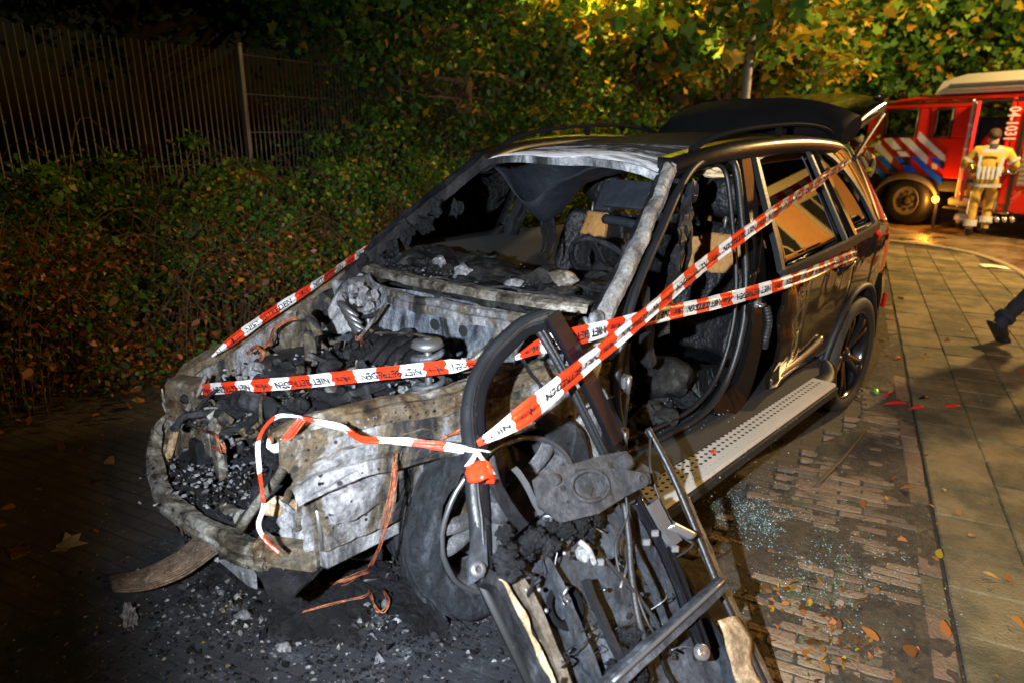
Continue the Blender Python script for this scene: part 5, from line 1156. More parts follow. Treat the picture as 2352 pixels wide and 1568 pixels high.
mb = MB(); mb.box((-.58, -.60, .66), (.18, .10, .18), Matrix.Rotation(.4, 3, 'Z'), bev=.015); mb.box((-.42, -.60, .60), (.14, .05, .24), Matrix.Rotation(.1, 3, 'Z'), bev=.01); mb.crumple(.022, 9); mb.build('lamp_support', 'rusty_metal', car)
mb = MB(); mb.box((-.28, -.62, .56), (.12, .03, .30), Matrix.Rotation(-.1, 3, 'Z'), bev=.01); mb.crumple(.015, 9); ls = mb.build('slam_panel_post', 'rusty_metal', car)
hole_discs(mb, ((580, 985, .012), (575, 1030, .009), (560, 940, .01)), 'rusty_metal', 'post_hole_disc', ls)
mb = MB(); mb.lathe([(0, .03), (.055, .03), (.062, .015), (.062, -.02), (0, -.02)], P(430, 995, 'y', -.60), (.5, -.75, .3), 20); mb.lathe([(0, .04), (.02, .04), (.022, .03)], P(430, 995, 'y', -.60), (.5, -.75, .3), 12); mb.build('pulley', 'rusty_metal', car)
mb = MB(); mb.lathe([(0, .035), (.045, .035), (.05, .02), (.05, -.03), (0, -.03)], P(590, 858, 'y', -.36), (.4, -.8, .4), 20)
hole(mb, P(590, 858, 'y', -.36)+V3((.012, -.03, .016)), .012, (.4, -.8, .4)); mb.build('pulley', 'pale_metal', car)
mb = MB(); mb.tube([(.05, -.62, .48), (.16, -.52, .48)], .085, 20); mb.build('electric_fan_motor', 'soot_metal', car)
# charred bed of the nose and engine tray
mb = MB(); mb.sheet(lambda u, v: V3((-.62+1.14*u, -.80+1.12*v, .40+.10*v+.06*noise.noise(V3((u*7, v*7, 2)))+.03*noise.noise(V3((u*19, v*19, 5))))), 50, 50, .02, sm=False); mb.build('charred_bed', 'char', car)
# engine
mb = MB(); mb.box((-.06, -.16, .52), (.62, .62, .34), bev=.05); mb.box((-.08, -.10, .70), (.42, .56, .12), Matrix.Rotation(.06, 3, 'X'), bev=.03); mb.crumple(.035, 6); eng = mb.build('engine_block', 'char', car)
random.seed(17); mb = MB()
for k in range(260):
    x = random.uniform(-.60, .50); y = random.uniform(-.62, .30); z = .60+.24*math.exp(-((x+.05)/.45)**2)*math.exp(-max(0, -y-.42)*4)*random.uniform(.2, 1.1)
    mb.lump((x, y, z), (random.uniform(.015, .06), random.uniform(.015, .06), random.uniform(.012, .045)), .42, 2.6, 2, m=random.choice((0, 0, 0, 1)))
mb.build('engine_char', ['char', 'char_lumps'], eng, kind='stuff')
for k in range(6):   # melted cylinder covers / intake runners
    mb = MB(); x = -.26+.075*k; y0 = .10; mb.tube(crv([(x-.06, y0+.14, .80), (x-.05, y0+.05, .86), (x, y0-.07, .85), (x+.02, y0-.16, .78)], 5), .024, 8); mb.crumple(.008, 15); mb.build('intake_runner', 'soot_metal', eng)
for k in range(5):
    mb = MB(); x = -.30; p = P(800+8*k, 705+15*k, 'y', .12); mb.tube(crv([p+V3((-.08, .02, -.02)), p+V3((-.02, -.03, .02)), p+V3((.06, -.05, .01)), p+V3((.10, -.02, -.03))], 4), .015, 7); mb.build('cooling_rib', 'dull_steel', eng)
mb = MB()     # cam cover with coil wells and bolts
mb.box((.10, -.12, .80), (.15, .50, .05), Matrix.Rotation(.05, 3, 'X'), bev=.018); mb.crumple(.010, 12); cc = mb.build('cam_cover', 'soot_metal', eng)
for k in range(6):
    mb = MB(); mb.lathe([(.012, .010), (.026, .014), (.030, .004), (.030, -.02)], (.10, -.32+.08*k, .83), (.1, -.05, 1), 14); mb.build('coil_well', 'scaled_metal', cc)
for k in range(8):
    mb = MB(); mb.lathe([(0, .012), (.008, .012), (.009, .0)], (.10+(.065 if k % 2 else -.065), -.33+.06*k, .826), (0, 0, 1), 6, sm=False); mb.build('cover_bolt', 'dull_steel', cc)
mb = MB(); mb.lathe([(0, .03), (.03, .03), (.034, .02), (.072, .02), (.078, .010), (.078, -.03), (0, -.03)], (.27, -.46, .68), (.4, -.85, .35), 28); mb.crumple(.003, 20); al_ = mb.build('alternator', 'scaled_metal', eng)
for k in range(10):
    an = k*.628; mb = MB(); c = V3((.27, -.46, .68))+V3((.4, -.85, .35)).normalized()*.022; a_ = V3((.9, .42, 0)).normalized(); b__ = V3((.4, -.85, .35)).normalized().cross(a_)
    mb.beam(c+(a_*math.cos(an)+b__*math.sin(an))*.036, c+(a_*math.cos(an)+b__*math.sin(an))*.066, .010, .006, up=(.4, -.85, .35)); mb.build('vent_rib', 'soot_metal', al_)
mb = MB(); mb.box((-.42, -.22, .72), (.18, .26, .17), Matrix.Rotation(.15, 3, 'Z'), bev=.02); mb.crumple(.03, 9); mb.build('battery_remains', 'char_lumps', eng)
mb = MB(); mb.tube(crv([(-.30, -.50, .70), (-.18, -.56, .76), (-.02, -.54, .78), (.12, -.50, .74)], 6), [.036+.004*(i % 2) for i in range(19)], 14, sm=False); mb.crumple(.006, 12); mb.build('intake_hose', 'soot_metal', eng)
# ash crusts on the engine
mb = MB(); random.seed(23)
for (x, y, r, n) in ((680, 825, .075, 34), (730, 800, .04, 10), (940, 810, .07, 30), (830, 690, .05, 14), (1000, 870, .05, 18), (930, 890, .04, 12), (700, 880, .03, 10), (560, 1010, .05, 12), (450, 1120, .08, 22), (510, 1080, .07, 20), (600, 950, .05, 12), (560, 850, .05, 12), (760, 890, .03, 8)):
    c = P(x, y, 'z', .79 if y < 900 else (.70 if y < 1000 else .49))
    for k in range(n):
        q = c+V3((random.gauss(0, r), random.gauss(0, r), random.gauss(0, .012)))
        mb.lump(q, (random.uniform(.004, .014), random.uniform(.004, .014), random.uniform(.003, .009)), .5, 2.5, 1)
mb.build('ash_crust', 'ash', eng, kind='stuff')
# forked bracket standing out of the engine
f0 = P(712, 790, 'x', -.30); mb = MB(); mb.beam(f0+V3((0, 0, -.10)), f0+V3((0, 0, .06)), .055, .03, bev=.01)
mb.tube(crv([f0+V3((-.05, 0, .05)), f0+V3((-.045, 0, .10)), f0+V3((0, 0, .115)), f0+V3((.05, 0, .095)), f0+V3((.075, 0, .05))], 4), .022, 8, flat=.7); mb.lathe([(0, .025), (.02, .025), (.024, .012), (.024, 0)], f0+V3((-.005, -.015, .13)), (.2, -.9, .4), 12); mb.build('forked_bracket', 'scaled_metal', eng)
# left spring strut
def strut(c, hgt, rad, turns, mat, par):
    mb = MB(); n = int(turns*14); mb.tube([c+V3((rad*math.cos(i/14*2*math.pi), rad*math.sin(i/14*2*math.pi), hgt*i/n)) for i in range(n+1)], .012, 7); s_ = mb.build('coil_spring', mat, par)
    mb = MB(); mb.tube([c+V3((0, 0, -.12)), c+V3((0, 0, hgt+.05))], .014, 10); mb.lathe([(0, hgt+.045), (.05, hgt+.04), (.06, hgt+.02), (.02, hgt)], c, (0, 0, 1), 18); mb.lathe([(0, -.01), (.055, -.005), (.03, -.08), (0, -.08)], c, (0, 0, 1), 18); mb.build('damper', 'dull_steel', s_)
strut(P(985, 890, 'x', .42)-V3((0, 0, .03)), .17, .052, 3.2, 'spring_steel', car)
strut(P(845, 720, 'x', -.46)+V3((0, 0, -.10)), .16, .06, 3, 'soot_metal', car)
mb = MB(); random.seed(5)
for k in range(22): mb.lump(P(835, 690, 'x', -.46)+V3((random.gauss(0, .035), random.gauss(0, .03), random.gauss(0, .035))), (.025, .025, .025), .5, 2.4, 1)
mb.build('ash_crust', 'ash', car, kind='stuff')
# braces, pipes, loose bits
def rod(pts, r, mat, name='brace_rod', flat=1.0, n=7, par=None):
    mb = MB(); mb.tube(crv(pts, 5), r, n, flat=flat); return mb.build(name, mat, par or car)
rod([P(1045, 855, 'y', .02), P(1110, 805, 'y', .12), P(1140, 770, 'y', .2), P(1155, 740, 'y', .26)], .016, 'beam_metal', flat=.5)
rod([P(860, 765, 'y', .1), P(920, 765, 'y', .06), P(975, 772, 'y', .02), P(1000, 800, 'y', .0)], .011, 'beam_metal', flat=.5)
rod([P(815, 790, 'y', .0), P(850, 745, 'y', .1), P(885, 700, 'y', .2)], .008, 'scaled_metal')
rod([P(1060, 850, 'y', -.1), P(1120, 842, 'y', -.05), P(1180, 838, 'y', 0)], .012, 'rusty_metal')
rod([P(770, 1240, 'y', -.45), P(810, 1215, 'y', -.45), P(850, 1195, 'y', -.42), P(895, 1180, 'y', -.36)], .026, 'soot_metal', 'hose', n=10)
rod([P(760, 1225, 'y', -.5), P(800, 1262, 'y', -.4), P(880, 1268, 'y', -.3)], .03, 'char', 'hose', n=10)
rod([(-.5, -.35, .70), (-.3, -.42, .74), (-.1, -.40, .72), (.1, -.44, .70), (.3, -.40, .66)], .02, 'soot_metal', 'hose', n=9)
rod([(.15, -.56, .62), (.25, -.50, .68), (.36, -.48, .64), (.42, -.40, .60)], .028, 'soot_metal', 'hose', n=9)
mb = MB(); random.seed(44)
for k in range(420):
    c = V3((random.uniform(-.64, .52), random.uniform(-.64, .30), 0)); c.z = random.uniform(.56, .70)+.20*math.exp(-((c.x+.05)/.5)**2)*math.exp(-max(0, -c.y-.42)*4)*random.random(); d = V3((random.gauss(0, 1), random.gauss(0, 1), random.gauss(0, .5))).normalized()
    q = random.random()
    if q < .45: mb.tube(crv([c-d*random.uniform(.03, .10), c+V3((0, 0, random.uniform(-.02, .03))), c+d*random.uniform(.03, .10)], 3), random.uniform(.002, .012), 6, m=random.choice((0, 0, 1, 2)))
    elif q < .75: mb.box(c, (random.uniform(.02, .07), random.uniform(.015, .06), random.uniform(.008, .03)), Matrix.Rotation(random.uniform(0, 3), 3, d), m=random.choice((0, 1, 2, 3)), bev=.003)
    else: mb.lathe([(0, .012), (.014, .012), (.02, .004), (.02, -.012), (0, -.012)], c, d, 12, m=random.choice((0, 2, 3)))
mb.build('loose_fittings', ['soot_metal', 'rusty_metal', 'scaled_metal', 'char'], eng, kind='stuff')
mb = MB(); random.seed(81)      # hoses and burnt looms snaking over the engine
for k in range(26):
    c = V3((random.uniform(-.5, .4), random.uniform(-.5, .2), .74)); pts = [c]; d = V3((random.gauss(0, 1), random.gauss(0, 1), 0)).normalized()
    for q in range(4): d = (d+V3((random.gauss(0, .7), random.gauss(0, .7), random.gauss(0, .25)))).normalized(); pts.append(pts[-1]+d*random.uniform(.05, .11)); pts[-1].z = min(max(pts[-1].z, .66), .86)
    mb.tube(crv(pts, 4), random.choice((.004, .006, .010, .016)), 7, m=random.choice((0, 0, 1, 2)))
mb.crumple(.006, 25); mb.build('burnt_hoses', ['char', 'soot_metal', 'rusty_metal'], eng, kind='stuff')
# copper looms
def loom(pts, n, spread, r=.0022, name='copper_loom'):
    mb = MB()
    for k in range(n):
        q = [vv(p)+V3((random.gauss(0, spread), random.gauss(0, spread), random.gauss(0, spread))) for p in pts]; mb.tube(crv(q, 5), r, 4)
    return mb.build(name, 'copper_wire', car)
random.seed(77)
loom([P(905, 1040, 'x', .70), P(900, 1110, 'x', .74), P(890, 1180, 'x', .76), P(872, 1260, 'x', .74), P(848, 1300, 'x', .66)], 8, .005, .0015)
loom([P(598, 800, 'y', -.28), P(618, 790, 'y', -.26), P(628, 760, 'y', -.2), P(660, 735, 'y', -.14), P(690, 730, 'y', -.1)], 8, .007, .002)
loom([P(570, 810, 'y', -.35), P(590, 795, 'y', -.33), P(605, 815, 'y', -.33), P(590, 832, 'y', -.33)], 6, .005, .004)
loom([P(470, 1010, 'y', -.62), P(480, 975, 'y', -.62), P(505, 965, 'y', -.62), P(520, 985, 'y', -.6), P(500, 1010, 'y', -.6)], 7, .006, .003)
loom([P(470, 985, 'y', -.62), P(500, 1000, 'y', -.64), P(515, 1035, 'y', -.64), P(495, 1025, 'y', -.64)], 6, .006, .003)
loom([P(700, 1000, 'y', -.3), P(710, 935, 'y', -.3), P(760, 920, 'y', -.25), P(800, 930, 'y', -.2)], 6, .006, .0025)
loom([P(1020, 1005, 'x', .70), P(1060, 985, 'x', .72), P(1090, 975, 'x', .73)], 8, .004, .0025)
loom([P(835, 800, 'y', .0), P(825, 785, 'y', .02), P(822, 770, 'y', .03)], 8, .010, .002)
# ------------------------------------------------------------------ torn-off front door leaning on the front wheel
DL, DR, DBR = PD(1130, 1300, 1.78), PD(1445, 1020, 2.2), PD(1800, 1660, 2.03)
DN = (DR-DL).cross(DBR-DL).normalized()
if DN.dot(CAM-DL) < 0: DN = -DN
def DP(x, y, h=0.0):
    d = ray(x, y); t_ = (DL-CAM).dot(DN)/d.dot(DN); return CAM+d*t_+DN*h
door = thing('car_door', 'burnt torn-off car door leaning with its inner frame exposed', 'car door', V3((1.45, 0, 0)))
DBL = DP(1340, 1730)
def dmap(u, v):
    a = DL.lerp(DR, u); b_ = DBL.lerp(DBR, u); return a.lerp(b_, v)
def relief(u, v):
    """pressed shell: a wide recess, a raised rim, swages and a speaker dish, all buckled by heat"""
    e = min(u, 1-u, v*1.2, 1-v); h = .030*min(1, e/.05)
    h -= .022*(1/(1+math.exp(-40*(.17-math.hypot((u-.32)*1.1, v-.42)))))
    h += .012*(1/(1+math.exp(-60*(.035-abs(u-.62-.15*v)))))+.010*(1/(1+math.exp(-60*(.03-abs(v-.70+.2*u)))))
    return -.055+h*.6+.012*noise.noise(V3((u*5, v*5, 1)))+.005*noise.noise(V3((u*16, v*16, 2)))
mb = MB(); mb.sheet(lambda u, v: dmap(1-u, v)+DN*relief(1-u, v), 80, 80, .006); mb.build('inner_panel', 'door_metal', door)
mb = MB(); mb.sheet(lambda u, v: dmap(1-u, v)-DN*(.11+.02*math.sin(u*3)), 12, 12, .006); mb.build('outer_skin', 'black_paint', door)
# window frame: rounded seal on the left, glossy pillar trim on the right
fp = [(1252, 722, 2.12), (1205, 742, 2.10), (1150, 788, 2.06), (1108, 842, 2.02), (1084, 905, 1.97), (1078, 965, 1.93), (1084, 1030, 1.88), (1091, 1110, 1.84), (1100, 1210, 1.80), (1112, 1335, 1.77)]
f3 = crv([PD(*p) for p in fp], 9); f3 = [p+nz(p, 14, .004, 3) for p in f3]
mb = MB(); mb.sweep(f3, [(-.022, -.02), (.018, -.024), (.024, -.004), (.012, .012), (-.014, .014), (-.024, 0)], up=DN, sm=True); wf = mb.build('window_frame', 'seal_rubber', door)
mb = MB(); mb.sweep([p+(PD(1250, 1000, 1.95)-p).normalized()*.034 for p in f3], [(-.012, -.012), (.012, -.012), (.014, .002), (0, .008), (-.014, .002)], up=DN, sm=True); mb.build('glass_channel', 'matt_black', wf)
mb = MB(); mb.tube([p+DN*.017 for p in f3], .004, 5); mb.build('frame_bead', 'seal_rubber', wf)
mb = MB(); mb.strip([p-DN*.004 for p in f3], [(-.034, -.004), (-.022, .006), (-.02, .012)], up=DN, th=.002, k=2); mb.crumple(.004, 30); mb.build('frame_flange', 'soot_metal', wf)
mb = MB(); random.seed(92)
for k in range(40):
    p = f3[random.randrange(20, len(f3))]; mb.lump(p+DN*random.uniform(.0, .014)+RT*random.uniform(-.02, .02), (random.uniform(.003, .009),)*3, .5, 2.5, 2)
mb.build('melted_drips', 'char', wf, kind='stuff')
g0, g1 = [PD(1268, 722, 2.12), PD(1330, 830, 2.14), PD(1380, 930, 2.17), PD(1418, 1012, 2.2)], None
mb = MB(); mb.sweep(crv(g0, 4), [(-.034, -.012), (.034, -.012), (.034, .004), (.030, .008), (-.030, .008), (-.034, .004)], up=DN); mb.build('pillar_trim', 'gloss_trim', door)
mb = MB(); mb.tube(crv([PD(1228, 745, 2.11), PD(1290, 850, 2.13), PD(1345, 960, 2.16), PD(1388, 1048, 2.19)], 5), .012, 7); mb.tube(crv([PD(1238, 742, 2.10), PD(1300, 850, 2.12), PD(1352, 955, 2.15), PD(1396, 1045, 2.18)], 5), .006, 6); mb.build('glass_channel', 'seal_rubber', door)
mb = MB(); mb.tube(crv([PD(1195, 815, 2.08), PD(1215, 850, 2.1), PD(1245, 890, 2.12)], 4), .006, 5); mb.crumple(.004, 30); mb.build('hanging_shred', 'char', door)
def bar(pts, w_, h_, mat, name, h=0.0, sm=False, par=None, n=9):
    mb = MB(); mb.sweep(crv([DP(x, y, h+(q[0] if q else 0)) for x, y, *q in pts], n), [(-w_/2, -h_/2), (w_/2, -h_/2), (w_/2*.9, h_/2), (-w_/2*.9, h_/2)], up=DN, sm=sm); mb.crumple(.006, 9); mb.crumple(.0025, 30); return mb.build(name, mat, par or door)
# frame members of the door
bar([(1112, 1325), (1150, 1345), (1195, 1430), (1240, 1520), (1275, 1620)], .035, .05, 'soot_metal', 'front_edge', -.01)
mb = MB(); lp2 = crv([DP(1150, 1335, .02), DP(1185, 1400, .035), DP(1215, 1455, .02), DP(1243, 1520, .035), DP(1275, 1600, .02)], 6)
mb.sheet(lambda u, v: lp2[int(u*(len(lp2)-1))]+DN*(.004*math.sin(u*22))-RT*(.016*v)+UP*(.012*v*math.sin(u*15)), 24, 4, .003); mb.crumple(.006, 16); mb.build('torn_skin', 'torn_edge', door, label='pale torn strip of skin along the front edge')
bar([(1185, 1335), (1220, 1400), (1262, 1490), (1300, 1600)], .030, .03, 'door_brown', 'brown_stay', .01)
bar([(1245, 1285), (1290, 1380), (1330, 1480), (1375, 1600)], .030, .022, 'door_metal', 'guide_rail', .015)
bar([(1330, 1335), (1362, 1410), (1398, 1490), (1440, 1590)], .020, .022, 'seal_rubber', 'guide_rail', .03)
rr_ = bar([(1448, 1155), (1485, 1220), (1520, 1300), (1555, 1390), (1592, 1490)], .046, .02, 'gloss_trim', 'regulator_rail', .04, sm=True)
for k in (-.012, .012):
    mb = MB(); mb.tube(crv([DP(x, y, .055)+(DP(1500, 1300)-DP(1448, 1300)).normalized()*k for x, y in ((1448, 1155), (1485, 1220), (1520, 1300), (1555, 1390), (1592, 1490))], 5), .005, 6); mb.build('rail_bead', 'matt_black', rr_)
bar([(1405, 1160), (1440, 1250), (1480, 1330), (1515, 1430)], .010, .02, 'door_metal', 'lift_cable_guide', .02)
ib = bar([(1345, 1590), (1480, 1470), (1618, 1348)], .044, .030, 'door_metal', 'impact_bar', .075)
mb = MB(); mb.tube(crv([DP(1355, 1570, .096), DP(1480, 1460, .096), DP(1610, 1345, .096)], 4), .007, 6); mb.build('bar_rib', 'dull_steel', ib)
# right edge: outer skin folded round, brown with scorched paint
ed = crv([DP(1482, 985, .0), DP(1530, 1075, .0), DP(1580, 1190, .0), DP(1640, 1340, .0), DP(1700, 1470, .0), DP(1780, 1640, .0)], 6)
out = (DP(1700, 1300)-DP(1600, 1350)).normalized()
mb = MB(); mb.sheet(lambda u, v: ed[int(u*(len(ed)-1))]+out*(.085*v*(.35+.65*min(1, u*2)))+DN*(.03*math.sin(v*2.6)-.05*v+.004*noise.noise(V3((u*20, v*3, 0)))), 36, 8, .006); mb.crumple(.005, 12); sk = mb.build('folded_skin', 'door_brown', door)
mb = MB(); mb.tube([p+DN*.012 for p in ed], .011, 7); mb.build('skin_seal', 'seal_rubber', sk)
mb = MB(); mb.sheet(lambda u, v: DP(1640+70*u+30*v, 1420+190*u, .03+.012*math.sin(u*7))+out*.04*(v-.5), 14, 5, .004); mb.crumple(.010, 14); mb.build('blistered_paint', 'torn_edge', sk)
bar([(1420, 1070), (1465, 1085), (1500, 1105)], .05, .02, 'soot_metal', 'hinge_end', .02)
# mechanism plate
mp_ = [(1190, 1120), (1216, 1094), (1290, 1080), (1340, 1066), (1392, 1056), (1408, 1074), (1392, 1098), (1440, 1108), (1446, 1130), (1386, 1160), (1332, 1198), (1252, 1214), (1204, 1180)]
mb = MB(); mb.poly([DP(x, y, .085+.02*(x-1190)/260) for x, y in mp_], .010, DN); mb.crumple(.008, 10); mpo = mb.build('mechanism_plate', 'plate_grey', door)
mb = MB(); mb.tube([DP(1310+42*math.cos(a), 1135+34*math.sin(a), .098) for a in [2*math.pi*i/24 for i in range(25)]], .007, 6); mb.lathe([(0, .014), (.02, .014), (.026, .004), (.026, 0)], DP(1390, 1080, .10), DN, 16); mb.lathe([(0, .012), (.014, .012), (.018, 0)], DP(1235, 1120, .09), DN, 14); mb.lathe([(.012, .01), (.02, .012), (.022, 0)], DP(1425, 1122, .10), DN, 14); mb.build('plate_boss', 'plate_grey', mpo, kind='stuff')
mb = MB(); hole(mb, DP(1306, 1145, .096), .018, DN, 4); hole(mb, DP(1250, 1140, .092), .009, DN); hole(mb, DP(1285, 1105, .094), .012, DN, 6); hole(mb, DP(1355, 1090, .099), .010, DN, 5); hole(mb, DP(1350, 1150, .099), .012, DN, 5); hole(mb, DP(1330, 1108, .096), .005, DN); hole(mb, DP(1262, 1170, .09), .005, DN); mb.build('plate_hole_disc', 'hole_black', mpo, kind='stuff')
# charred belt line
mb = MB(); random.seed(66)
for k in range(34):
    t_ = random.random(); x = 1130+230*t_; y = 1290-105*t_; mb.lump(DP(x+random.gauss(0, 14), y+random.gauss(0, 22), random.uniform(0, .05)), (random.uniform(.010, .028),)*3, .4, 2.3, 3, sm=True)
for k in range(0): mb.lump(DP(1185+random.gauss(0, 10), 1060+random.uniform(-30, 110), random.uniform(.03, .06)), (.012, .012, .016), .5, 2.5, 1)
mb.build('charred_lining', 'char', door, kind='stuff')
bar([(1120, 1110), (1150, 1160), (1190, 1215)], .03, .02, 'char', 'belt_strip', .03)
bar([(1160, 1085), (1195, 1140), (1225, 1190)], .012, .012, 'dull_steel', 'belt_strip', .05)
mb = MB(); mb.poly([DP(1085, 1195, .02), DP(1106, 1180, .02), DP(1112, 1300, .02), DP(1104, 1325, .02), DP(1072, 1345, .02), DP(1068, 1300, .02)], .012, DN); fl = mb.build('mirror_base', 'door_metal', door)
mb = MB(); mb.lathe([(.008, .008), (.018, .012), (.022, 0)], DP(1088, 1310, .022), DN, 16); mb.build('mirror_boss', 'dull_steel', fl)
mb = MB(); mb.box(DP(1310, 1280, .06), (.035, .05, .03), Matrix((RT, FW, UP)).transposed() @ Matrix.Rotation(.5, 3, 'Y'), bev=.006); mb.tube(crv([DP(1296, 1255, .075), DP(1312, 1275, .085), DP(1330, 1305, .075)], 4), .008, 7); mb.build('cream_bracket', 'pale_metal', door)
bar([(1285, 1240), (1330, 1195), (1365, 1160)], .045, .012, 'beam_metal', 'diagonal_stay', .02)
mb = MB(); mb.lathe([(.05, -.03), (.062, 0), (.052, .006), (.040, -.004), (.03, -.03)], DP(1310, 1390, -.02), DN, 28); mb.build('speaker_ring', 'matt_black', door)
mb = MB(); mb.lathe([(0, .012), (.006, .014), (.012, .006), (.018, .012), (.022, .006), (.022, -.01)], DP(1582, 1500, .055), DN, 24); mb.build('cable_pulley', 'bright_metal', door)
lt = bar([(1470, 1165), (1495, 1210), (1520, 1255)], .05, .035, 'dull_steel', 'door_latch', .05)
mb = MB(); mb.sheet(lambda u, v: DP(1500+52*u+14*v, 1225+26*u-20*v, .06+.02*math.sin(v*3)), 8, 5, .004); mb.build('latch_cover', 'bright_metal', lt)
mb = MB()
for (x, y) in ((1450, 1255), (1515, 1270), (1470, 1235), (1345, 1300)): mb.box(DP(x, y, .07), (.022, .012, .02), Matrix((RT, FW, UP)).transposed(), bev=.003)
mb.build('clip', 'bright_metal', door, kind='stuff')
def cable(pts, r=.006, mat='black_plastic'):
    mb = MB(); mb.tube(crv([DP(x, y, h) for x, y, h in pts], 6), r, 6); return mb.build('cable', mat, door)
cable([(1405, 1165, .06), (1420, 1240, .05), (1430, 1320, .04), (1445, 1420, .04), (1470, 1480, .03)], .010)
cable([(1360, 1290, .06), (1400, 1330, .05), (1450, 1380, .04), (1490, 1430, .03), (1530, 1500, .02)])
cable([(1400, 1150, .08), (1410, 1200, .06), (1390, 1260, .05), (1400, 1330, .05)], .004)
cable([(1480, 1010, .03), (1470, 1080, .05), (1490, 1150, .05), (1540, 1230, .04), (1560, 1260, .06), (1520, 1290, .05)], .004)
cable([(1540, 1500, .03), (1500, 1480, .04), (1460, 1430, .05), (1440, 1360, .04)], .004)
mb = MB(); random.seed(12)
for k in range(26): mb.lump(DP(random.uniform(1390, 1480), random.uniform(1440, 1560), random.uniform(.0, .04)), (random.uniform(.008, .022),)*3, .4, 2.4, 3, sm=True)
mb.build('charred_lining', 'char', door, kind='stuff')
mb = MB(); random.seed(303)      # burnt wiring and rods tangled over the shell
for k in range(46):
    x, y = random.uniform(1200, 1560), random.uniform(1150, 1560)
    if x > 1330+(y-1000)*.52 or x < 1130+(y-1290)*.45: continue
    pts = [DP(x, y, random.uniform(.0, .05))]; dx, dy = random.gauss(0, 1), random.gauss(.6, 1)
    for q in range(3): dx += random.gauss(0, .6); dy += random.gauss(0, .6); x += dx*14; y += dy*18; pts.append(DP(x, y, random.uniform(.0, .06)))
    mb.tube(crv(pts, 4), random.choice((.0015, .002, .003, .005)), 5, m=random.choice((0, 0, 1, 2)))
for k in range(60):
    x, y = random.uniform(1180, 1600), random.uniform(1180, 1560)
    if x > 1330+(y-1000)*.52 or x < 1130+(y-1290)*.45: continue
    c = DP(x, y, random.uniform(-.03, .03))
    if k % 2: mb.lathe([(0, .006), (.005, .006), (.007, 0)], c, DN, 8, m=random.choice((1, 2)))
    else: mb.box(c, (random.uniform(.008, .03), random.uniform(.006, .02), random.uniform(.004, .012)), Matrix.Rotation(random.uniform(0, 3), 3, DN), m=random.choice((0, 1, 2)), bev=.002)
mb.build('burnt_wiring', ['char', 'soot_metal', 'dull_steel'], door, kind='stuff')
# ------------------------------------------------------------------ police tape
def text_mesh(body, size):
    cu = bpy.data.curves.new('txt', 'FONT'); cu.body = body; cu.size = size; cu.offset = .020; cu.resolution_u = 2
    o = bpy.data.objects.new('txt', cu); COL.objects.link(o); dg = bpy.context.evaluated_depsgraph_get(); me = bpy.data.meshes.new_from_object(o.evaluated_get(dg))
    v = [p.co.copy() for p in me.vertices]; f = [list(p.vertices) for p in me.polygons]
    bpy.data.objects.remove(o); bpy.data.curves.remove(cu); bpy.data.meshes.remove(me); return v, f
def fit_text(body, L, H):
    v, f = text_mesh(body, 1.0); x0 = min(p.x for p in v); x1 = max(p.x for p in v); y0 = min(p.y for p in v); y1 = max(p.y for p in v)
    return [((p.x-x0)/(x1-x0)*L, (p.y-y0)/(y1-y0)*H) for p in v], f
TXT_NB = fit_text('NIET BETREDEN', .240, .027); TXT_P = fit_text('P', .010, .018); TXT_L = fit_text('LITIE', .034, .016)
BLK = .094; TW = .066
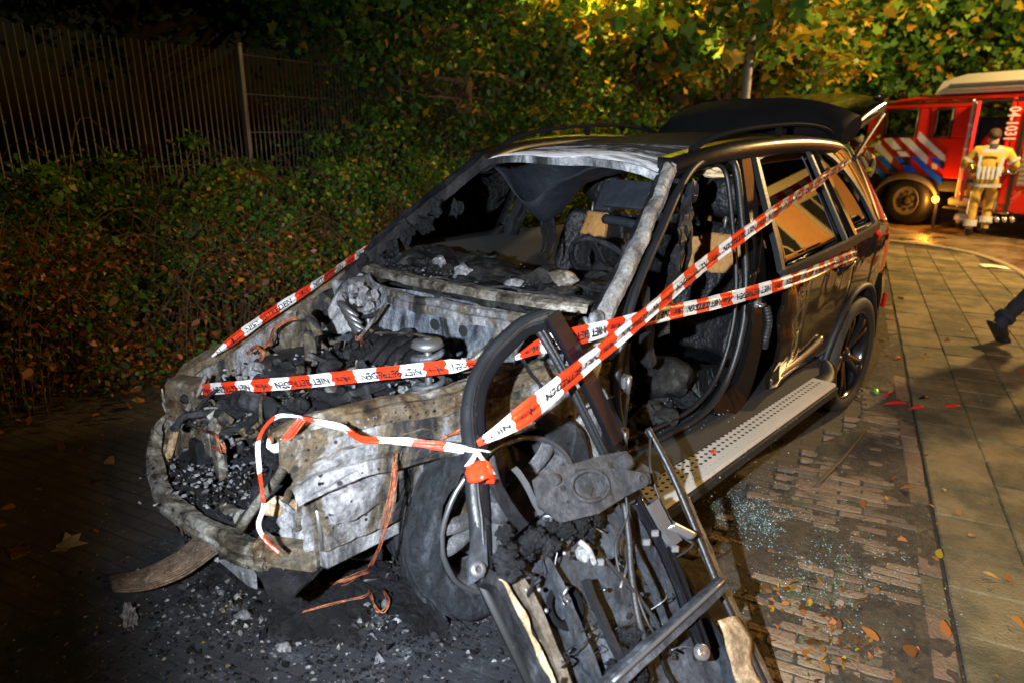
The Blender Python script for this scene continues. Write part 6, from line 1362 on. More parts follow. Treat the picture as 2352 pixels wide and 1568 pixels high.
def tape(name, label, pts, width, wdir, shift=0.0, text=True, twist=None, pinch=(0, 0), n=14, par=None, sag=0.0, fold=1.0, seed=0):
    """ribbon along pts; wdir(t) gives the direction across (towards the head of the letters)"""
    pc = crv(pts, n); acc_ = [0.0]
    for a, b_ in zip(pc, pc[1:]): acc_.append(acc_[-1]+(b_-a).length)
    Lt = acc_[-1]
    def at(s):
        s = min(max(s, 0), Lt); lo = 0
        for i in range(len(acc_)-1):
            if acc_[i+1] >= s: lo = i; break
        return pc[lo].lerp(pc[lo+1], (s-acc_[lo])/max(1e-9, acc_[lo+1]-acc_[lo]))
    def W(s):
        t_ = s/Lt; k = width
        if pinch[0] and s < pinch[0]: k *= .25+.75*(s/pinch[0])
        if pinch[1] and Lt-s < pinch[1]: k *= .25+.75*((Lt-s)/pinch[1])
        return k
    def surf(s, w, lift=0.0):
        p = at(s); T = (at(s+.01)-at(s-.01)).normalized(); wd = vv(wdir(s/Lt)); wd = (wd-T*wd.dot(T)).normalized(); nn = T.cross(wd).normalized()
        wv = (w-.5)*W(s)*(1+.10*noise.noise(V3((s*4, seed, 1)))); ca_t = .22*noise.noise(V3((s*3.2, seed*3, 5)))*fold; wd, nn = wd*math.cos(ca_t)+nn*math.sin(ca_t), nn*math.cos(ca_t)-wd*math.sin(ca_t); crease = .0030*math.sin(w*9.5+seed+s*1.1)*fold+.0018*math.sin(w*19+s*7+seed)*fold+.003*noise.noise(V3((s*14, w*3, seed+9)))*fold+.0012*noise.noise(V3((s*9, w*2, seed)))
        return p+wd*wv+nn*(crease+lift-.018*(1-fold)*(w-.5)**2)
    t = thing(name, label, 'police tape', pc[0])
    mb = MB(); s = 0.0; bounds = []
    k0 = math.floor(shift/BLK); edges = []
    e = (k0+1)*BLK-shift; edges = [0.0]
    while e < Lt: edges.append(e); e += BLK
    edges.append(Lt)
    NW = 14
    for i in range(len(edges)-1):
        a, b_ = edges[i], edges[i+1]
        if b_-a < 1e-4: continue
        kk = (k0+i) % 2; m_ = max(3, int((b_-a)/.010)); base_ = len(mb.v)
        for q in range(m_+1):
            for w in range(NW+1):
                ss = a+(b_-a)*q/m_; ww = w/NW
                ss2 = ss+(.004*math.sin(ww*11+i) if 0 < i and q == 0 else 0)+(.004*math.sin(ww*11+i+1) if q == m_ and i < len(edges)-2 else 0)
                mb.v.append(surf(ss2, ww))
        for q in range(m_):
            for w in range(NW):
                o_ = base_+q*(NW+1)+w; mb.f.append([o_, o_+NW+1, o_+NW+2, o_+1]); mb.m.append(0 if kk == 0 else 1); mb.s.append(True)
    mb.build('ribbon', ['tape_white', 'tape_red'], t)
    if text:
        # cycle of four blocks: white NIET, red BETRE, white DEN, red emblem word
        cyc = 4*BLK; c = math.floor(shift/cyc)*cyc-shift
        while c < Lt:
            mb = MB()
            def put(vs, fs, s0, w0, hs=1.0):
                b0 = len(mb.v); ok = []
                for (x, y) in vs: mb.v.append(surf(s0+x, w0+y/width, .0034)); ok.append(0.01 < s0+x < Lt-.01)
                for f in fs:
                    if all(ok[i] for i in f): mb.f.append([b0+i for i in f]); mb.m.append(0); mb.s.append(False)
            put(*TXT_NB, c+.014, .30)
            px = c+3*BLK+.018
            put(*TXT_P, px, .36); put(*TXT_L, px+.022, .36)
            fl_ = [(.011, .006), (.013, .016), (.016, .022), (.019, .028), (.0205, .020), (.022, .012), (.019, .004), (.0175, -.012), (.0155, .002)]
            put(fl_, [list(range(len(fl_)))], px, .36)
            if mb.f: mb.build('lettering', 'tape_ink', t, kind='stuff')
            c += cyc
    return t
dn = lambda t_: -UP
K = PD(1097, 1035, 1.86)
tape('police_tape', 'broad red and white tape slanting from rear pillar to the leaning door', [P(1944, 368, 'x', .73)+V3((.02, 0, 0)), PD(1790, 480, 2.95), PD(1640, 590, 2.6), PD(1480, 725, 2.25), PD(1330, 850, 2.02), PD(1200, 955, 1.9), K+UP*.02], TW, lambda t_: -UP+RT*-.35, shift=.05, pinch=(.22, .16), seed=1)
tape('police_tape', 'red and white tape from the tail lamp to the leaning door frame', [P(2022, 556, 'x', .86), PD(1850, 632, 3.25), PD(1680, 685, 2.85), PD(1520, 722, 2.5), PD(1350, 765, 2.22), PD(1250, 790, 2.14), PD(1183, 822, 2.05)], TW*.86, lambda t_: -UP+FW*(.0+.25*t_), shift=.2, pinch=(.2, .14), seed=2)
tape('police_tape', 'red and white tape crossing above the engine to the nose corner', [PD(1100, 832, 2.12), PD(1000, 845, 2.25), PD(850, 860, 2.36), PD(650, 880, 2.5), PD(520, 890, 2.66), P(421, 899, 'x', -.66)], TW*.72, lambda t_: -UP+FW*.4, shift=.13, pinch=(.12, .05), seed=3)
tape('police_tape', 'red and white tape rising from the nose corner to the far pillar', [PD(487, 818, 2.92), PD(600, 735, 3.05), PD(720, 655, 3.2), P(858, 562, 'x', -.82)], TW*.95, lambda t_: UP*.9+RT*.35-FW*.5, shift=.21, pinch=(.10, .10), seed=4)
tape('police_tape', 'loose crumpled tape drooping from the door knot to the rail tip', [K, PD(1040, 1028, 1.88), PD(920, 1015, 1.90), PD(840, 1010, 1.90), PD(790, 985, 1.90), PD(735, 970, 1.90), PD(692, 958, 1.90)], TW*.36, lambda t_: V3((0, 0, 1))*math.cos(t_*3)+DN*.6, shift=0, text=False, pinch=(.05, .10), fold=1.8, seed=5)
tape('police_tape', 'thin twisted tape looping from the rail tip down to the bumper', [PD(695, 958, 1.90), PD(640, 955, 1.93), PD(605, 985, 1.95), PD(592, 1040, 1.96), PD(598, 1110, 1.97), PD(606, 1160, 1.97), PD(594, 1205, 1.96), PD(612, 1240, 1.95), PD(640, 1268, 1.95)], TW*.17, lambda t_: RT*math.cos(t_*7)+FW*math.sin(t_*5)+UP*.2, shift=.0, text=False, pinch=(.08, .0), fold=1.4, seed=6)
tape('police_tape', 'short red tape end hooked round the rail tip', [PD(694, 962, 1.895), PD(668, 995, 1.89), PD(640, 1025, 1.89), PD(618, 1028, 1.92), PD(620, 1005, 1.94)], TW*.34, lambda t_: UP+RT*.3, shift=.107, text=False, fold=1.5, seed=7)
# the knot wound on the door frame
t = thing('tape_knot', 'bunched red tape knot tied on the door frame', 'tape knot', K)
kc = PD(1104, 1085, 1.82); mb = MB(); ax = (PD(1100, 1200, 1.80)-PD(1084, 1030, 1.88)).normalized()
mb.lathe([(.030, -.025), (.036, -.016), (.034, -.006), (.038, .002), (.035, .012), (.037, .020), (.031, .026)], kc, ax, 22); mb.crumple(.008, 28); mb.build('winding', 'tape_red', t)
for (a, b_, m_) in ((K, kc+RT*.03-UP*.0, 'tape_white'), (K, kc-RT*.034+UP*.02, 'tape_white'), (K+RT*.03, K-RT*.03+UP*.012, 'tape_white')):
    mb = MB(); mb.sheet(lambda u, v: vv(a).lerp(vv(b_), u)+RT*(.016*(v-.5))+FW*(-.012+.006*math.sin(v*6+u*5)), 8, 4, .0015); mb.build('strand', m_, t)
# ------------------------------------------------------------------ fire engine on the crossing road
W0 = P(2075, 517, 'z', .004); TA = V3((.935, -.354, 0)).normalized(); TB = V3((TA.y, -TA.x, 0))
if TB.dot(CAM-W0) < 0: TB = -TB
def TL(a, z, b=0.0): return W0+TA*a+TB*b+V3((0, 0, z-W0.z))
def TP(cx, cy, b=0.0):
    """(a, z) on the truck's side plane for a point of the close-up of the truck"""
    x = 1895+.293*cx; y = 143.6+.293*cy; d = ray(x, y); o = W0+TB*b; t_ = (o-CAM).dot(TB)/d.dot(TB); q = CAM+d*t_-W0; return q.dot(TA), (CAM+d*t_).z
truck = thing('fire_engine', 'red fire engine with blue and white diagonal stripes and open crew door', 'fire engine', W0)
TM = Matrix((TA, TB, V3((0, 0, 1)))).transposed()
def tpoly(pts, mat, name, b=0.0, th=.004, par=None):
    q = [TP(x, y) for x, y in pts]; P3 = [TL(a, z, b) for a, z in q]; mb = MB(); mb.poly(P3, th, TB); return mb.build(name, mat, par or truck)
a0, zr = TP(300, 640)[0], TP(860, 252)[1]; aC = TP(1112, 600)[0]; aD = TP(1420, 600)[0]; zl = TP(700, 900)[1]
aE = a0+6.4
# cab shell as side skin with real openings: lofted strips around the windows
def tbox(a_, b_, z_, w_, d_, h_, mat, name, bev=.03, par=None):
    mb = MB(); mb.box(TL(a_+w_/2, z_+h_/2, b_-d_/2), (w_, d_, h_), TM, bev=bev); return mb.build(name, mat, par or truck)
W1 = [TP(*p) for p in ((400, 585), (505, 372), (750, 370), (742, 585))]; W2 = [TP(*p) for p in ((850, 583), (878, 370), (1010, 368), (992, 588))]
zb_, zt_ = W1[0][1], W1[1][1]; wl = TP(470, 480)[0]; wr = W1[2][0]; w2l = TP(858, 480)[0]; w2r = TP(1000, 480)[0]
tbox(a0, 0, zl+.02, aC-a0-.0, .12, zb_-zl-.02, 'truck_red', 'cab_side', .02)
tbox(a0+.10, 0, zt_, aC-a0-.10, .12, .12, 'truck_red', 'cab_top_rail', .02)
tbox(wr, 0, zb_, w2l-wr, .10, zt_-zb_, 'truck_red', 'cab_pillar', .01); tbox(w2r, 0, zb_, aC-w2r, .10, zt_-zb_, 'truck_red', 'cab_pillar', .01)
tbox(a0+.05, 0, zb_, wl-a0-.05, .10, zt_-zb_, 'truck_red', 'cab_pillar', .01)
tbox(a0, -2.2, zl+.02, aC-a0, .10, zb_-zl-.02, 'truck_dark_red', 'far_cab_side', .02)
tbox(a0, -.12, zl+.02, .10, 2.1, zb_-zl+.05, 'truck_red', 'cab_front', .03)
tbox(a0+.05, 0, zl-.22, aC-a0-.05, 2.2, .20, 'truck_black', 'chassis', .02)
# roof, curved at the front
mb = MB()
def troof(u, v):
    a_ = a0+.22+(aE-a0-.22)*u; z = zt_+.12+.16*math.sin(min(1, u*5+.25)*math.pi/2)-.10*(2*v-1)**4; return TL(a_, z, .0-2.3*v)
mb.sheet(lambda u, v: troof(u, v), 24, 14, .04); mb.build('cab_roof', 'truck_red', truck)
tbox(a0+.15, .004, zt_+.085, aE-a0-.2, .02, .03, 'truck_black', 'roof_gutter', .004)
# windows
def win(l, r, name='cab_window'):
    mb = MB(); mb.box(TL((l+r)/2, (zb_+zt_)/2, -.05), (r-l, .006, zt_-zb_), TM); w_ = mb.build(name, 'clear_glass', truck)
    mb = MB(); mb.tube([TL(l+.03, zb_+.02, .004), TL(l+.03, zt_-.02, .004), TL(r-.03, zt_-.02, .004), TL(r-.03, zb_+.02, .004), TL(l+.03, zb_+.02, .004)], .03, 5); mb.build('window_rubber', 'truck_black', w_)
win(wl, wr); win(w2l, w2r)
tbox(a0+.5, -.5, zl, 1.0, .6, .75, 'cab_interior', 'driver_seat', .08); tbox(a0+.9, -1.3, zl, .9, .6, 1.1, 'cab_interior', 'cab_locker', .05)
mb = MB(); mb.tube([TL(wl+.15, zb_+.1, -.45), TL(wl+.25, zt_-.25, -.5)], .012, 6); mb.build('grab_bar', 'bright_metal', truck)
# stripes
def tstripe(pts, mat, name):
    q = [TP(x, y) for x, y in pts]; mb = MB(); mb.retro(TL(0, W0.z, .028), TA, (0, 0, 1), TB, [(a, z-W0.z) for a, z in q], .011); mb.build(name, mat, truck)
for pts in ([(330, 682), (316, 728), (384, 790), (398, 738)], [(362, 645), (426, 627), (536, 746), (526, 796), (470, 738)], [(463, 602), (530, 590), (612, 688), (552, 690)], [(568, 700), (640, 700), (672, 740), (604, 740)], [(584, 590), (664, 590), (818, 748), (806, 806), (740, 744)], [(748, 545), (728, 600), (944, 792), (948, 732)]):
    tstripe(pts, 'retro_white', 'white_stripe')
for pts in ([(326, 736), (362, 800), (456, 920), (492, 886)], [(400, 736), (466, 736), (582, 856), (524, 868)], [(540, 742), (602, 742), (636, 780), (596, 798)], [(608, 812), (680, 812), (722, 858), (640, 860)], [(680, 746), (740, 746), (840, 846), (784, 850)], [(784, 852), (842, 848), (920, 905), (918, 968), (846, 905)], [(820, 748), (880, 748), (940, 796), (936, 850)]):
    tstripe(pts, 'retro_blue', 'blue_stripe')
for pts in ([(838, 345), (846, 345), (796, 860), (788, 860)], [(690, 600), (697, 600), (666, 858), (660, 858)]): tpoly(pts, 'truck_black', 'door_gap', .008)
tpoly([(520, 683), (648, 683), (648, 692), (520, 692)], 'chrome_edge', 'door_handle', .02, .02); tpoly([(596, 748), (664, 746), (660, 808), (594, 804)], 'truck_black', 'flap', .015, .015)
tpoly([(838, 792), (880, 792), (882, 838), (840, 840)], 'truck_cream', 'hatch', .01, .006)
for k, (x, y) in enumerate(((505, 872), (612, 848), (700, 606), (845, 950), (1358, 1012), (1488, 1018), (1470, 1076))):
    mb = MB(); mb.lathe([(0, .015), (.02, .012), (.025, 0)], TL(*TP(x, y), .01), TB, 10); mb.build('side_marker', 'lens_red', truck)
# arch, wheel
wc = TP(630, 1118); wc = (wc[0], .50)
mb = MB(); mb.sheet(lambda u, v: TL(wc[0]-.02+.66*math.cos(math.pi*(1-u)), .46+.42*math.sin(math.pi*u)+.13*v*(.3+.7*math.sin(math.pi*u)), .06)+TB*(-.10*v*0), 20, 3, .10); mb.build('wheel_arch', 'truck_grey', truck)
mb = MB(); mb.sheet(lambda u, v: TL(wc[0]-.02+.62*math.cos(math.pi*(1-u)), .46+.44*math.sin(math.pi*u), .03-.6*v), 18, 3, .02); mb.build('arch_liner', 'truck_black', truck)
def twheel(a_, b_):
    c = TL(a_, .47, b_); mb = MB(); mb.lathe([(.28, .02), (.33, .04), (.41, .04), (.46, .0), (.47, -.08), (.47, -.20), (.44, -.28), (.30, -.28)], c, TB, 40); t_ = mb.build('wheel', 'truck_black', truck)
    mb = MB(); mb.lathe([(.0, -.06), (.10, -.05), (.11, -.02), (.13, -.03), (.20, -.03), (.24, .0), (.28, .025), (.29, .0)], c, TB, 32); mb.build('rim', 'truck_grey', t_)
    mb = MB(); mb.lathe([(0, .02), (.085, .01), (.095, -.04)], c, TB, 24); mb.build('hub', 'cab_interior', t_)
    for k in range(8):
        an = k*math.pi/4; mb = MB(); mb.lathe([(0, .02), (.022, .018), (.026, 0)], c+TA*.165*math.cos(an)+V3((0, 0, .165*math.sin(an)))-TB*.03, TB, 6, sm=False); mb.build('wheel_nut', 'truck_black', t_)
twheel(wc[0], .02); twheel(wc[0]+3.7, .02)
# amber marker lamp, lit
al = TP(880, 1075); c = TL(al[0], al[1], .06)
mb = MB(); mb.lathe([(0, .035), (.045, .026), (.06, 0), (.06, -.02)], c, TB, 14); mb.build('amber_marker', 'amber_lamp', truck)
lo = lamp('amber_marker_light', 'POINT', c+TB*.12, 45, (1, .36, .03), .03)
mb = MB(); mb.box(TL(al[0], al[1]-.28, .0), (.06, .03, .5), TM, bev=.01); mb.build('mud_flap', 'truck_black', truck)
# sill box and steps
s0_, s1_ = TP(960, 1080), TP(1420, 1165)
tbox(s0_[0], .0, s1_[1], s1_[0]-s0_[0], .5, s0_[1]-s1_[1]+.05, 'truck_grey', 'step_box', .03); tbox(s0_[0]-.05, .03, s1_[1]-.06, s1_[0]-s0_[0]+.1, .3, .03, 'chrome_edge', 'step', .006)
for k in range(3):
    mb = MB(); p = TP(1310+60*k, 1215); mb.tube([TL(p[0], p[1]+.03, -.1), TL(p[0]+.12, p[1]-.04, .05)], .035, 8); mb.build('hose_coupling', 'bright_metal', truck)
# crew opening and open door
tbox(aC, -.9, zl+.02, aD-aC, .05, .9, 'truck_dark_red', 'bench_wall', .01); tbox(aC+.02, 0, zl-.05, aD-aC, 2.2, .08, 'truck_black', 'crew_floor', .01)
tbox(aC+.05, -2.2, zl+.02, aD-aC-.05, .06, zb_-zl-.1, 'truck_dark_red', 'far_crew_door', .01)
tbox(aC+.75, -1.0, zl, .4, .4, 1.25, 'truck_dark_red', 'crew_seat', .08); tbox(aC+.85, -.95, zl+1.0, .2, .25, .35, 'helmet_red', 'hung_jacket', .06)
tbox(aD-.03, .0, zl-.1, .08, .12, zt_-zl+.25, 'truck_red', 'opening_post', .02)
mb = MB(); p0 = TP(1115, 300)
mb.sheet(lambda u, v: TL(aC+.02+.38*u, (zl-.32)*(1-v)+(zt_+.08)*v, .02+.50*u), 6, 10, .05); dr = mb.build('crew_door', 'truck_red', truck, label='crew door swung open towards the road')
mb = MB(); mb.sheet(lambda u, v: TL(aC+.10+.24*u, zb_+.0+(zt_-zb_-.08)*v, .12+.32*u+.006), 3, 5, .062); mb.build('door_window', 'dark_pane', dr)
mb = MB(); mb.tube([TL(aC+.03, zl-.3, .04), TL(aC+.03, zt_+.06, .04)], .02, 8); mb.build('door_edge', 'truck_cream', dr)
for z in (.2, .55, .95, 1.35): 
    mb = MB(); mb.lathe([(0, .012), (.02, .01), (.024, 0)], TL(aC+.035, zl+z, .06), TB, 10); mb.build('door_stud', 'truck_white', dr)
tpoly([(1005, 770), (1026, 768), (1024, 830), (1006, 828)], 'truck_black', 'door_pull', .35, .02, dr)
# rear body
tbox(aD+.05, .0, zl-.5, aE-aD, 2.3, zt_-zl+.6, 'truck_red', 'rear_body', .03)
c1 = TP(1500, 640)[0]; tbox(c1+.02, .012, zl-.5, .07, .02, zt_-zl+.42, 'truck_black', 'body_seam', .004)
sh = TP(1530, 800); tbox(c1+.14, .02, sh[1]-.35, 2.0, .05, .95, 'shutter_grey', 'shutter', .01)
for k in range(12): tbox(c1+.14, .026, sh[1]-.33+k*.076, 2.0, .02, .012, 'truck_grey', 'shutter_slat', .003)
# number on the side, read downwards
v_, f_ = text_mesh('04-1031', 1.0); x0 = min(p.x for p in v_); x1 = max(p.x for p in v_); y0 = min(p.y for p in v_); y1 = max(p.y for p in v_)
nt_, nb_ = TP(1510, 348), TP(1470, 605); LL = nt_[1]-nb_[1]
mb = MB(); mb.add([TL(nt_[0]-.10+.0+(p.y-y0)/(y1-y0)*.20-.02, nt_[1]-(p.x-x0)/(x1-x0)*LL, .008) for p in v_], [f for f in f_]); mb.build('body_number', 'truck_white', truck)
# roof gear box
g0_ = TP(860, 245); g1_ = TP(930, 150); g2_ = TP(1120, 92)
mb = MB(); A_ = [(g0_[0], g0_[1]-.02), (g1_[0], g1_[1]), (g2_[0], g2_[1]), (aE, g2_[1]+.02), (aE, g0_[1]-.02)]
mb.poly([TL(a_, z, .0) for a_, z in A_], 1.9, TB); mb.build('roof_box', 'truck_cream', truck)
tbox(g0_[0]+.25, .03, g0_[1]+.03, aE-g0_[0]-.3, .06, .07, 'shutter_grey', 'roof_rail', .01); tbox(g0_[0]+.28, .05, g0_[1]+.12, aE-g0_[0]-.3, .05, .03, 'truck_grey', 'ladder_rail', .006)
bl = TP(388, 235); mb = MB(); mb.lathe([(.0, .17), (.07, .16), (.085, .13), (.085, .0), (0, 0)], TL(bl[0]+.25, zt_+.22, -.5), (0, 0, 1), 16); mb.build('beacon', 'clear_glass', truck)
mb = MB(); mb.tube(crv([TL(a0+.1, zt_-.05, .02), TL(a0-.15, zt_-.1, .18), TL(a0-.22, zb_+.15, .25)], 4), .02, 6); mb.box(TL(a0-.22, zb_+.12, .26), (.10, .22, .36), TM, bev=.04); mb.build('wing_mirror', 'truck_black', truck)
# ------------------------------------------------------------------ people
def person(name, label, loc, face, J, rad, zones, height=1.8):
    """J joints in metres in the person's own frame (x right, y forward), grown with a Skin modifier; zones(point, nearest joint) -> material slot"""
    names = list(J); me = bpy.data.meshes.new('body'); idx = {n: i for i, n in enumerate(names)}
    E = [('pelvis', 'belly'), ('belly', 'chest'), ('chest', 'neck'), ('neck', 'chin'), ('chin', 'crown')]
    for s in 'lr':
        E += [('chest', 'sh'+s), ('sh'+s, 'el'+s), ('el'+s, 'wr'+s), ('wr'+s, 'pa'+s), ('pelvis', 'hip'+s), ('hip'+s, 'kn'+s), ('kn'+s, 'an'+s), ('an'+s, 'toe'+s)]
    vs = [V3(J[n]) for n in names]; es = [(idx[a], idx[b_]) for a, b_ in E]; rs = [rad[n] if n in rad else rad[n[:-1]] for n in names]
    for s in 'lr':      # five fingers
        w_, p_ = V3(J['wr'+s]), V3(J['pa'+s]); d = (p_-w_).normalized(); sd = d.cross(V3((0, 1, .3))).normalized()
        for k in range(5):
            a_ = p_+sd*(.016*(k-1.5)) if k < 4 else w_.lerp(p_, .5)+sd*-.03
            ln = (.062, .072, .068, .052, .05)[k]; m1 = a_+d*ln*.55+(sd*-.02 if k == 4 else V3((0, 0, 0))); m2 = m1+(d*.6+V3((0, .3, -.4))).normalized()*ln*.45
            b0 = len(vs); vs += [m1, m2]; es += [(idx['pa'+s], b0), (b0, b0+1)]; rs += [.010, .008]
    me.from_pydata([tuple(v) for v in vs], es, []); o = bpy.data.objects.new('body', me); COL.objects.link(o)
    sk = o.modifiers.new('s', 'SKIN'); sv = me.skin_vertices[0].data
    for i, r_ in enumerate(rs): sv[i].radius = (r_, r_) if isinstance(r_, float) else r_; sv[i].use_root = False
    sv[idx['pelvis']].use_root = True
    sb = o.modifiers.new('u', 'SUBSURF'); sb.levels = 2; sb.render_levels = 2
    dg = bpy.context.evaluated_depsgraph_get(); m2_ = bpy.data.meshes.new_from_object(o.evaluated_get(dg)); bpy.data.objects.remove(o); bpy.data.meshes.remove(me)
    for v_i in m2_.vertices:
        if v_i.co.z < 1.5: v_i.co += noise.noise_vector(v_i.co*11)*.012+noise.noise_vector(v_i.co*25)*.005
    P_ = thing(name, label, 'person', loc); P_.rotation_euler = (0, 0, face)
    mats, fn = zones
    for m_ in mats: m2_.materials.append(MT[m_])
    keys = [V3(J[n]) for n in names]
    for p in m2_.polygons:
        c = p.center; i = min(range(len(keys)), key=lambda k: (keys[k]-c).length_squared); p.material_index = fn(c, names[i]); p.use_smooth = True
    b_ = bpy.data.objects.new('body', m2_); COL.objects.link(b_); b_.parent = P_; _all.append(b_); b_['_o'] = [0, 0, 0]
    P_['_o'] = [0, 0, 0]
    return P_
RAD = {'pelvis': (.17, .13), 'belly': (.17, .125), 'chest': (.19, .13), 'neck': .065, 'chin': (.085, .10), 'crown': (.075, .09), 'sh': .085, 'el': .060, 'wr': .042, 'pa': (.042, .022), 'hip': .105, 'kn': .078, 'an': .060, 'toe': (.048, .038)}
def pose(**kw):
    J = {'pelvis': (0, 0, .98), 'belly': (0, .0, 1.14), 'chest': (0, 0, 1.38), 'neck': (0, .0, 1.54), 'chin': (0, .02, 1.62), 'crown': (0, .01, 1.74),
         'shl': (-.21, 0, 1.45), 'shr': (.21, 0, 1.45), 'ell': (-.29, -.02, 1.17), 'elr': (.29, -.02, 1.17), 'wrl': (-.27, .08, .93), 'wrr': (.27, .08, .93), 'pal': (-.26, .12, .85), 'par': (.26, .12, .85),
         'hipl': (-.10, 0, .93), 'hipr': (.10, 0, .93), 'knl': (-.11, .03, .50), 'knr': (.11, .03, .50), 'anl': (-.11, -.02, .09), 'anr': (.11, -.02, .09), 'toel': (-.12, .15, .04), 'toer': (.12, .15, .04)}
    J.update(kw); return J
def ring(P_, c, rx_, ry_, hgt, mat, name, tilt=None, n=28, axis=(0, 0, 1)):
    mb = MB(); ax = vv(axis).normalized(); a = (V3((1, 0, 0))-ax*ax.x).normalized(); b_ = ax.cross(a); rg = []
    if mat in ('reflective', 'hivis'):
        rm = (rx_+ry_)/2
        def fm(x, y, z):
            an = x/rm; d = a*math.cos(an)*rx_+b_*math.sin(an)*ry_; return vv(c)+d*(1+(z+.012)/d.length)+ax*y
        mb.retro((0, 0, 0), a, ax, b_, [(0, -hgt/2), (2*math.pi*rm, -hgt/2), (2*math.pi*rm, hgt/2), (0, hgt/2)], .006, fmap=fm); return mb.build(name, {'reflective': 'retro_white', 'hivis': 'retro_yellow'}[mat], P_)
    for q in range(n+1):
        an = 2*math.pi*q/n; d = a*math.cos(an)*rx_+b_*math.sin(an)*ry_; rg.append([vv(c)+d+ax*(-hgt/2), vv(c)+d*1.02+ax*(-hgt/2+.004), vv(c)+d*1.02+ax*(hgt/2-.004), vv(c)+d+ax*(hgt/2)])
    mb.loft(rg, closed=False); return mb.build(name, mat, P_)
def hair(P_, J, mat, rad=(.095, .112, .10), off=(0, -.018, .02)):
    mb = MB(); c = V3(J['chin']).lerp(V3(J['crown']), .62)+V3(off); mb.lump(c, rad, .10, 3, 3, sm=True); mb.build('hair', mat, P_)
def face(P_, J):
    c = V3(J['chin']).lerp(V3(J['crown']), .45)
    mb = MB(); mb.lump(c+V3((0, .105, -.01)), (.014, .022, .026), .05, 1, 2, sm=True); mb.build('nose', 'skin', P_)
    for s in (-1, 1):
        mb = MB(); mb.lump(c+V3((s*.088, -.005, 0)), (.010, .022, .034), .05, 1, 2, sm=True); mb.build('ear', 'skin', P_)
        mb = MB(); mb.lump(c+V3((s*.034, .088, .022)), (.014, .008, .010), 0, 1, 2, sm=True); mb.build('eye', 'hair_dark', P_)
    mb = MB(); mb.lump(c+V3((0, .092, -.055)), (.026, .008, .008), 0, 1, 2, sm=True); mb.build('mouth', 'skin', P_)
def fz(c, n):
    if n in ('chin', 'crown', 'neck'): return 1
    if n[:2] in ('pa',): return 2
    if n[:2] in ('an', 'to') and c.z < .16: return 3
    return 0
FIREZ = (['suit_tan', 'skin', 'suit_dark', 'boot'], fz)
def fire_bands(P_, J, back=True):
    mid = lambda a, b_, t_: V3(J[a]).lerp(V3(J[b_]), t_)
    ring(P_, mid('pelvis', 'belly', -.55), .212, .175, .05, 'reflective', 'hem_band'); ring(P_, mid('belly', 'chest', .15), .205, .165, .04, 'hivis', 'waist_band')
    for s in 'lr':
        d = V3(J['wr'+s])-V3(J['el'+s]); ring(P_, mid('el'+s, 'wr'+s, .45), .070, .070, .045, 'reflective', 'sleeve_band', axis=d)
        d = V3(J['el'+s])-V3(J['sh'+s]); ring(P_, mid('sh'+s, 'el'+s, .6), .088, .088, .04, 'reflective', 'sleeve_band', axis=d)
        d = V3(J['an'+s])-V3(J['kn'+s]); ring(P_, mid('kn'+s, 'an'+s, .62), .088, .088, .10, 'reflective', 'leg_band', axis=d)
        mb = MB(); sg = -1 if s == 'l' else 1
        a, b_ = V3(J['hip'+s])+V3((sg*.085, -.03, -.15)), V3(J['kn'+s])+V3((sg*.078, -.03, -.1)); mb.sheet(lambda u, v: a.lerp(b_, u)+V3((sg*.004, -.05*v, 0)), 6, 2, .01); mb.build('leg_stripe', 'reflective', P_)
    if back:
        mb = MB(); mb.retro((0, -.168, 0), (-1, 0, 0), (0, 0, 1), (0, -1, 0), [(-.15, 1.43), (.15, 1.43), (.15, 1.48), (-.15, 1.48)], .006); mb.build('back_band', 'retro_white', P_)
        for k in range(5):
            mb = MB(); mb.retro((0, -.182, 0), (-1, 0, 0), (0, 0, 1), (0, -1, 0), [(-.14+.065*k, 1.0), (-.108+.065*k, 1.0), (-.108+.065*k, 1.2), (-.14+.065*k, 1.2)], .006); mb.build('back_stripe', 'retro_white', P_)
        for sg in (-1, 1):
            mb = MB(); mb.retro((0, -.168, 0), (-1, 0, 0), (0, 0, 1), (0, -1, 0), [(sg*.155-.02, 1.05), (sg*.155+.02, 1.05), (sg*.155+.02, 1.38), (sg*.155-.02, 1.38)], .006); mb.build('back_stripe', 'retro_white', P_)
def yaw_to(p, q):   # heading so that the person's +Y points from p to q
    d = vv(q)-vv(p); return math.atan2(-d.x, d.y)
fa = P(2238, 546, 'z', 0.0); hd = yaw_to(CAM, fa)
J = pose(anl=(-.10, -.02, .09), toel=(-.10, .14, .04), knr=(.13, .22, .55), anr=(.13, .12, .14), toer=(.14, .27, .07), ell=(-.36, .05, 1.20), wrl=(-.22, .26, 1.12), pal=(-.15, .32, 1.10), elr=(.40, .0, 1.20), wrr=(.30, .24, 1.10), par=(.22, .30, 1.08), chest=(.02, .04, 1.38), shl=(-.21, .03, 1.45), shr=(.24, .03, 1.43))
fp_ = person('person', 'firefighter in tan suit with white stripes seen from behind', fa, hd+.12, J, RAD, FIREZ); fire_bands(fp_, J); hair(fp_, J, 'hair_dark')
mb = MB(); mb.lathe([(.10, 1.48), (.092, 1.54), (.088, 1.57), (.082, 1.57)], (.0, .01, 0), (0, 0, 1), 18); mb.build('collar', 'suit_dark', fp_)
fb = fa+(fa-CAM).normalized()*.95; fb.z = 0; fb -= RT*.22; fb.z = 0
J = pose(chest=(0, .14, 1.28), neck=(0, .20, 1.40), chin=(0, .24, 1.46), crown=(0, .25, 1.58), shl=(-.21, .14, 1.33), shr=(.21, .14, 1.33), ell=(-.33, .22, 1.10), wrl=(-.26, .40, 1.02), pal=(-.22, .46, 1.0), elr=(.33, .2, 1.08), wrr=(.22, .4, 1.0), par=(.16, .46, .98))
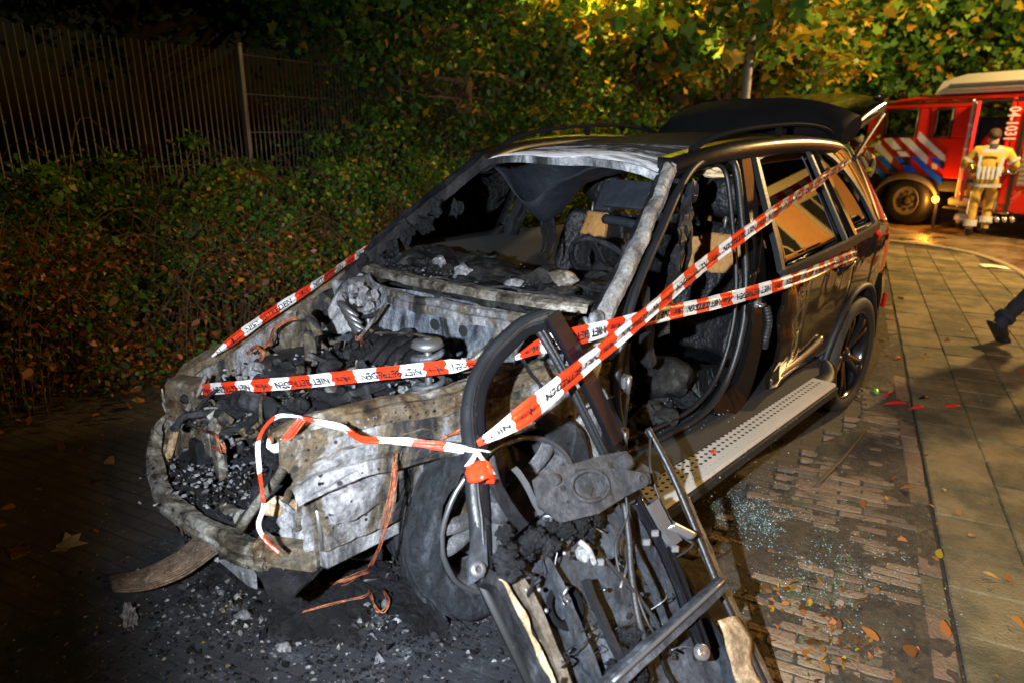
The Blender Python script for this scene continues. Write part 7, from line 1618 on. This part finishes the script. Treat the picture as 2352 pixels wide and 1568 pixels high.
fp2 = person('person', 'firefighter in a red helmet standing in the crew doorway', fb, hd-.6, J, RAD, FIREZ); fire_bands(fp2, J, False)
mb = MB(); c = V3(J['crown'])+V3((0, -.01, .0)); mb.lathe([(0, .125), (.06, .118), (.11, .08), (.135, .02), (.14, -.03), (.16, -.05), (.155, -.06), (.12, -.04)], c, (0, .1, 1), 24); mb.tube([c+V3((0, .14*math.cos(a), .02+.13*math.sin(a))) for a in [math.pi*i/12 for i in range(13)]], .014, 6); mb.build('helmet', 'helmet_red', fp2)
mb = MB(); mb.sheet(lambda u, v: c+V3((.135*math.cos(math.pi*u), .10+.05*math.sin(math.pi*u), -.12+.10*v)), 12, 4, .004); mb.build('visor', 'dark_pane', fp2)
# police officer and another firefighter beyond the open boot
PZ = (['police_cloth', 'skin', 'skin', 'boot'], fz)
po = G(1972, 11.2); J = pose(elr=(.30, .10, 1.20), wrr=(.16, .22, 1.44), par=(.11, .20, 1.52), chin=(0, .03, 1.60))
pp = person('person', 'police officer in dark uniform with yellow bands holding a radio', po, yaw_to(po, po+RT), J, RAD, PZ); pp.scale = (.93, .93, .93)
hair(pp, J, 'hair_dark', (.092, .108, .085), (0, -.015, .03)); face(pp, J)
for z in (1.18, 1.30): ring(pp, (0, 0, z), .205, .160, .055, 'hivis', 'chest_band')
for s in 'lr':
    d = V3(J['el'+s])-V3(J['sh'+s]); ring(pp, V3(J['sh'+s]).lerp(V3(J['el'+s]), .6), .085, .085, .05, 'hivis', 'sleeve_band', axis=d)
mb = MB(); mb.box(V3(J['par'])+V3((0, .02, .02)), (.05, .035, .12), bev=.008); mb.tube([V3(J['par'])+V3((0, .02, .08)), V3(J['par'])+V3((0, .02, .17))], .006, 6)
ro = thing('hand_radio', 'small black hand radio held up by the police officer', 'radio', po); ro.rotation_euler = pp.rotation_euler; ro.scale = pp.scale; ro['_o'] = [0, 0, 0]; mb.build('radio_body', 'truck_black', ro)
fc = G(1938, 12.0); J = pose(); f3_ = person('person', 'firefighter half hidden behind the raised tailgate strut', fc, yaw_to(fc, fc+RT), J, RAD, FIREZ); fire_bands(f3_, J, False); hair(f3_, J, 'hair_fair'); face(f3_, J); f3_.scale = (.93, .93, .93)
# passer-by whose trailing leg enters at the right edge
to = P(2306, 790, 'z', .0); hd2 = yaw_to((0, 0, 0), RT*.96+FW*.25)
J = pose(knl=(-.10, -.08, .50), anl=(-.10, -.44, .19), toel=(-.10, -.33, .03), knr=(.1, .20, .52), anr=(.1, .28, .1), toer=(.1, .45, .04), ell=(-.26, .10, 1.2), wrl=(-.24, .26, 1.0), pal=(-.23, .32, .95), elr=(.28, .14, 1.18), wrr=(.26, .3, 1.0), par=(.26, .36, .95))
WZ = (['police_cloth', 'skin', 'skin', 'boot'], fz)
rot = Matrix.Rotation(hd2, 3, 'Z'); wk = person('person', 'walking person whose black trouser leg enters at the right edge', to-rot @ V3((-.10, -.33, 0)), hd2, J, RAD, WZ); hair(wk, J, 'hair_dark'); face(wk, J)
for s_ in 'lr':
    a, t_ = V3(J['an'+s_]), V3(J['toe'+s_]); d = (t_-a).normalized(); k = V3(J['kn'+s_])
    ring(wk, a.lerp(k, .16), .078, .078, .05, 'police_cloth', 'trouser_hem', axis=k-a)
    mb = MB(); up_ = V3((1, 0, 0)).cross(d).normalized(); up_ = up_ if up_.z > 0 else -up_
    mb.beam(a-d*.07-up_*.06, t_+d*.05-up_*.035, .085, .022, up=up_, bev=.008); mb.build('shoe_sole', 'boot', wk)
    mb = MB(); mb.lump(t_-up_*.0, (.048, .075, .042), .06, 2, 3, sm=True, rot=d.to_track_quat('Y', 'Z').to_matrix()); mb.build('shoe_cap', 'boot', wk)
# ------------------------------------------------------------------ debris and litter
def chunks(name, spots, n, smin, smax, mats, probs, seed, label=None, zb=None, parent=None, flat=.6, cat=None):
    """little broken stones of ash and char: irregular octahedra strewn round the spots (x, y, spread)"""
    g = np.random.default_rng(seed); k = len(spots); wts = np.array([s[3] if len(s) > 3 else 1 for s in spots], float); wts /= wts.sum()
    pick = g.choice(k, n, p=wts); sp = np.array([[s[0], s[1], s[2]] for s in spots]); c = sp[pick, :2]+g.normal(size=(n, 2))*sp[pick, 2:3]
    sz = smin+(smax-smin)*g.random(n)**3; base_ = np.array([[1, 0, 0], [-1, 0, 0], [0, 1, 0], [0, -1, 0], [0, 0, 1], [0, 0, -1]], float)
    v = base_[None]*g.uniform(.5, 1.2, (n, 6, 1))+g.normal(size=(n, 6, 3))*.25; v[:, :, 2] *= flat
    an = g.uniform(0, 6.28, n); ca, sa_ = np.cos(an), np.sin(an); x = v[:, :, 0]*ca[:, None]-v[:, :, 1]*sa_[:, None]; y = v[:, :, 0]*sa_[:, None]+v[:, :, 1]*ca[:, None]
    z0 = np.zeros(n) if zb is None else np.array([zb(a, b_) for a, b_ in c])
    v = np.stack([x*sz[:, None]+c[:, :1], y*sz[:, None]+c[:, 1:2], v[:, :, 2]*sz[:, None]+z0[:, None]+.3*sz[:, None]*flat], 2).reshape(-1, 3)
    F = np.array([[0, 2, 4], [2, 1, 4], [1, 3, 4], [3, 0, 4], [2, 0, 5], [1, 2, 5], [3, 1, 5], [0, 3, 5]]); f = (F[None]+6*np.arange(n)[:, None, None]).reshape(-1, 3)
    me = bpy.data.meshes.new(name); me.vertices.add(len(v)); me.vertices.foreach_set('co', v.astype(np.float32).ravel()); me.loops.add(f.size); me.loops.foreach_set('vertex_index', f.astype(np.int32).ravel())
    me.polygons.add(len(f)); me.polygons.foreach_set('loop_start', (np.arange(len(f))*3).astype(np.int32)); me.polygons.foreach_set('loop_total', np.full(len(f), 3, np.int32))
    me.polygons.foreach_set('material_index', np.repeat(g.choice(len(mats), n, p=np.array(probs)/sum(probs)), 8).astype(np.int32))
    for m_ in mats: me.materials.append(MT[m_])
    me.update(calc_edges=True); o = bpy.data.objects.new(name, me); COL.objects.link(o); o['kind'] = 'stuff'
    if label: o['label'] = label
    if parent is not None: o.parent = parent; o.location = -V3(parent.location)
    return o
gp = lambda x, y, r, w_=1: (*P(x, y, 'z', 0)[:2], r, w_)
chunks('ash_debris', [gp(620, 1370, .10, 2), gp(520, 1340, .09), gp(760, 1340, .12, 2), gp(900, 1330, .10), gp(700, 1440, .20, 2), gp(950, 1450, .22, 2), gp(480, 1440, .16), gp(300, 1420, .2, .7), gp(850, 1530, .25), gp(560, 1520, .25), gp(640, 1300, .10), gp(1050, 1430, .12)], 7000, .0015, .014, ['ash', 'char', 'char_lumps', 'rusty_metal'], [.16, .54, .24, .06], 3, label='grey ash and char crumbs strewn under the stripped nose')
mb = MB(); random.seed(101)
for (x, y, rx_, ry_, h) in ((640, 1330, .16, .12, .05), (800, 1320, .2, .14, .045), (960, 1390, .18, .1, .035), (540, 1310, .12, .09, .04), (720, 1390, .2, .15, .03)):
    c = P(x, y, 'z', 0); mb.lump(c, (rx_, ry_, h), .35, 3.5, 4, sm=False)
mb.crumple(.012, 25); mb.build('ash_heap', 'char', kind='stuff', label='low heaps of char and ash below the engine')
chunks('under_debris', [(x_, y_, .12, 1) for x_, y_ in ((-.3, -.4), (0, -.45), (.3, -.4), (-.2, -.1), (.2, -.1), (.35, .15), (-.35, -.6), (.1, -.65))], 1500, .004, .032, ['ash', 'char', 'soot_metal', 'rusty_metal'], [.2, .55, .15, .1], 8, label='burnt fragments heaped on the lane between the front wheels', flat=1.0)
chunks('glass_crumbs', [gp(1760, 1210, .07, 3), gp(1790, 1235, .05, 1.5), gp(1735, 1180, .06, 2), gp(1760, 1210, .18, 5), gp(1830, 1270, .2, 5), gp(1950, 1300, .3, 4), gp(1700, 1160, .08, 3), gp(1860, 1290, .22, 3), gp(1960, 1360, .25, 2), gp(1800, 1120, .2, 1.4), gp(2120, 1430, .25, 1), gp(1900, 1450, .2, 1), gp(1660, 1300, .08, .6)], 9500, .0012, .0058, ['glass_shard', 'glass_pale', 'glass_dark'], [.2, .25, .55], 5, zb=lambda a, b_: .014, label='greenish crumbs of broken window glass over the bricks', flat=.8)
chunks('glass_crumbs', [(1.0, 1.0, .14, 1), (.98, .75, .06, 1), (.96, 1.5, .12, .6)], 330, .002, .006, ['glass_shard'], [1], 6, zb=lambda a, b_: .392, parent=car, flat=.8)
chunks('glass_crumbs', [(.66, 1.1, .12, 1), (.55, .9, .12, 1), (.75, 1.35, .05, 1)], 500, .002, .007, ['glass_shard'], [1], 7, zb=lambda a, b_: .47, parent=car, flat=.8)
chunks('grit', [(*ST(-2.6-.25*k, s)[:2], .6, 1) for k in range(4) for s in (1, 3, 5, 7)], 2600, .0015, .006, ['slab_b', 'char', 'glass_shard', 'leaf_brown'], [.4, .3, .2, .1], 9, zb=lambda a, b_: .021, label='grit and crumbs on the pavement slabs', flat=.7)
chunks('lane_grit', [gp(200, 1200, .7), gp(100, 1400, .5), gp(350, 1000, .6), gp(400, 1500, .4)], 1500, .0015, .007, ['ash', 'slab_b', 'leaf_brown', 'leaf_yellow'], [.2, .4, .25, .15], 10, label='pale crumbs on the dark lane at lower left', flat=.6)
def heap(a, b_): return .585+.19*math.exp(-((a+.05)/.45)**2)*math.exp(-max(0, -b_-.42)*4)+.05*noise.noise(V3((a*9, b_*9, 0)))
chunks('engine_crumbs', [(random.uniform(-.55, .42), random.uniform(-.58, .22), .07, 1) for _ in range(60)], 7000, .002, .013, ['char', 'ash', 'soot_metal', 'rusty_metal', 'char_lumps'], [.42, .12, .2, .1, .16], 15, zb=heap, parent=car, flat=.9)
chunks('nose_crumbs', [(random.uniform(-.55, .38), random.uniform(-.78, -.55), .05, 1) for _ in range(30)], 2200, .002, .012, ['char', 'ash', 'soot_metal', 'rusty_metal'], [.5, .2, .2, .1], 16, zb=lambda a, b_: .43+.03*noise.noise(V3((a*8, b_*8, 1))), parent=car, flat=.9)
chunks('dash_crumbs', [(random.uniform(-.65, .6), random.uniform(.42, .75), .06, 1) for _ in range(30)], 2200, .002, .010, ['char', 'ash', 'char_lumps', 'glass_dark'], [.5, .08, .32, .1], 17, zb=lambda a, b_: 1.10+.03*noise.noise(V3((a*6, b_*6, 2))), parent=car, flat=.8)
# fallen leaves
def fallen(name, spots, n, size, seed, label, z, mats, prob):
    g = np.random.default_rng(seed); wts = np.array([s[3] for s in spots], float); wts /= wts.sum(); pick = g.choice(len(spots), n, p=wts); sp_ = np.array([s[:3] for s in spots]); c = np.zeros((n, 3)); c[:, :2] = sp_[pick, :2]+g.normal(size=(n, 2))*sp_[pick, 2:3]; c[:, 2] = z+g.uniform(0, .012, n)
    o = leaf_cloud(name, c, size*1.15, mats, prob, 'oval', seed, droop=0, kind='stuff', flatz=True); o['label'] = label; return o
fallen('fallen_leaves', [gp(1830, 1400, .12, 5), gp(1900, 1490, .11, 6), gp(1760, 1380, .1, 2), gp(1960, 1540, .15, 4), gp(1900, 1150, .3, 1.2), gp(1730, 1010, .12, 1.2), gp(2000, 1250, .3, 1), gp(2090, 900, .4, 1)], 210, .023, 31, 'orange and yellow fallen leaves on the brick strip', .018, ['leaf_orange', 'leaf_gold', 'leaf_rust', 'leaf_brown', 'leaf_yellow'], [.2, .12, .3, .32, .06])
fallen('fallen_leaves', [gp(2200, 1200, .4, 1), gp(2150, 800, .6, 1), gp(2250, 1450, .2, 1)], 40, .04, 32, 'scattered fallen leaves on the pavement slabs', .026, ['leaf_orange', 'leaf_gold', 'leaf_rust', 'leaf_yellow'], [.4, .2, .3, .1])
fallen('fallen_leaves', [gp(400, 760, .5, 2), gp(250, 800, .5, 2), gp(150, 950, .6, 1), gp(480, 770, .3, 2), gp(200, 1150, .5, .5)], 420, .05, 33, 'brown fallen leaves at the foot of the brambles', .02, ['leaf_orange', 'leaf_rust', 'leaf_brown', 'leaf_yellow'], [.16, .3, .46, .08])
# moss and grass in the joints
g = np.random.default_rng(71); spots = [gp(1760, 1015, .06, 2), gp(1850, 1350, .10, 2), gp(1700, 1020, .04, 1), gp(1960, 1010, .05, 1), gp(1900, 1290, .1, 1), gp(1620, 1110, .05, 1), gp(2070, 790, .1, 1), gp(1840, 1490, .1, 1), gp(1600, 1150, .06, 1.5)]
pick = g.choice(len(spots), 1500); sp_ = np.array([s[:3] for s in spots]); c = np.zeros((1500, 3)); c[:, :2] = sp_[pick, :2]+g.normal(size=(1500, 2))*sp_[pick, 2:3]; c[:, 2] = .008
o = leaf_cloud('grass', c, .017, ['grass_blade', 'leaf_lime'], [.7, .3], 'long', 72, droop=-1.6, kind='stuff'); o['label'] = 'tufts of grass and moss between the bricks'
# single things on the ground
def ground_thing(name, label, cat, x, y, mb, mat, z=.02, group=None):
    c = P(x, y, 'z', 0)+V3((0, 0, z)); o = mb.xf(Matrix.Translation(c)).build(name, mat, org=c, label=label, cat=cat, group=group); return o
a_, b_ = P(1878, 1110, 'z', .03), P(1990, 985, 'z', .03); m_ = a_.lerp(b_, .5)+V3((.012, -.01, 0))
mb = MB(); mb.tube(crv([a_, a_.lerp(m_, .5), m_, b_], 4), [.014, .013, .012, .012, .011, .011, .01, .01, .009, .009, .008, .006, .004], 7); mb.crumple(.003, 30); mb.build('stick', 'twig', org=a_, label='straight broken stick lying on the bricks', cat='stick')
for k, (x, y, L_, w_, mt_, ang, lab) in enumerate([(2010, 905, .12, .05, 'lens_green', 1.2, 'bright green curved lens piece beside the rear wheel'), (2040, 912, .13, .018, 'lens_red', .6, 'slim red lens splinter touching the green piece'),
        (2055, 935, .16, .02, 'lens_red', .1, 'long red lens strip lying across the edging bricks'), (2105, 945, .13, .03, 'lens_red', .25, 'dark red lens shell with bright highlight on the slabs'),
        (2120, 922, .10, .035, 'gloss_trim', .4, 'black glossy lamp fragment on the slabs'), (2185, 942, .13, .02, 'lens_red', .1, 'red lens strip nearest the slab joint'), (2060, 830, .08, .03, 'lens_orange', .4, 'orange lamp piece near the tyre tread'), (1652, 1020, .03, .02, 'lens_red', .8, 'tiny red chip on the running board')]):
    mb = MB(); mb.sheet(lambda u, v: V3(((u-.5)*L_, (v-.5)*w_*(1-abs(2*u-1)**2*.8), .018*math.sin(u*3.1)*math.sin(v*3.1)+.004)), 10, 5, .003); mb.xf(Matrix.Rotation(ang+math.atan2(RT.y, RT.x), 4, 'Z'))
    if k == 7: c = V3((1.0, .98, .40)); mb.xf(Matrix.Translation(c)).build('lens_shard', mt_, org=c, label=lab, cat='lens shard', group='broken lamp pieces')
    else: ground_thing('lens_shard', lab, 'lens shard', x, y, mb, mt_, .025, 'broken lamp pieces')
mb = MB(); mb.sheet(lambda u, v: V3(((u-.5)*.32, (v-.5)*.22, .004+.01*math.sin(u*5))), 8, 4, .002); mb.xf(Matrix.Rotation(.5, 4, 'Z')); ground_thing('paper_sheet', 'pale sheet of paper lying by the pavement corner', 'paper', 2282, 618, mb, 'paper', .03)
mb = MB(); mb.sheet(lambda u, v: V3(((u-.5)*.06, (v-.5)*.03, .004)), 4, 3, .01); mb.crumple(.01, 20); ground_thing('crumpled_wrapper', 'small clear crumpled wrapper on the slabs', 'litter', 2068, 690, mb, 'clear_glass', .03)
mb = MB(); mb.lump((0, 0, .03), (.05, .04, .03), .3, 2, 3, sm=True); ground_thing('plastic_cup', 'squashed white plastic cup under the brambles', 'litter', 178, 775, mb, 'litter_white', .04)
mb = MB(); mb.lathe([(0, -.08), (.025, -.078), (.028, .04), (.012, .07), (.012, .09), (0, .09)], (0, 0, .03), (1, .3, 0), 14); ground_thing('plastic_bottle', 'small pale bottle lying under the brambles', 'bottle', 238, 785, mb, 'litter_white', .03)
mb = MB(); mb.poly([V3((y*.13, x*.13, .012+.03*noise.noise(V3((x*3, y*3, 2)))+.02*abs(x))) for x, y in LEAF['maple']], .002); mb.xf(Matrix.Rotation(.9, 4, 'Z')); ground_thing('pale_maple_leaf', 'large pale dry maple leaf on the dark lane', 'leaf', 130, 1262, mb, 'pale_leaf', .01)
mb = MB(); mb.sheet(lambda u, v: V3(((u-.5)*.10, (v-.5)*.07, .015+.02*noise.noise(V3((u*4, v*4, 3))))), 8, 6, .003); ground_thing('dry_leaf', 'curled brown leaf with pale edge at lower left', 'leaf', 45, 1275, mb, 'leaf_brown', .01)
mb = MB(); mb.lump((0, 0, .03), (.025, .02, .05), .5, 3, 3); ground_thing('foil_scrap', 'crumpled silver foil scrap on the black lane', 'scrap', 300, 1432, mb, 'ash', .0)
# radiator core torn out onto the lane
c = P(360, 1290, 'z', 0); rc = thing('radiator_core', 'curved brown ribbed radiator core fallen before the bumper', 'radiator', c)
path = crv([P(250, 1322, 'z', .05), P(320, 1310, 'z', .06), P(400, 1272, 'z', .08), P(470, 1215, 'z', .12)], 8); wv = (P(320, 1360, 'z', .05)-P(300, 1300, 'z', .05))
for j in range(17):
    mb = MB(); mb.tube([p+wv*(j/16)*(.75+.45*(i/len(path)))+V3((0, 0, .03*math.sin(j/16*2.2))) for i, p in enumerate(path)], .0055, 5); mb.build('cooling_tube', 'radiator_core', rc)
mb = MB()
for i in range(0, 100):
    q = path[int(i/100*(len(path)-1))].lerp(path[min(len(path)-1, int(i/100*(len(path)-1))+1)], (i/100*(len(path)-1)) % 1); k = .75+.45*i/100
    mb.sheet(lambda u, v: q+wv*u*k+V3((0, 0, .03*math.sin(u*2.2)-.006*v)), 6, 1, 0)
mb.build('fin_pack', 'radiator_core', rc, kind='stuff')
# thin wires and cords lying in the ash
for k, (pts, lab) in enumerate([([(690, 1405), (760, 1385), (830, 1370), (850, 1360)], 'thin copper wire lying straight in the ash'), ([(850, 1362), (862, 1395), (880, 1400), (890, 1380), (885, 1355)], 'short bent copper strip in the ash'), ([(755, 1340), (800, 1330), (850, 1310)], 'copper strands fanned out below the loom')]):
    mb = MB(); random.seed(200+k)
    for q in range((3, 2, 7)[k]): mb.tube(crv([P(x, y, 'z', .05)+V3((random.gauss(0, .008), random.gauss(0, .008), random.gauss(0, .006))) for x, y in pts], 4), .0016 if k != 1 else .004, 4)
    mb.build('copper_wire', 'copper_wire', org=P(*pts[0], 'z', .05), label=lab, cat='wire')
for o in bpy.data.objects:
    if '_o' in o: del o['_o']
